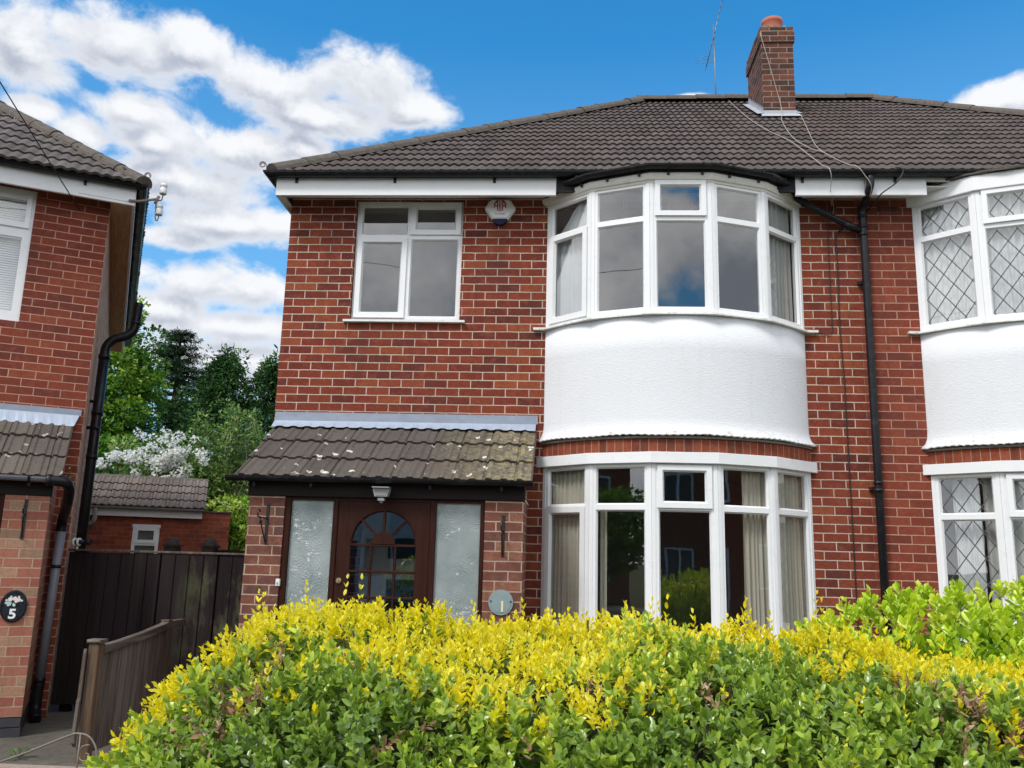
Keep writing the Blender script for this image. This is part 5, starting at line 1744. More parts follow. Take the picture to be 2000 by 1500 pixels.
# TV aerial behind the ridge
ae = thing('tv_aerial', 'thin television aerial on a slim mast above the main roof ridge', 'aerial', (2.33, 4.3, 8.45))
mb = MB()
mb.tube([(2.335, 4.3, 8.40), (2.315, 4.3, 10.10)], 0.011, 6)
mb.build('mast', M['alu'], ae)
mb = MB()
b0_, b1_ = Vector((2.18, 4.05, 9.28)), Vector((2.50, 4.55, 10.72))
b0_, b1_ = Vector((2.18, 4.25, 9.32)), Vector((2.52, 4.33, 10.75))
mb.tube([b0_, b1_], 0.008, 6)
dirb = (b1_ - b0_).normalized()
sd = Vector((0, 1, 0))
for k in range(13):
    c_ = b0_.lerp(b1_, k / 12)
    mb.tube([c_ - sd * 0.10, c_ + sd * 0.10], 0.004, 5)
for dz_ in (0.0, 0.05, -0.06):
    c_ = b0_ + Vector((-0.02, 0, 0.12 + dz_))
    mb.tube([c_ + Vector((-0.15, 0, -0.01)), c_ + Vector((0.14, 0, 0.02))], 0.0035, 5)
mb.build('antenna', M['alu'], ae)

# cables
def roofz(x, y):
    return EZ + 0.05 + TAN * (y + 0.385)
def cable(name, pts, r, mat, label, group=None, n=4):
    o = MB().tube(bez(pts, n), r, 6).build(name, mat)
    tag(o, label, 'cable', group)
    return o
RC = lambda L: [(x, y, roofz(x, y)) for x, y in L]
cable('roof_cable', RC([(2.45, 4.0), (2.38, 2.41), (2.42, 1.44), (2.50, 0.89), (2.49, 0.07), (2.48, -0.30)]) + [(2.50, -0.43, 5.33), (2.52, -0.425, 5.24), (2.545, -0.305, 5.15), (2.655, -0.03, 5.10), (2.632, -0.012, 5.0)], 0.0038, M['cable_white'],
      'longest pale cable, crossing the tiles from the ridge to the brickwork below the gutter')
cable('roof_cable', RC([(3.12, 2.52), (2.88, 1.43), (2.72, 0.69), (2.68, 0.28), (2.73, -0.24)]) + [(2.77, -0.43, 5.345), (2.83, -0.43, 5.26), (2.89, -0.42, 5.16), (2.91, -0.31, 5.09)], 0.0038, M['cable_white'],
      'pale cable running from the foot of the chimney to the downpipe outlet')
cable('roof_cable', [(2.63, 2.58, 8.80), (2.75, 2.57, 8.25), (2.88, 2.56, 7.62)] + RC([(2.77, 2.18), (2.59, 1.08), (2.60, 0.51), (2.67, 0.30)]), 0.004, M['cable_white'],
      'pale cable hanging down the chimney face and onto the tiles below it')
cable('loop_cable', [(3.15, -0.36, 5.37), (3.18, -0.43, 5.33), (3.185, -0.43, 5.28), (3.117, -0.425, 5.18), (3.00, -0.36, 5.10), (2.99, -0.20, 5.07), (2.97, -0.02, 5.06)], 0.007, M['cable_black'],
      'dark looped cable dangling from the gutter beside the downpipe swan neck')
cable('wall_cable', [(2.81, -0.05, 4.95), (2.727, -0.014, 4.884), (2.681, -0.012, 4.826), (2.666, -0.012, 4.735), (2.669, -0.012, 4.42), (2.659, -0.012, 3.90), (2.674, -0.012, 3.39), (2.675, -0.012, 3.0), (2.678, -0.012, 2.41), (2.68, -0.012, 1.84), (2.683, -0.012, 0.3)], 0.006, M['cable_black'],
      'black cable running straight down the brickwork beside the main downpipe')
cable('wall_cable', [(2.60, -0.011, 4.95), (2.593, -0.011, 4.83), (2.587, -0.011, 4.42), (2.588, -0.011, 3.93), (2.583, -0.011, 3.83), (2.532, -0.011, 3.79), (2.461, -0.012, 3.82), (2.40, -0.03, 3.84)], 0.0035, M['cable_black'],
      'thin brown cable looping from the branch pipe to the upper bow window sill')
def sag(a, b, s, n=14):
    a, b = Vector(a), Vector(b)
    return [a.lerp(b, k / n) - Vector((0, 0, s * 4 * (k / n) * (1 - k / n))) for k in range(n + 1)]
w0_ = LW(-0.287, 0.02, 5.048)
w1_ = w0_ + Vector((1.15, -11.5, 3.50))
tag(MB().tube(sag(w0_, w1_, 0.04, 20), 0.006, 5).build('telephone_wire', M['cable_black']), 'thin telephone wire rising from the angled house wall across its roof into the sky', 'wire')

# ================================================================== CURTAINS, NETS AND BLINDS
def drape(name, path, z0, z1, amp, waves, mat, label, cat, group=None, cut=None, parent=None):
    """hanging folded cloth along a horizontal path; cut(z fraction)->start fraction for a tied edge"""
    P = [Vector((p[0], p[1], 0)) for p in path]
    L = [0.0]
    for i in range(1, len(P)):
        L.append(L[-1] + (P[i] - P[i - 1]).length)
    tot = L[-1]
    def at(f):
        s_ = f * tot
        for i in range(1, len(P)):
            if s_ <= L[i] + 1e-9:
                t_ = (P[i] - P[i - 1]).normalized()
                return P[i - 1] + t_ * (s_ - L[i - 1]), Vector((t_.y, -t_.x, 0))
        return P[-1], Vector((0, -1, 0))
    nu, nz = max(30, int(waves * 10)), 14
    ph = random.uniform(0, 6)
    grid = []
    for j in range(nz + 1):
        fz = j / nz
        row = []
        st = cut(fz) if cut else 0.0
        for i in range(nu + 1):
            f = st + (1 - st) * i / nu
            p, nn = at(f)
            am = amp * (0.55 + 0.45 * (1 - fz))
            q = am * math.sin(f * waves * 2 * PI + ph + 0.5 * math.sin(f * 9 + ph)) + am * 0.4 * math.sin(f * waves * 4.7 + 2 * ph + fz)
            p = p + nn * q
            row.append((p.x, p.y, z0 + (z1 - z0) * fz))
        grid.append(row)
    mb = MB()
    for j in range(nz):
        for i in range(nu):
            mb.face([grid[j][i], grid[j][i + 1], grid[j + 1][i + 1], grid[j + 1][i]], smooth=True)
    o = mb.build(name, mat, parent)
    if parent is None:
        tag(o, label, cat, group)
    return o

def inner(xm, k0, k1, inset=0.12):
    """path just inside facets, parameter 0..5 along the bow"""
    fs = facets(xm)
    ts = [k0] + [k for k in range(1, 5) if k0 < k < k1] + [k1]
    out = []
    for t in ts:
        k = min(4, int(t))
        A, T, N, w = fs[k]
        if abs(t - round(t)) < 1e-6 and 0 < t < 5:
            k2 = int(round(t))
            nn = (fs[k2 - 1][2] + fs[k2][2]).normalized()
            p = fs[k2][0] - nn * inset
        else:
            p = A + T * (w * (t - k)) - N * inset
        out.append((p.x, p.y))
    return out
drape('curtain', inner(BX, 0.08, 1.02, 0.09), 0.97, 2.47, 0.022, 9, M['curtain'], 'oatmeal curtain filling the lower bow light next to the porch', 'curtain')
drape('curtain', inner(BX, 1.075, 1.20, 0.16), 0.97, 2.10, 0.012, 2, M['curtain'], 'narrowest sliver of oatmeal curtain, in the second lower bow light from the porch', 'curtain')
drape('curtain', inner(BX, 3.52, 3.93, 0.10), 0.97, 2.42, 0.018, 5, M['curtain'], 'oatmeal curtain covering half of the fourth lower bow light from the porch', 'curtain')
drape('curtain', inner(BX, 4.03, 4.92, 0.09), 0.97, 2.47, 0.022, 9, M['curtain'], 'oatmeal curtain filling the lower bow light farthest from the porch', 'curtain')
drape('curtain', inner(BX, 0.08, 0.99, 0.085), 3.86, 5.10, 0.012, 10, M['net'], 'white curtain with a slanted edge in the upper bow light nearest the alarm box', 'curtain', cut=lambda f: max(0.0, (f - 0.74) * 2.3))
drape('curtain', inner(BX, 4.02, 4.92, 0.085), 3.86, 5.10, 0.020, 8, M['net_grey'], 'greyish white curtain in the upper bow light nearest the branch pipe', 'curtain')
drape('net_curtain', inner(BX2, 0.05, 1.95, 0.085), 3.86, 5.10, 0.016, 17, M['net'], 'white net curtain in the leaded upper bow lights nearest the downpipe', 'net curtain')
drape('net_curtain', inner(BX2, 2.0, 4.95), 3.86, 5.10, 0.016, 22, M['net'], 'white net curtain in the leaded upper bow lights farthest from the downpipe', 'net curtain')
drape('net_curtain', inner(BX2, 0.22, 0.62, 0.14), 0.97, 2.46, 0.020, 5, M['net'], 'striped white net curtain in the leaded lower bow light nearest the downpipe', 'net curtain')
drape('net_curtain', inner(BX2, 0.66, 1.95, 0.16), 0.97, 2.46, 0.018, 8, M['net_grey'], 'pale net curtain behind the second light of the leaded lower bow window', 'net curtain')
# slatted blind in the left house window
mb = MB()
lo = [LW(-1.74, -0.12, 0), LW(-0.74, -0.12, 0)]
nb = 52
for i in range(nb):
    z = 3.83 + (5.13 - 3.83) * i / nb
    a_, b_ = LW(-1.74, -0.125, z), LW(-0.74, -0.125, z)
    c_, d_ = LW(-0.74, -0.135, z + 0.0245), LW(-1.74, -0.135, z + 0.0245)
    mb.face([a_, b_, c_, d_])
tag(mb.build('window_blind', M['blind']), 'white slatted blind inside the angled house upper window', 'blind')
# ================================================================== PLANTS
LM = {}
LM['privet'] = leaf_mat('privet_green', [(0.0, (0.12, 0.205, 0.040)), (0.35, (0.22, 0.35, 0.052)), (0.7, (0.38, 0.53, 0.058)), (1.0, (0.62, 0.70, 0.07))], 0.30, 0.32, 0.85)
LM['gold'] = leaf_mat('privet_gold', [(0.0, (0.50, 0.56, 0.025)), (0.2, (0.82, 0.72, 0.016)), (0.7, (0.94, 0.83, 0.020)), (1.0, (0.95, 0.90, 0.14))], 0.42, 0.45, 0.45)
LM['dead'] = leaf_mat('dead_leaf', [(0.0, (0.20, 0.10, 0.055)), (0.5, (0.40, 0.24, 0.14)), (1.0, (0.55, 0.42, 0.28))], 0.8, 0.2, 0.2)
LM['lime'] = leaf_mat('lime_leaf', [(0.0, (0.14, 0.30, 0.015)), (0.4, (0.38, 0.56, 0.022)), (0.8, (0.58, 0.72, 0.035)), (1.0, (0.76, 0.82, 0.14))], 0.32, 0.3, 0.55)
LM['tree_light'] = leaf_mat('light_tree_leaf', [(0.0, (0.022, 0.075, 0.014)), (0.4, (0.075, 0.20, 0.022)), (0.8, (0.20, 0.38, 0.035)), (1.0, (0.34, 0.50, 0.06))], 0.5, 0.35, 0.3)
LM['cedar'] = leaf_mat('cedar_needle', [(0.0, (0.010, 0.026, 0.012)), (0.6, (0.028, 0.062, 0.028)), (1.0, (0.07, 0.12, 0.05))], 0.7, 0.15, 0.2)
LM['cypress'] = leaf_mat('cypress_spray', [(0.0, (0.010, 0.036, 0.010)), (0.5, (0.028, 0.088, 0.022)), (0.9, (0.065, 0.165, 0.034)), (1.0, (0.13, 0.24, 0.055))], 0.65, 0.2, 0.25)
LM['rose'] = leaf_mat('rose_leaf', [(0.0, (0.045, 0.11, 0.022)), (0.5, (0.12, 0.24, 0.05)), (1.0, (0.36, 0.48, 0.14))], 0.55, 0.3, 0.3)
LM['white'] = leaf_mat('white_petal', [(0.0, (0.78, 0.79, 0.74)), (1.0, (0.92, 0.93, 0.91))], 0.7, 0.5, 0.2)
LM['pink'] = leaf_mat('pink_petal', [(0.0, (0.50, 0.22, 0.20)), (1.0, (0.75, 0.55, 0.50))], 0.7, 0.35, 0.2)
LM['bright'] = leaf_mat('bright_bush_leaf', [(0.0, (0.08, 0.19, 0.018)), (0.5, (0.26, 0.45, 0.04)), (1.0, (0.56, 0.68, 0.12))], 0.5, 0.35, 0.3)
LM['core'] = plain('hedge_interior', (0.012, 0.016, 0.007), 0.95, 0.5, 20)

def vnoise(p, s, seed=0):
    """cheap smooth value noise on points (n,3)"""
    q = p * s + seed * 17.31
    i = np.floor(q).astype(np.int64)
    f = q - i
    f = f * f * (3 - 2 * f)
    def h(ix, iy, iz):
        n_ = (ix * 374761393 + iy * 668265263 + iz * 2147483647 + seed * 144665) & 0xffffffff
        n_ = ((n_ ^ (n_ >> 13)) * 1274126177) & 0xffffffff
        return ((n_ ^ (n_ >> 16)) & 0xffff) / 65535.0
    r_ = 0
    for dx in (0, 1):
        for dy in (0, 1):
            for dz in (0, 1):
                w = (f[:, 0] if dx else 1 - f[:, 0]) * (f[:, 1] if dy else 1 - f[:, 1]) * (f[:, 2] if dz else 1 - f[:, 2])
                r_ = r_ + w * h(i[:, 0] + dx, i[:, 1] + dy, i[:, 2] + dz)
    return r_

# ---- the privet hedge: a rounded bank, x from about -1.3 to 3.4
HY, HA, HB, HX0, HX1 = -5.30, 1.12, 1.375, -1.32, 4.2
def hedge_hull(n, back=False):
    """random points on the rounded hedge surface with normals"""
    x = rng.uniform(HX0, HX1, n)
    th = rng.uniform(R(-8 if not back else -30), R(205), n)
    e = 2.5
    # end rounding on the left
    d = np.clip((x - HX0) / 0.85, 0.0, 1.0)
    endf = (1 - (1 - d) ** 2.3) ** (1 / 2.3)
    a = HA * (0.45 + 0.55 * endf)
    b = HB * (0.60 + 0.40 * endf)
    top = 1.012 - 0.030 * np.clip((x + 0.15) / 0.6, 0, 1) - 0.060 * np.clip((x - 0.95) / 0.45, 0, 1) + 0.010 * np.sin(x * 5.3)
    b = b * top
    c, s = np.cos(th), np.sin(th)
    y = HY - a * np.sign(c) * np.abs(c) ** (2 / e)
    z = b * np.sign(s) * np.abs(s) ** (2 / e)
    ny = -np.sign(c) * np.abs(c) ** (2 - 2 / e) / a
    nz = np.sign(s) * np.abs(s) ** (2 - 2 / e) / b
    nx = -(1 - d) ** 1.2 * 1.1
    P = np.stack([x, y, np.maximum(z, 0.02)], 1)
    N = norm(np.stack([nx, ny, nz], 1))
    bump = (vnoise(P, 4.5, 3) - 0.5) * 0.11 + (vnoise(P, 11, 5) - 0.5) * 0.07
    P = P + N * bump[:, None]
    return P, N

def shoots(P, N, A, npair, shoot_len, leaf_len, leaf_w, spread, tint, tint_var=0.15):
    """opposite leaf pairs along each shoot"""
    n = len(P)
    out = [[], [], [], [], [], []]
    A = norm(A)
    side = norm(np.cross(A, rand_dirs(n)))
    side2 = np.cross(A, side)
    for k in range(npair + 1):
        f = (k + 0.6) / (npair + 0.6)
        base = P + A * (shoot_len * f)[:, None]
        if k == npair:
            dirs = [A + 0.12 * rand_dirs(n), A + 0.35 * side + 0.1 * rand_dirs(n), A - 0.35 * side + 0.1 * rand_dirs(n)]
            sz = 0.72
        else:
            s_ = side if k % 2 == 0 else side2
            sp = spread * (1.15 - 0.55 * f)
            dirs = [A * (1 - 0.3 * sp) + s_ * sp + 0.22 * rand_dirs(n), A * (1 - 0.3 * sp) - s_ * sp + 0.22 * rand_dirs(n)]
            sz = 1.08 - 0.25 * f
        for d in dirs:
            L = leaf_len * sz * rng.uniform(0.72, 1.2, n)
            out[0].append(base)
            out[1].append(d)
            out[2].append(A + 0.35 * rand_dirs(n))
            out[3].append(L)
            out[4].append(L * leaf_w * rng.uniform(0.85, 1.15, n))
            out[5].append(np.clip(tint + rng.normal(0, tint_var, n) + 0.18 * (f - 0.5), 0, 1))
    return [np.concatenate(o) for o in out]

hedge = thing('privet_hedge', 'wide clipped privet hedge, glossy green below with bright yellow new shoots along the top', 'hedge', (1.4, HY, 0))
NS = 24000
P_, N_ = hedge_hull(NS)
keep = ~((N_[:, 1] > 0.75) & (rng.random(NS) < 0.6))
P_, N_ = P_[keep], N_[keep]
# where the yellow growth sits: toward the top and back, in drifts
drift = vnoise(P_, 1.5, 9) - 0.5
drift2 = vnoise(P_, 5.0, 12) - 0.5
x_ = P_[:, 0]
ylim = -5.72 - 0.18 * np.clip((x_ - 0.9) / 0.8, 0, 1) - 0.42 * np.clip((x_ - 1.25) / 0.6, 0, 1) + 0.30 * np.exp(-((x_ - 0.55) / 0.28) ** 2) - 0.10 * np.exp(-((x_ + 0.1) / 0.25) ** 2)
endy = np.clip((-0.62 - x_) / 0.5, 0, 1)
g = (P_[:, 1] - ylim) + 0.42 * drift + 0.30 * drift2 + 0.10 * rng.normal(size=len(P_)) + 0.0
g = g - 1.2 * (P_[:, 2] < 1.02) * (x_ > -0.5)
g = g + 0.0 * endy
# the sloping left end carries yellow only along its crest
g = np.where(x_ < -0.55, g - 0.9 * np.clip((0.72 + (x_ + 1.3) * 0.85 - P_[:, 2]) / 0.2, 0, 1), g)
gold = g > 0
stray = (~gold) & (rng.random(len(P_)) < 0.022)
gold = gold | stray
dead = (~gold) & (np.abs(g + 0.16) < 0.10) & (vnoise(P_, 6.5, 21) > 0.70)
green = ~gold & ~dead
up = np.array([0, 0, 1.0])

def put(mask, name, mat, sl, ll, lw, spread, tint, upw, npair=4, tv=0.15):
    P, N = P_[mask], N_[mask]
    n = len(P)
    A = N * 0.65 + up * upw + 0.55 * rand_dirs(n)
    L = sl * rng.uniform(0.6, 1.35, n)
    return leaves(name, *shoots(P - N * 0.045, N, A, npair, L, ll * rng.uniform(0.7, 1.25, n), lw, spread, tint(n), tv), mat, hedge)
tg = lambda m: (lambda n: np.clip(0.46 + 0.22 * np.exp(-np.abs(g[m]) / 0.10) + 0.5 * (vnoise(P_[m], 3.2, 30) - 0.5) + 0.3 * (rng.random(n) - 0.5), 0, 1))
put(green, 'green_foliage', LM['privet'], 0.066, 0.034, 0.52, 0.95, tg(green), 0.45, 4, 0.16)
put(gold, 'yellow_foliage', LM['gold'], 0.060, 0.026, 0.46, 0.85, lambda n: np.clip(tg(gold)(n) + 0.06, 0, 1), 0.60, 4, 0.2)
put(dead, 'dead_foliage', LM['dead'], 0.05, 0.026, 0.40, 1.0, tg(dead), 0.1, 2, 0.25)
# a second, deeper layer so the gaps read as leaves in shade
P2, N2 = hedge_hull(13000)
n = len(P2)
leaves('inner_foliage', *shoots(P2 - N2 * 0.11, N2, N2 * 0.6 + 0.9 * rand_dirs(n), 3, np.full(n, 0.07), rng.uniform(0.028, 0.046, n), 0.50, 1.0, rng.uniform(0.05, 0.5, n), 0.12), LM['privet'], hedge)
# tall shoots breaking the top line
m = (N_[:, 2] > 0.7) & (P_[:, 1] > -5.3) & (rng.random(len(P_)) < 0.028)
Pm, Nm = P_[m], N_[m]
n = len(Pm)
isg = rng.random(n) < 0.6
for sel, mat in ((isg | True, LM['gold']),):
    q = Pm[sel]
    k = len(q)
    leaves('tall_shoots', *shoots(q - 0.02, Nm[sel], up + 0.22 * rand_dirs(k), 4, rng.uniform(0.08, 0.16, k), np.full(k, 0.030), 0.38, 0.6, rng.uniform(0.4, 0.9, k), 0.12), mat, hedge)
# twigs and the dark interior
mb = MB()
for i in range(0, len(P2), 16):
    p, nn = Vector(P2[i]), Vector(N2[i])
    mb.tube([p - nn * 0.35 + Vector((0, 0, -0.1)), p - nn * 0.12, p + nn * 0.01], 0.0035, 4, False)
tw = mb
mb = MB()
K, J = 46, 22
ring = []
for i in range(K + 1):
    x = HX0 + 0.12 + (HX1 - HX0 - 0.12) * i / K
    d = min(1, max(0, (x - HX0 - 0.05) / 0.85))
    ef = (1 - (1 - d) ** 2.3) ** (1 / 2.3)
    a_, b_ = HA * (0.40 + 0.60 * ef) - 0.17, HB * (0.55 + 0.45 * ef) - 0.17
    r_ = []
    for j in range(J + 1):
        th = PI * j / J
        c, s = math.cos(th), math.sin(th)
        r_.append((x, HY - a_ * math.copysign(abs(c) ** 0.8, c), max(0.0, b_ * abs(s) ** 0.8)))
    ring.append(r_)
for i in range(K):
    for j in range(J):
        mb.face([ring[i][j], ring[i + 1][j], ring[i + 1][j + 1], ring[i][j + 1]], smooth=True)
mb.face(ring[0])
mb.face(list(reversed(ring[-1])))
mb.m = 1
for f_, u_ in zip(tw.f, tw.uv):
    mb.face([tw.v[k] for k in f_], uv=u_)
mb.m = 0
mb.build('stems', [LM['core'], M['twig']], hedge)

# ---- lime green broad-leaved bush at the right, behind the hedge
bush = thing('lime_bush', 'lime green broad-leaved bush standing behind the hedge below the leaded windows', 'bush', (2.3, -3.75, 0))
def ell_pts(n, c, r, zmin=-0.3):
    d = rand_dirs(n * 2)
    d = d[d[:, 2] > zmin][:n]
    P = np.array(c) + d * np.array(r)
    N = norm(d / np.array(r))
    return P, N
BP, BN = [], []
for c, r, k in (((1.72, -3.85, 0.88), (0.72, 0.62, 0.57), 560), ((2.55, -3.75, 0.92), (0.80, 0.70, 0.60), 620), ((3.4, -3.8, 0.90), (0.8, 0.7, 0.60), 300), ((1.36, -3.95, 0.72), (0.50, 0.5, 0.50), 360), ((2.1, -4.1, 0.72), (0.8, 0.5, 0.50), 320)):
    p, q = ell_pts(k, c, r)
    BP.append(p)
    BN.append(q)
BP, BN = np.concatenate(BP), np.concatenate(BN)
BP = BP + BN * ((vnoise(BP, 5, 41) - 0.5) * 0.16)[:, None]
n = len(BP)
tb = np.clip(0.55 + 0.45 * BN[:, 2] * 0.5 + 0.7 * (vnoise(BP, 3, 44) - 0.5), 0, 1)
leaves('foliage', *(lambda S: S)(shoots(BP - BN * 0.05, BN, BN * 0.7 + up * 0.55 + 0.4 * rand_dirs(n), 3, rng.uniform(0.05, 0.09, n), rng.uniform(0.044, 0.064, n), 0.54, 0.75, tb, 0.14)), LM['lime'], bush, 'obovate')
n2 = 900
pi, ni = ell_pts(n2, (2.3, -3.85, 0.75), (1.35, 0.5, 0.5))
leaves('inner_foliage', *shoots(pi, ni, ni + 0.8 * rand_dirs(n2), 2, np.full(n2, 0.08), np.full(n2, 0.075), 0.56, 1.0, rng.uniform(0, 0.35, n2), 0.1), LM['lime'], bush, 'obovate')
mb = MB()
for i in range(14):
    x = 1.5 + i * 0.14
    mb.tube([(x, -3.8, 0), (x + random.uniform(-.2, .2), -3.85 + random.uniform(-.2, .2), 0.6), (x + random.uniform(-.4, .4), -3.9 + random.uniform(-.4, .4), 1.15)], 0.012, 5, False, [0.016, 0.011, 0.004])
mb.build('stems', M['twig'], bush)

# ---- trees and shrubs behind
def limb_tree(mb, base, height, r0, n_limb, spread, lean=(0, 0), seed=1):
    rr_ = random.Random(seed)
    top = Vector(base) + Vector((lean[0], lean[1], height))
    pts = [Vector(base).lerp(top, k / 5) + Vector((rr_.uniform(-.06, .06) * height * .15, rr_.uniform(-.06, .06) * height * .15, 0)) for k in range(6)]
    mb.tube(pts, r0, 8, False, [r0 * (1 - 0.85 * k / 5) for k in range(6)])
    for i in range(n_limb):
        f = rr_.uniform(0.25, 0.92)
        p = Vector(base).lerp(top, f)
        a = rr_.uniform(0, 2 * PI)
        L_ = spread * (1.1 - 0.6 * f) * rr_.uniform(0.7, 1.1)
        q = p + Vector((math.cos(a) * L_, math.sin(a) * L_, L_ * rr_.uniform(0.1, 0.7)))
        mid = p.lerp(q, 0.5) + Vector((0, 0, 0.08 * L_))
        rb = r0 * (1 - 0.8 * f) * 0.6
        mb.tube([p, mid, q], rb, 5, False, [rb, rb * 0.6, rb * 0.15])

def clump_leaves(cl, per, size, flat=0.0, droop=0.0, aspect=0.5, upn=0.5, seed_t=0.0, tv=0.22, dirn=None):
    Ps, As, Ns, Ls, Ts = [], [], [], [], []
    for (c, r, tb) in cl:
        k = max(4, int(per * (r[0] * r[1] * r[2]) ** (2 / 3)))
        d = rand_dirs(k)
        rad = rng.uniform(0.45, 1.0, k) ** 0.6
        p = np.array(c) + d * np.array(r) * rad[:, None]
        a = d * np.array([1, 1, 1 - flat]) + 0.6 * rand_dirs(k) + np.array([0, 0, -droop])
        if dirn is not None:
            a = a * 0.45 + np.array(dirn)
        Ps.append(p)
        As.append(a)
        Ns.append(d * 0.5 + np.array([0, 0, upn]) + 0.5 * rand_dirs(k))
        Ls.append(size * rng.uniform(0.6, 1.35, k))
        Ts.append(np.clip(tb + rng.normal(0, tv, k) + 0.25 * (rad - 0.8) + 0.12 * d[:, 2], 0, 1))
    P, A, N, L, T = map(np.concatenate, (Ps, As, Ns, Ls, Ts))
    return P, A, N, L, L * aspect, T

def crown_clumps(c, r, n, cr, seed, tb=0.45, tvar=0.25, shell=0.55, zmin=-0.9):
    q = np.random.default_rng(seed)
    out = []
    while len(out) < n:
        d = q.normal(size=3)
        d /= np.linalg.norm(d)
        if d[2] < zmin:
            continue
        f = q.uniform(shell, 1.0)
        p = np.array(c) + d * np.array(r) * f
        s = cr * q.uniform(0.6, 1.25)
        out.append((tuple(p), (s, s, s * 0.8), float(np.clip(tb + q.normal(0, tvar), 0, 1))))
    return out

# light green tree at the left of the gap
t = thing('broadleaf_tree', 'tall fresh green broadleaf tree rising beside the black soil pipe', 'tree', (-14.8, 18.0, 0))
mb = MB()
limb_tree(mb, (-14.9, 18.0, 0), 9.0, 0.22, 26, 2.4, seed=5)
mb.build('trunk', M['bark'], t)
cl = crown_clumps((-14.75, 18, 6.3), (1.75, 1.9, 3.0), 120, 0.52, 7, 0.55, 0.28)
cl += [((-14.2 + 0.1 * k, 17.8, 8.6 + 0.2 * k), (0.35, 0.35, 0.4), 0.8) for k in range(4)]
cl += crown_clumps((-15.6, 18.4, 4.6), (1.3, 0.9, 2.6), 50, 0.5, 19, 0.35, 0.2)
cl += crown_clumps((-13.6, 17.6, 5.2), (0.9, 1.0, 2.2), 40, 0.45, 17, 0.62, 0.25)
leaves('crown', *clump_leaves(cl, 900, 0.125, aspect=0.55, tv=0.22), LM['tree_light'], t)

# cedar
t = thing('cedar_tree', 'dark layered cedar with open flat branches rising behind the other trees', 'tree', (-15.3, 24.0, 0))
mb = MB()
mb.tube([(-15.35, 24, 0), (-15.30, 24, 5.0), (-15.25, 24, 7.8), (-15.3, 24, 10.0)], 0.2, 8, False, [0.28, 0.20, 0.12, 0.03])
cl = []
q = random.Random(8)
for lev in range(13):
    z = 6.7 + lev * 0.27
    span = 1.45 * (1 - (lev / 13.5) ** 1.9) + 0.10
    for i in range(7 if lev < 10 else 4):
        a = q.uniform(0, 2 * PI)
        L_ = span * q.uniform(0.55, 1.12)
        p0 = Vector((-15.28, 24, z))
        p1 = p0 + Vector((math.cos(a) * L_, math.sin(a) * L_, L_ * q.uniform(-0.06, 0.22)))
        mb.tube([p0, p0.lerp(p1, 0.5) + Vector((0, 0, 0.04)), p1], 0.03, 4, False, [0.05, 0.03, 0.01])
        for f in (0.45, 0.68, 0.88, 1.02):
            c_ = p0.lerp(p1, f)
            w = 0.17 + 0.20 * (1 - abs(f - 0.7))
            cl.append(((c_.x, c_.y, c_.z + 0.03), (w, w, 0.065), q.uniform(0.15, 0.75)))
mb.build('trunk', M['bark'], t)
leaves('crown', *clump_leaves(cl, 1500, 0.125, flat=0.8, droop=0.25, aspect=0.22, upn=1.2, tv=0.2), LM['cedar'], t)

# dark conifers
def conifer(label, base, h, r, seed, n=150):
    t = thing('cypress_tree', label, 'tree', base, 0, 'dark cypress trees behind the garden')
    mb = MB()
    mb.tube([Vector(base), Vector(base) + Vector((0, 0, h * 0.5)), Vector(base) + Vector((0, 0, h * 0.97))], 0.2, 7, False, [0.2, 0.13, 0.02])
    q = np.random.default_rng(seed)
    cl = []
    for i in range(n):
        f = q.uniform(0.05, 1.0)
        a = q.uniform(0, 2 * PI)
        rad = r * (1 - f ** 3.0) ** 0.7 * q.uniform(0.55, 1.05)
        rad *= 0.72 + 0.55 * math.sin(3 * a + 5.0 * f + seed) ** 2 * q.uniform(0.5, 1.0)
        s = 0.34 * q.uniform(0.6, 1.35)
        cl.append(((base[0] + math.cos(a) * rad, base[1] + math.sin(a) * rad, h * f), (s, s, s * 1.1), float(np.clip(0.40 + q.normal(0, 0.24), 0, 1))))
    for i in range(16):
        a = q.uniform(0, 2 * PI)
        rad = r * q.uniform(0.05, 0.75)
        zt = h * (1 - 0.22 * (rad / r) ** 2) + q.uniform(-0.1, 0.25)
        cl.append(((base[0] + math.cos(a) * rad, base[1] + math.sin(a) * rad, zt + 0.1), (0.13, 0.13, 0.40), 0.6))
    for k in range(0, n, 4):
        c_ = Vector(cl[k][0])
        mb.tube([Vector((base[0], base[1], max(0.2, c_.z - 0.5))), c_], 0.02, 4, False, [0.04, 0.008])
    mb.build('trunk', M['bark'], t)
    leaves('crown', *clump_leaves(cl, 900, 0.15, aspect=0.30, upn=0.2, droop=0.25, tv=0.22), LM['cypress'], t)
    return t
conifer('dense dark green cypress in front of the cedar, behind the arching shrub', (-10.45, 17.0, 0), 7.25, 1.35, 3, 190)
conifer('dense dark green cypress closest to the corner of the main house', (-8.85, 17.0, 0), 7.1, 1.15, 4, 160)
conifer('lower shadowed cypress between the fresh green tree and the taller cypress', (-13.3, 20.5, 0), 6.5, 1.3, 6, 130)

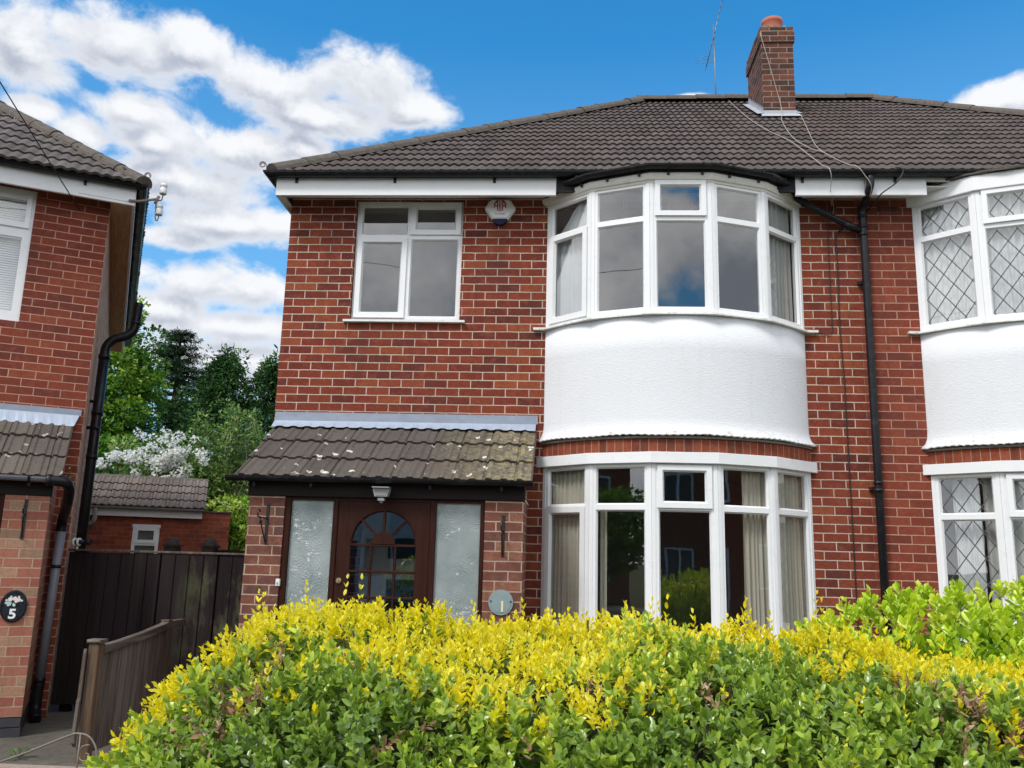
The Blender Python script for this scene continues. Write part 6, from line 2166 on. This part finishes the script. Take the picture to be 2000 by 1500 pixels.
# climbing rose with white flowers
t = thing('rose_bush', 'sprawling rose bush covered in white flower clusters above the outbuilding roof', 'rose bush', (-9.0, 11.4, 0))
mb = MB()
q = random.Random(12)
for i in range(26):
    x = -10.6 + i * 0.13
    mb.tube(bez([(x, 11.5, 0), (x + q.uniform(-.2, .2), 11.4, 1.8), (x + q.uniform(-.5, .5), 11.1 + q.uniform(-.3, .3), 3.1 + q.uniform(-.2, .6))], 3), 0.012, 4, False)
mb.build('stems', M['twig'], t)
cl = []
for (c, r, k, tb) in (((-9.9, 11.3, 3.15), (0.8, 0.6, 0.45), 26, 0.55), ((-9.1, 11.3, 3.35), (0.8, 0.6, 0.55), 32, 0.5), ((-8.4, 11.2, 3.2), (0.7, 0.6, 0.45), 24, 0.6), ((-9.3, 11.6, 3.95), (0.8, 0.5, 0.4), 20, 0.35), ((-10.3, 11.5, 3.8), (0.35, 0.3, 0.5), 8, 0.75), ((-8.2, 11.2, 2.7), (1.2, 0.5, 0.4), 26, 0.7)):
    cl += crown_clumps(c, r, k, 0.22, int(abs(c[0]) * 100), tb, 0.2, 0.2)
leaves('foliage', *clump_leaves(cl, 1500, 0.085, aspect=0.5, tv=0.22), LM['rose'], t)
fl = []
q = np.random.default_rng(5)
for (px_, pz_, k) in ((-10.44, 3.46, 9), (-10.27, 3.58, 8), (-10.05, 3.66, 14), (-9.80, 3.62, 14), (-9.56, 3.62, 14), (-9.40, 3.50, 10), (-9.25, 3.80, 9), (-9.02, 3.62, 16), (-8.90, 3.45, 12), (-8.75, 3.58, 18), (-8.82, 3.85, 10), (-9.13, 3.45, 9), (-8.66, 3.75, 11), (-8.55, 3.95, 8), (-8.85, 4.12, 6), (-9.45, 4.12, 6), (-9.05, 4.05, 6), (-8.14, 3.62, 10), (-8.45, 3.35, 7), (-8.62, 3.20, 9), (-9.65, 3.25, 5), (-8.95, 3.20, 7), (-10.5, 3.1, 4)):
    for i in range(k):
        r_ = q.uniform(0.05, 0.095)
        fl.append(((px_ + q.normal(0, 0.10), 10.55 + q.normal(0, 0.06), pz_ + q.normal(0, 0.075)), (r_, r_, r_), 0.75))
leaves('white_flowers', *clump_leaves(fl[::2] + fl[1::6], 3600, 0.055, aspect=0.95, upn=0.5, tv=0.3), LM['white'], t)

# loose willowy shrub to the right of the rose
t = thing('arching_shrub', 'loose grey green shrub with pale arching stems beside the white rose', 'shrub', (-7.6, 11.6, 0))
mb = MB()
q = random.Random(21)
tips = []
for i in range(34):
    x0 = -7.9 + q.uniform(-.4, .4)
    top = Vector((x0 + q.uniform(-.8, .9), 11.4 + q.uniform(-.5, .4), 3.3 + q.uniform(0, 1.45)))
    end = top + Vector((q.uniform(-.35, .35), q.uniform(-.3, .1), -q.uniform(0.2, 0.9)))
    mb.tube(bez([(x0, 11.6, 0.3), (x0 * 0.5 + top.x * 0.5, 11.5, top.z * 0.7), top, end], 4), 0.008, 4, False)
    tips += [top, top.lerp(end, 0.5), end]
mb.build('stems', M['pale_stem'], t)
cl = [((p.x, p.y, p.z), (0.16, 0.16, 0.18), q.uniform(0.3, 0.85)) for p in tips]
cl += crown_clumps((-7.8, 11.8, 3.3), (0.8, 0.5, 1.0), 40, 0.25, 77, 0.4, 0.2, 0.2)
cl += [((-7.85 + q.uniform(-.2, .2), 11.4, 4.3 + q.uniform(0, .75)), (0.15, 0.15, 0.2), 0.6) for _ in range(10)]
leaves('foliage', *clump_leaves(cl, 1400, 0.085, aspect=0.42, tv=0.2), LM['rose'], t)

# bright bush with pink blooms filling the gap beside the porch
t = thing('flowering_bush', 'bright yellow-green bush with a few pink blooms between the outbuilding and the porch pier', 'bush', (-6.9, 10.6, 0))
mb = MB()
for i in range(14):
    x = -7.5 + i * 0.12
    mb.tube([(x, 10.7, 0), (x + q.uniform(-.2, .2), 10.6, 1.3), (x + q.uniform(-.3, .3), 10.4, 2.3)], 0.012, 4, False)
mb.build('stems', M['twig'], t)
cl = []
for (c, r, k, tb) in (((-7.0, 10.5, 2.0), (0.75, 0.5, 0.6), 44, 0.6), ((-6.6, 10.3, 1.5), (0.6, 0.5, 0.7), 40, 0.65), ((-7.4, 10.7, 2.5), (0.5, 0.4, 0.35), 18, 0.45), ((-6.8, 10.2, 0.8), (0.7, 0.5, 0.6), 24, 0.5)):
    cl += crown_clumps(c, r, k, 0.2, int(c[2] * 1000), tb, 0.22, 0.2)
leaves('foliage', *clump_leaves(cl, 1500, 0.085, aspect=0.5, tv=0.22), LM['bright'], t)
fl = [((-7.35 + q.uniform(-.1, .1), 10.1, 2.25 + q.uniform(-.06, .06)), (0.05, 0.05, 0.05), 0.6) for _ in range(3)]
fl += [((q.uniform(-7.3, -6.5), 10.0, q.uniform(2.2, 2.75)), (0.045, 0.045, 0.045), 0.6) for _ in range(12)]
for b_ in fl[:8]:
    leaves('bloom', *clump_leaves([b_], 5000, 0.04, aspect=0.9, upn=0.3), LM['pink'], t)

# deep green shrubbery closing the lower view behind the garden
t = thing('shrubbery', 'dark mass of mixed shrubs at the foot of the trees behind the rose', 'shrubs', (-10, 15.5, 0))
cl = []
for (c, r, k, tb) in (((-13.0, 15.2, 2.6), (1.6, 0.9, 2.3), 70, 0.35), ((-10.6, 15.4, 2.4), (1.5, 0.8, 2.2), 60, 0.25), ((-8.3, 15.0, 2.2), (1.6, 0.8, 2.4), 60, 0.25)):
    cl += crown_clumps(c, r, k, 0.42, int(abs(c[0]) * 77), tb, 0.2, 0.3)
leaves('foliage', *clump_leaves(cl, 420, 0.17, aspect=0.5, tv=0.18), LM['tree_light'], t)

# weeds
def weed(label, pos, k, size, hgt, mat, group='small weeds'):
    t = thing('weed', label, 'weed', pos, 0, group)
    a = rng.uniform(0, 2 * PI, k)
    rr_ = rng.uniform(0.0, 1.0, k) * size
    h = rng.uniform(0.15, 1.0, k) * hgt
    P = np.stack([pos[0] + rr_ * np.cos(a), pos[1] + rr_ * np.sin(a), pos[2] + h], 1)
    A = np.stack([np.cos(a), np.sin(a), rng.uniform(-.2, .6, k)], 1)
    leaves('leaf', P, A, A * 0.2 + up + 0.3 * rand_dirs(k), np.full(k, size * 0.75), np.full(k, size * 0.42), rng.uniform(0.2, 0.8, k), mat, t)
    mb = MB()
    for i in range(0, k, 2):
        mb.tube([(pos[0], pos[1], pos[2] - 0.01), tuple(P[i])], 0.002, 4, False)
    mb.build('stem', LM['core'], t)
weed('small leafy green weed growing from the path at the foot of the tall gate', (-4.22, 0.20, 0.0), 16, 0.10, 0.20, LM['privet'])
weed('thin pale weed sprouting from the gutter elbow of the left porch', tuple(LW(-0.03, 0.86, 2.165)), 9, 0.05, 0.14, LM['rose'])
weed('little tuft of pale grass in the path crack by the left house porch', (-4.12, -1.45, 0.0), 14, 0.07, 0.07, LM['rose'])
# ================================================================== GROUND AND STREET
def sheet(name, pts, z, mat, thick=None):
    mb = MB()
    if thick:
        mb.prism(pts, z - thick, z, axis='z')
    else:
        mb.face([(p[0], p[1], z) for p in pts])
    o = mb.build(name, mat)
    o['kind'] = 'structure'
    return o
sheet('ground', [(-300, -300), (300, -300), (300, 400), (-300, 400)], -0.012, M['ground'])
sheet('path', [(-9.0, -1.66), (-3.45, -1.66), (-3.05, -0.9), (-3.0, 6.0), (-9.0, 6.0)], 0.0, M['path'], 0.01)
sheet('kerb', [(-9.0, -1.78), (-3.35, -1.78), (-3.35, -1.665), (-9.0, -1.665)], 0.012, M['kerb'], 0.05)
sheet('front_path', [(-3.0, -4.0), (2.8, -4.0), (2.8, 0.0), (-3.0, 0.0)], 0.0, M['path'], 0.008)
sheet('pavement', [(-60, -9.6), (60, -9.6), (60, -7.0), (-60, -7.0)], 0.004, M['pave'])
sheet('kerb', [(-60, -9.75), (60, -9.75), (60, -9.605), (-60, -9.605)], 0.006, M['kerb'], 0.13)
sheet('road', [(-60, -16.5), (60, -16.5), (60, -9.755), (-60, -9.755)], -0.006, M['road'])
sheet('far_pavement', [(-60, -18.6), (60, -18.6), (60, -16.6), (-60, -16.6)], 0.004, M['pave'])

# ================================================================== OPPOSITE SIDE, seen only in the window reflections
def far_house(label, cx, cy, w, d, eaves, ridge, rot, wm='brick_smooth'):
    t = thing('opposite_house', label, 'house', (cx, cy, 0), rot, 'houses across the street mirrored in the windows')
    h = w / 2
    holes = [(-h + 0.7, -h + 2.5, 3.4, 4.7), (h - 2.5, h - 0.7, 3.4, 4.7), (-h + 0.7, -h + 2.9, 0.8, 2.2), (h - 2.9, h - 0.7, 0.8, 2.2), (-0.5, 0.5, 0.0, 2.1), (-0.5, 0.5, 3.5, 4.6)]
    mb = MB().frame((0, 0, 0), (-1, 0, 0), (0, 1, 0))
    mb.wall(-h, h, 0, eaves, holes, 0.1)
    mb.frame((-h, 0, 0), (0, -1, 0), (-1, 0, 0)); mb.wall(0, d, 0, eaves)
    mb.frame((h, 0, 0), (0, -1, 0), (1, 0, 0)); mb.wall(0, d, 0, eaves)
    mb.frame((0, -d, 0), (-1, 0, 0), (0, -1, 0)); mb.wall(-h, h, 0, eaves)
    mb.build('wall', M[wm], t)
    mb = MB()
    o_ = 0.35
    A, B, C_, D_ = (-h - o_, o_, eaves), (h + o_, o_, eaves), (h + o_, -d - o_, eaves), (-h - o_, -d - o_, eaves)
    k = d / 2 + o_
    E_, F_ = (-h - o_ + k, -d / 2, ridge), (h + o_ - k, -d / 2, ridge)
    for f in ((A, B, F_, E_), (C_, D_, E_, F_), (B, C_, F_), (D_, A, E_)):
        mb.face(list(f))
    mb.face([A, D_, C_, B])
    mb.build('roof', M['roof_far'], t)
    mb = MB()
    mb.box(-h - 0.3, h + 0.3, 0.31, 0.335, eaves - 0.16, eaves + 0.02)
    mb.build('fascia', M['fascia'], t)
    for (a, b, c, e) in holes:
        mb = MB().frame((0, 0, 0), (-1, 0, 0), (0, 1, 0))
        m_ = (a + b) / 2
        for q in ((a, a + 0.08, c, e), (b - 0.08, b, c, e), (m_ - 0.04, m_ + 0.04, c + 0.08, e - 0.08), (a + 0.08, b - 0.08, c, c + 0.08), (a + 0.08, b - 0.08, e - 0.08, e)):
            mb.box(q[0], q[1], -0.08, -0.02, q[2], q[3])
        wf = mb.build('window', M['upvc'], t)
        mb = MB().frame((0, 0, 0), (-1, 0, 0), (0, 1, 0))
        pane(mb, a, b, c, e, -0.06)
        mb.build('pane', M['room_dark'], wf)
    return t
far_house('red brick house across the street mirrored in the middle lower bow panes', 4.0, -23.0, 9.0, 7.5, 5.2, 8.2, 0.02, 'brick_shed')
far_house('hipped brick house across the street mirrored in the lower bow light next to the porch', -17.0, -17.5, 7.5, 7.5, 5.2, 8.2, -0.85)
far_house('red brick house mirrored in the lower bow light that has half a curtain', 17.5, -13.5, 8.5, 7.5, 5.2, 8.2, 0.93, 'brick_shed')
far_house('white painted house across the street mirrored in the porch door panes', -7.6, -23.5, 7.0, 7.5, 5.2, 8.2, 0.03, 'upvc_old')
fh = thing('opposite_hedge', 'dark green hedge across the street mirrored low in the bow window panes', 'hedge', (3.0, -19.6, 0))
cl = []
q = np.random.default_rng(90)
for i in range(150):
    cl.append(((q.uniform(-5, 10), -19.6 + q.uniform(-.45, .45), q.uniform(0.2, 1.25)), (0.38, 0.38, 0.32), float(q.uniform(0.2, 0.8))))
leaves('foliage', *clump_leaves(cl, 330, 0.15, aspect=0.55), LM['privet'], fh)
ft = thing('opposite_tree', 'round dark tree across the street mirrored in the second lower bow light', 'tree', (-11.2, -14.6, 0))
mb = MB()
limb_tree(mb, (-11.2, -14.6, 0), 3.6, 0.14, 14, 1.5, seed=31)
mb.build('trunk', M['bark'], ft)
leaves('crown', *clump_leaves(crown_clumps((-11.2, -14.6, 2.3), (1.5, 1.4, 1.5), 60, 0.45, 55, 0.4, 0.25), 420, 0.18, aspect=0.55), LM['tree_light'], ft)

# ================================================================== SKY, SUN, CAMERA
SUN = Vector((-0.34, -0.52, 0.78)).normalized()
sun_el = math.asin(SUN.z)
sun_rot = math.atan2(SUN.x, SUN.y)
w = bpy.data.worlds.new('World')
SC.world = w
w.use_nodes = True
nt = w.node_tree
nt.nodes.clear()
g = G(nt)
sky = g.n('TexSky', dict(sky_type='NISHITA', sun_disc=False, sun_elevation=sun_el, sun_rotation=sun_rot % (2 * PI), altitude=50.0, air_density=1.0, dust_density=0.4, ozone_density=2.5))
D = g.n('TexCoord').outputs['Generated']
sx, sy, sz = g.n('SeparateXYZ', Vector=D).outputs[:3]
az = g.math('ARCTAN2', sx, sy)
el = g.math('ARCSINE', sz)
# cumulus banks: (azimuth, elevation, half width, half height) in radians
BLOBS = [(-0.544, 0.516, 0.115, 0.038), (-0.632, 0.487, 0.06, 0.036), (-0.467, 0.526, 0.055, 0.03), (-0.377, 0.507, 0.085, 0.032), (-0.267, 0.527, 0.080, 0.038), (-0.201, 0.504, 0.058, 0.028),
         (-0.314, 0.487, 0.105, 0.026), (-0.572, 0.417, 0.034, 0.024), (-0.614, 0.433, 0.032, 0.014), (-0.495, 0.430, 0.052, 0.022), (-0.399, 0.434, 0.095, 0.034), (-0.458, 0.395, 0.088, 0.028),
         (-0.323, 0.450, 0.044, 0.019), (-0.40, 0.356, 0.092, 0.020), (-0.357, 0.362, 0.040, 0.018), (-0.467, 0.332, 0.05, 0.015), (-0.408, 0.290, 0.098, 0.027), (-0.46, 0.258, 0.06, 0.024),
         (-0.376, 0.245, 0.095, 0.022), (-0.389, 0.205, 0.13, 0.036), (0.500, 0.466, 0.058, 0.022), (0.154, 0.518, 0.024, 0.006), (-0.52, 0.455, 0.05, 0.02), (-0.56, 0.37, 0.05, 0.03), (0.56, 0.442, 0.065, 0.03)]
def field(daz, del_):
    a = g.math('ADD', az, daz) if daz else az
    e = g.math('ADD', el, del_) if del_ else el
    V = g.n('CombineXYZ', X=a, Y=e, Z=0.0).outputs[0]
    acc = None
    for (ba, be, ra, re) in BLOBS:
        d = g.n('VectorMath', dict(operation='MULTIPLY_ADD'), i0=V, i1=(1 / (ra * 1.12), 1 / (re * 1.15), 0), i2=(-ba / (ra * 1.12), -be / (re * 1.15), 0)).outputs[0]
        ln = g.n('VectorMath', dict(operation='LENGTH'), i0=d).outputs['Value']
        v = g.math('SUBTRACT', 1.0, ln)
        acc = v if acc is None else g.math('SMOOTH_MAX', acc, v, 0.25)
    acc = g.math('MAXIMUM', acc, -1.0)
    nv = g.n('CombineXYZ', X=a, Y=g.math('MULTIPLY', e, 1.35), Z=g.math('MULTIPLY', g.math('ABSOLUTE', sx), 0.0)).outputs[0]
    n1 = g.noise(nv, 13.0, 10, 0.60, 0.25)
    n2 = g.noise(D, 4.5, 6, 0.55)
    dens = g.math('ADD', g.math('MULTIPLY', acc, 1.15), g.math('MULTIPLY', g.math('SUBTRACT', n1, 0.47), 2.3))
    return dens, n2
d0, nlow = field(0, 0)
d1, _ = field(0.006, 0.020)
front = g.remap(sy, -0.05, 0.25, 0, 1, True)
# overcast bank behind the photographer and overhead
nb_ = g.noise(D, 2.3, 8, 0.58)
# a break of blue low in the bank, mirrored in the middle upper pane
V2 = g.n('CombineXYZ', X=az, Y=el, Z=0.0).outputs[0]
def gap(ca, ce, ra, re):
    d = g.n('VectorMath', dict(operation='MULTIPLY_ADD'), i0=V2, i1=(1 / ra, 1 / re, 0), i2=(-ca / ra, -ce / re, 0)).outputs[0]
    ln = g.n('VectorMath', dict(operation='LENGTH'), i0=d).outputs['Value']
    return g.math('ADD', g.math('SUBTRACT', 1.0, ln), g.math('MULTIPLY', g.math('SUBTRACT', g.noise(D, 9.0, 7, 0.6), 0.5), 2.6))
gp_ = g.math('MAXIMUM', gap(3.00, 0.295, 0.10, 0.055), gap(2.98, 0.43, 0.09, 0.045))
rear = g.math('MULTIPLY', g.math('SUBTRACT', 1.0, front), g.remap(nb_, 0.20, 0.40, 0.0, 1.0, True))
rear = g.math('MULTIPLY', rear, g.remap(gp_, 0.1, 0.7, 1.0, 0.0, True))
cover = g.math('MULTIPLY', g.remap(d0, -0.02, 0.62, 0, 1, True), front)
lit = g.remap(g.math('SUBTRACT', d0, d1), -0.35, 0.75, 0.0, 1.0, True)
thick = g.remap(d0, 0.15, 1.0, 0.0, 1.0, True)
shade = g.math('MULTIPLY', thick, g.math('SUBTRACT', 1.0, lit))
ccol = g.mix(shade, (7.7, 7.85, 8.1), (3.8, 4.2, 5.1))
blue = g.mix(1.0, sky.outputs[0], (0.33, 1.42, 1.85), 'MULTIPLY')
hz = g.remap(el, 0.12, 0.58, 0.55, 0.0)
blue = g.mix(hz, blue, (3.2, 4.8, 6.6))
# thin streaks low down
st = g.noise(g.n('CombineXYZ', X=g.math('MULTIPLY', az, 3.0), Y=g.math('MULTIPLY', el, 26.0), Z=0.0).outputs[0], 1.6, 6, 0.6)
streak = g.math('MULTIPLY', g.remap(st, 0.45, 0.68, 0, 0.85), g.remap(el, 0.16, 0.30, 1.0, 0.0))
blue = g.mix(streak, blue, (6.0, 6.5, 7.2))
col = g.mix(cover, blue, ccol)
rcol = g.mix(g.remap(g.noise(D, 5.0, 7, 0.6), 0.38, 0.64, 0, 1), (6.0, 6.6, 7.8), (16.5, 16.5, 16.5))
col = g.mix(rear, col, rcol)
bg = g.n('Background', Color=col, Strength=0.1)
wo = nt.nodes.new('ShaderNodeOutputWorld')
nt.links.new(bg.outputs[0], wo.inputs['Surface'])

sd = bpy.data.lights.new('sun', 'SUN')
sd.energy = 2.1
sd.angle = R(14)
sd.color = (1.0, 0.965, 0.92)
so = bpy.data.objects.new('sun', sd)
COL.objects.link(so)
so.location = (-12, -20, 24)
so.rotation_euler = SUN.to_track_quat('Z', 'Y').to_euler()

cd = bpy.data.cameras.new('camera')
cam = bpy.data.objects.new('camera', cd)
COL.objects.link(cam)
cd.sensor_width = 36.0
cd.lens = 1668.55 / 2000 * 36.0
cd.clip_start = 0.05
cd.clip_end = 2000.0
Rt, Up, Fw = Vector((0.99803, 0.05723, 0.02574)), Vector((-0.01378, -0.20031, 0.97964)), Vector((-0.06122, 0.97806, 0.19913))
m = Matrix(((Rt.x, Up.x, -Fw.x), (Rt.y, Up.y, -Fw.y), (Rt.z, Up.z, -Fw.z))).to_4x4()
m.translation = Vector((0, -8.1904, 1.6))
cam.matrix_world = m
SC.camera = cam

SC.render.engine = 'CYCLES'
SC.cycles.use_denoising = True
SC.cycles.max_bounces = 8
SC.cycles.diffuse_bounces = 3
SC.cycles.glossy_bounces = 4
SC.cycles.transparent_max_bounces = 12
SC.cycles.transmission_bounces = 4
SC.cycles.caustics_reflective = False
SC.cycles.caustics_refractive = False
SC.view_settings.view_transform = 'Standard'
SC.view_settings.look = 'None'
SC.view_settings.exposure = 0.30
SC.view_settings.gamma = 1.0
SC.render.film_transparent = False
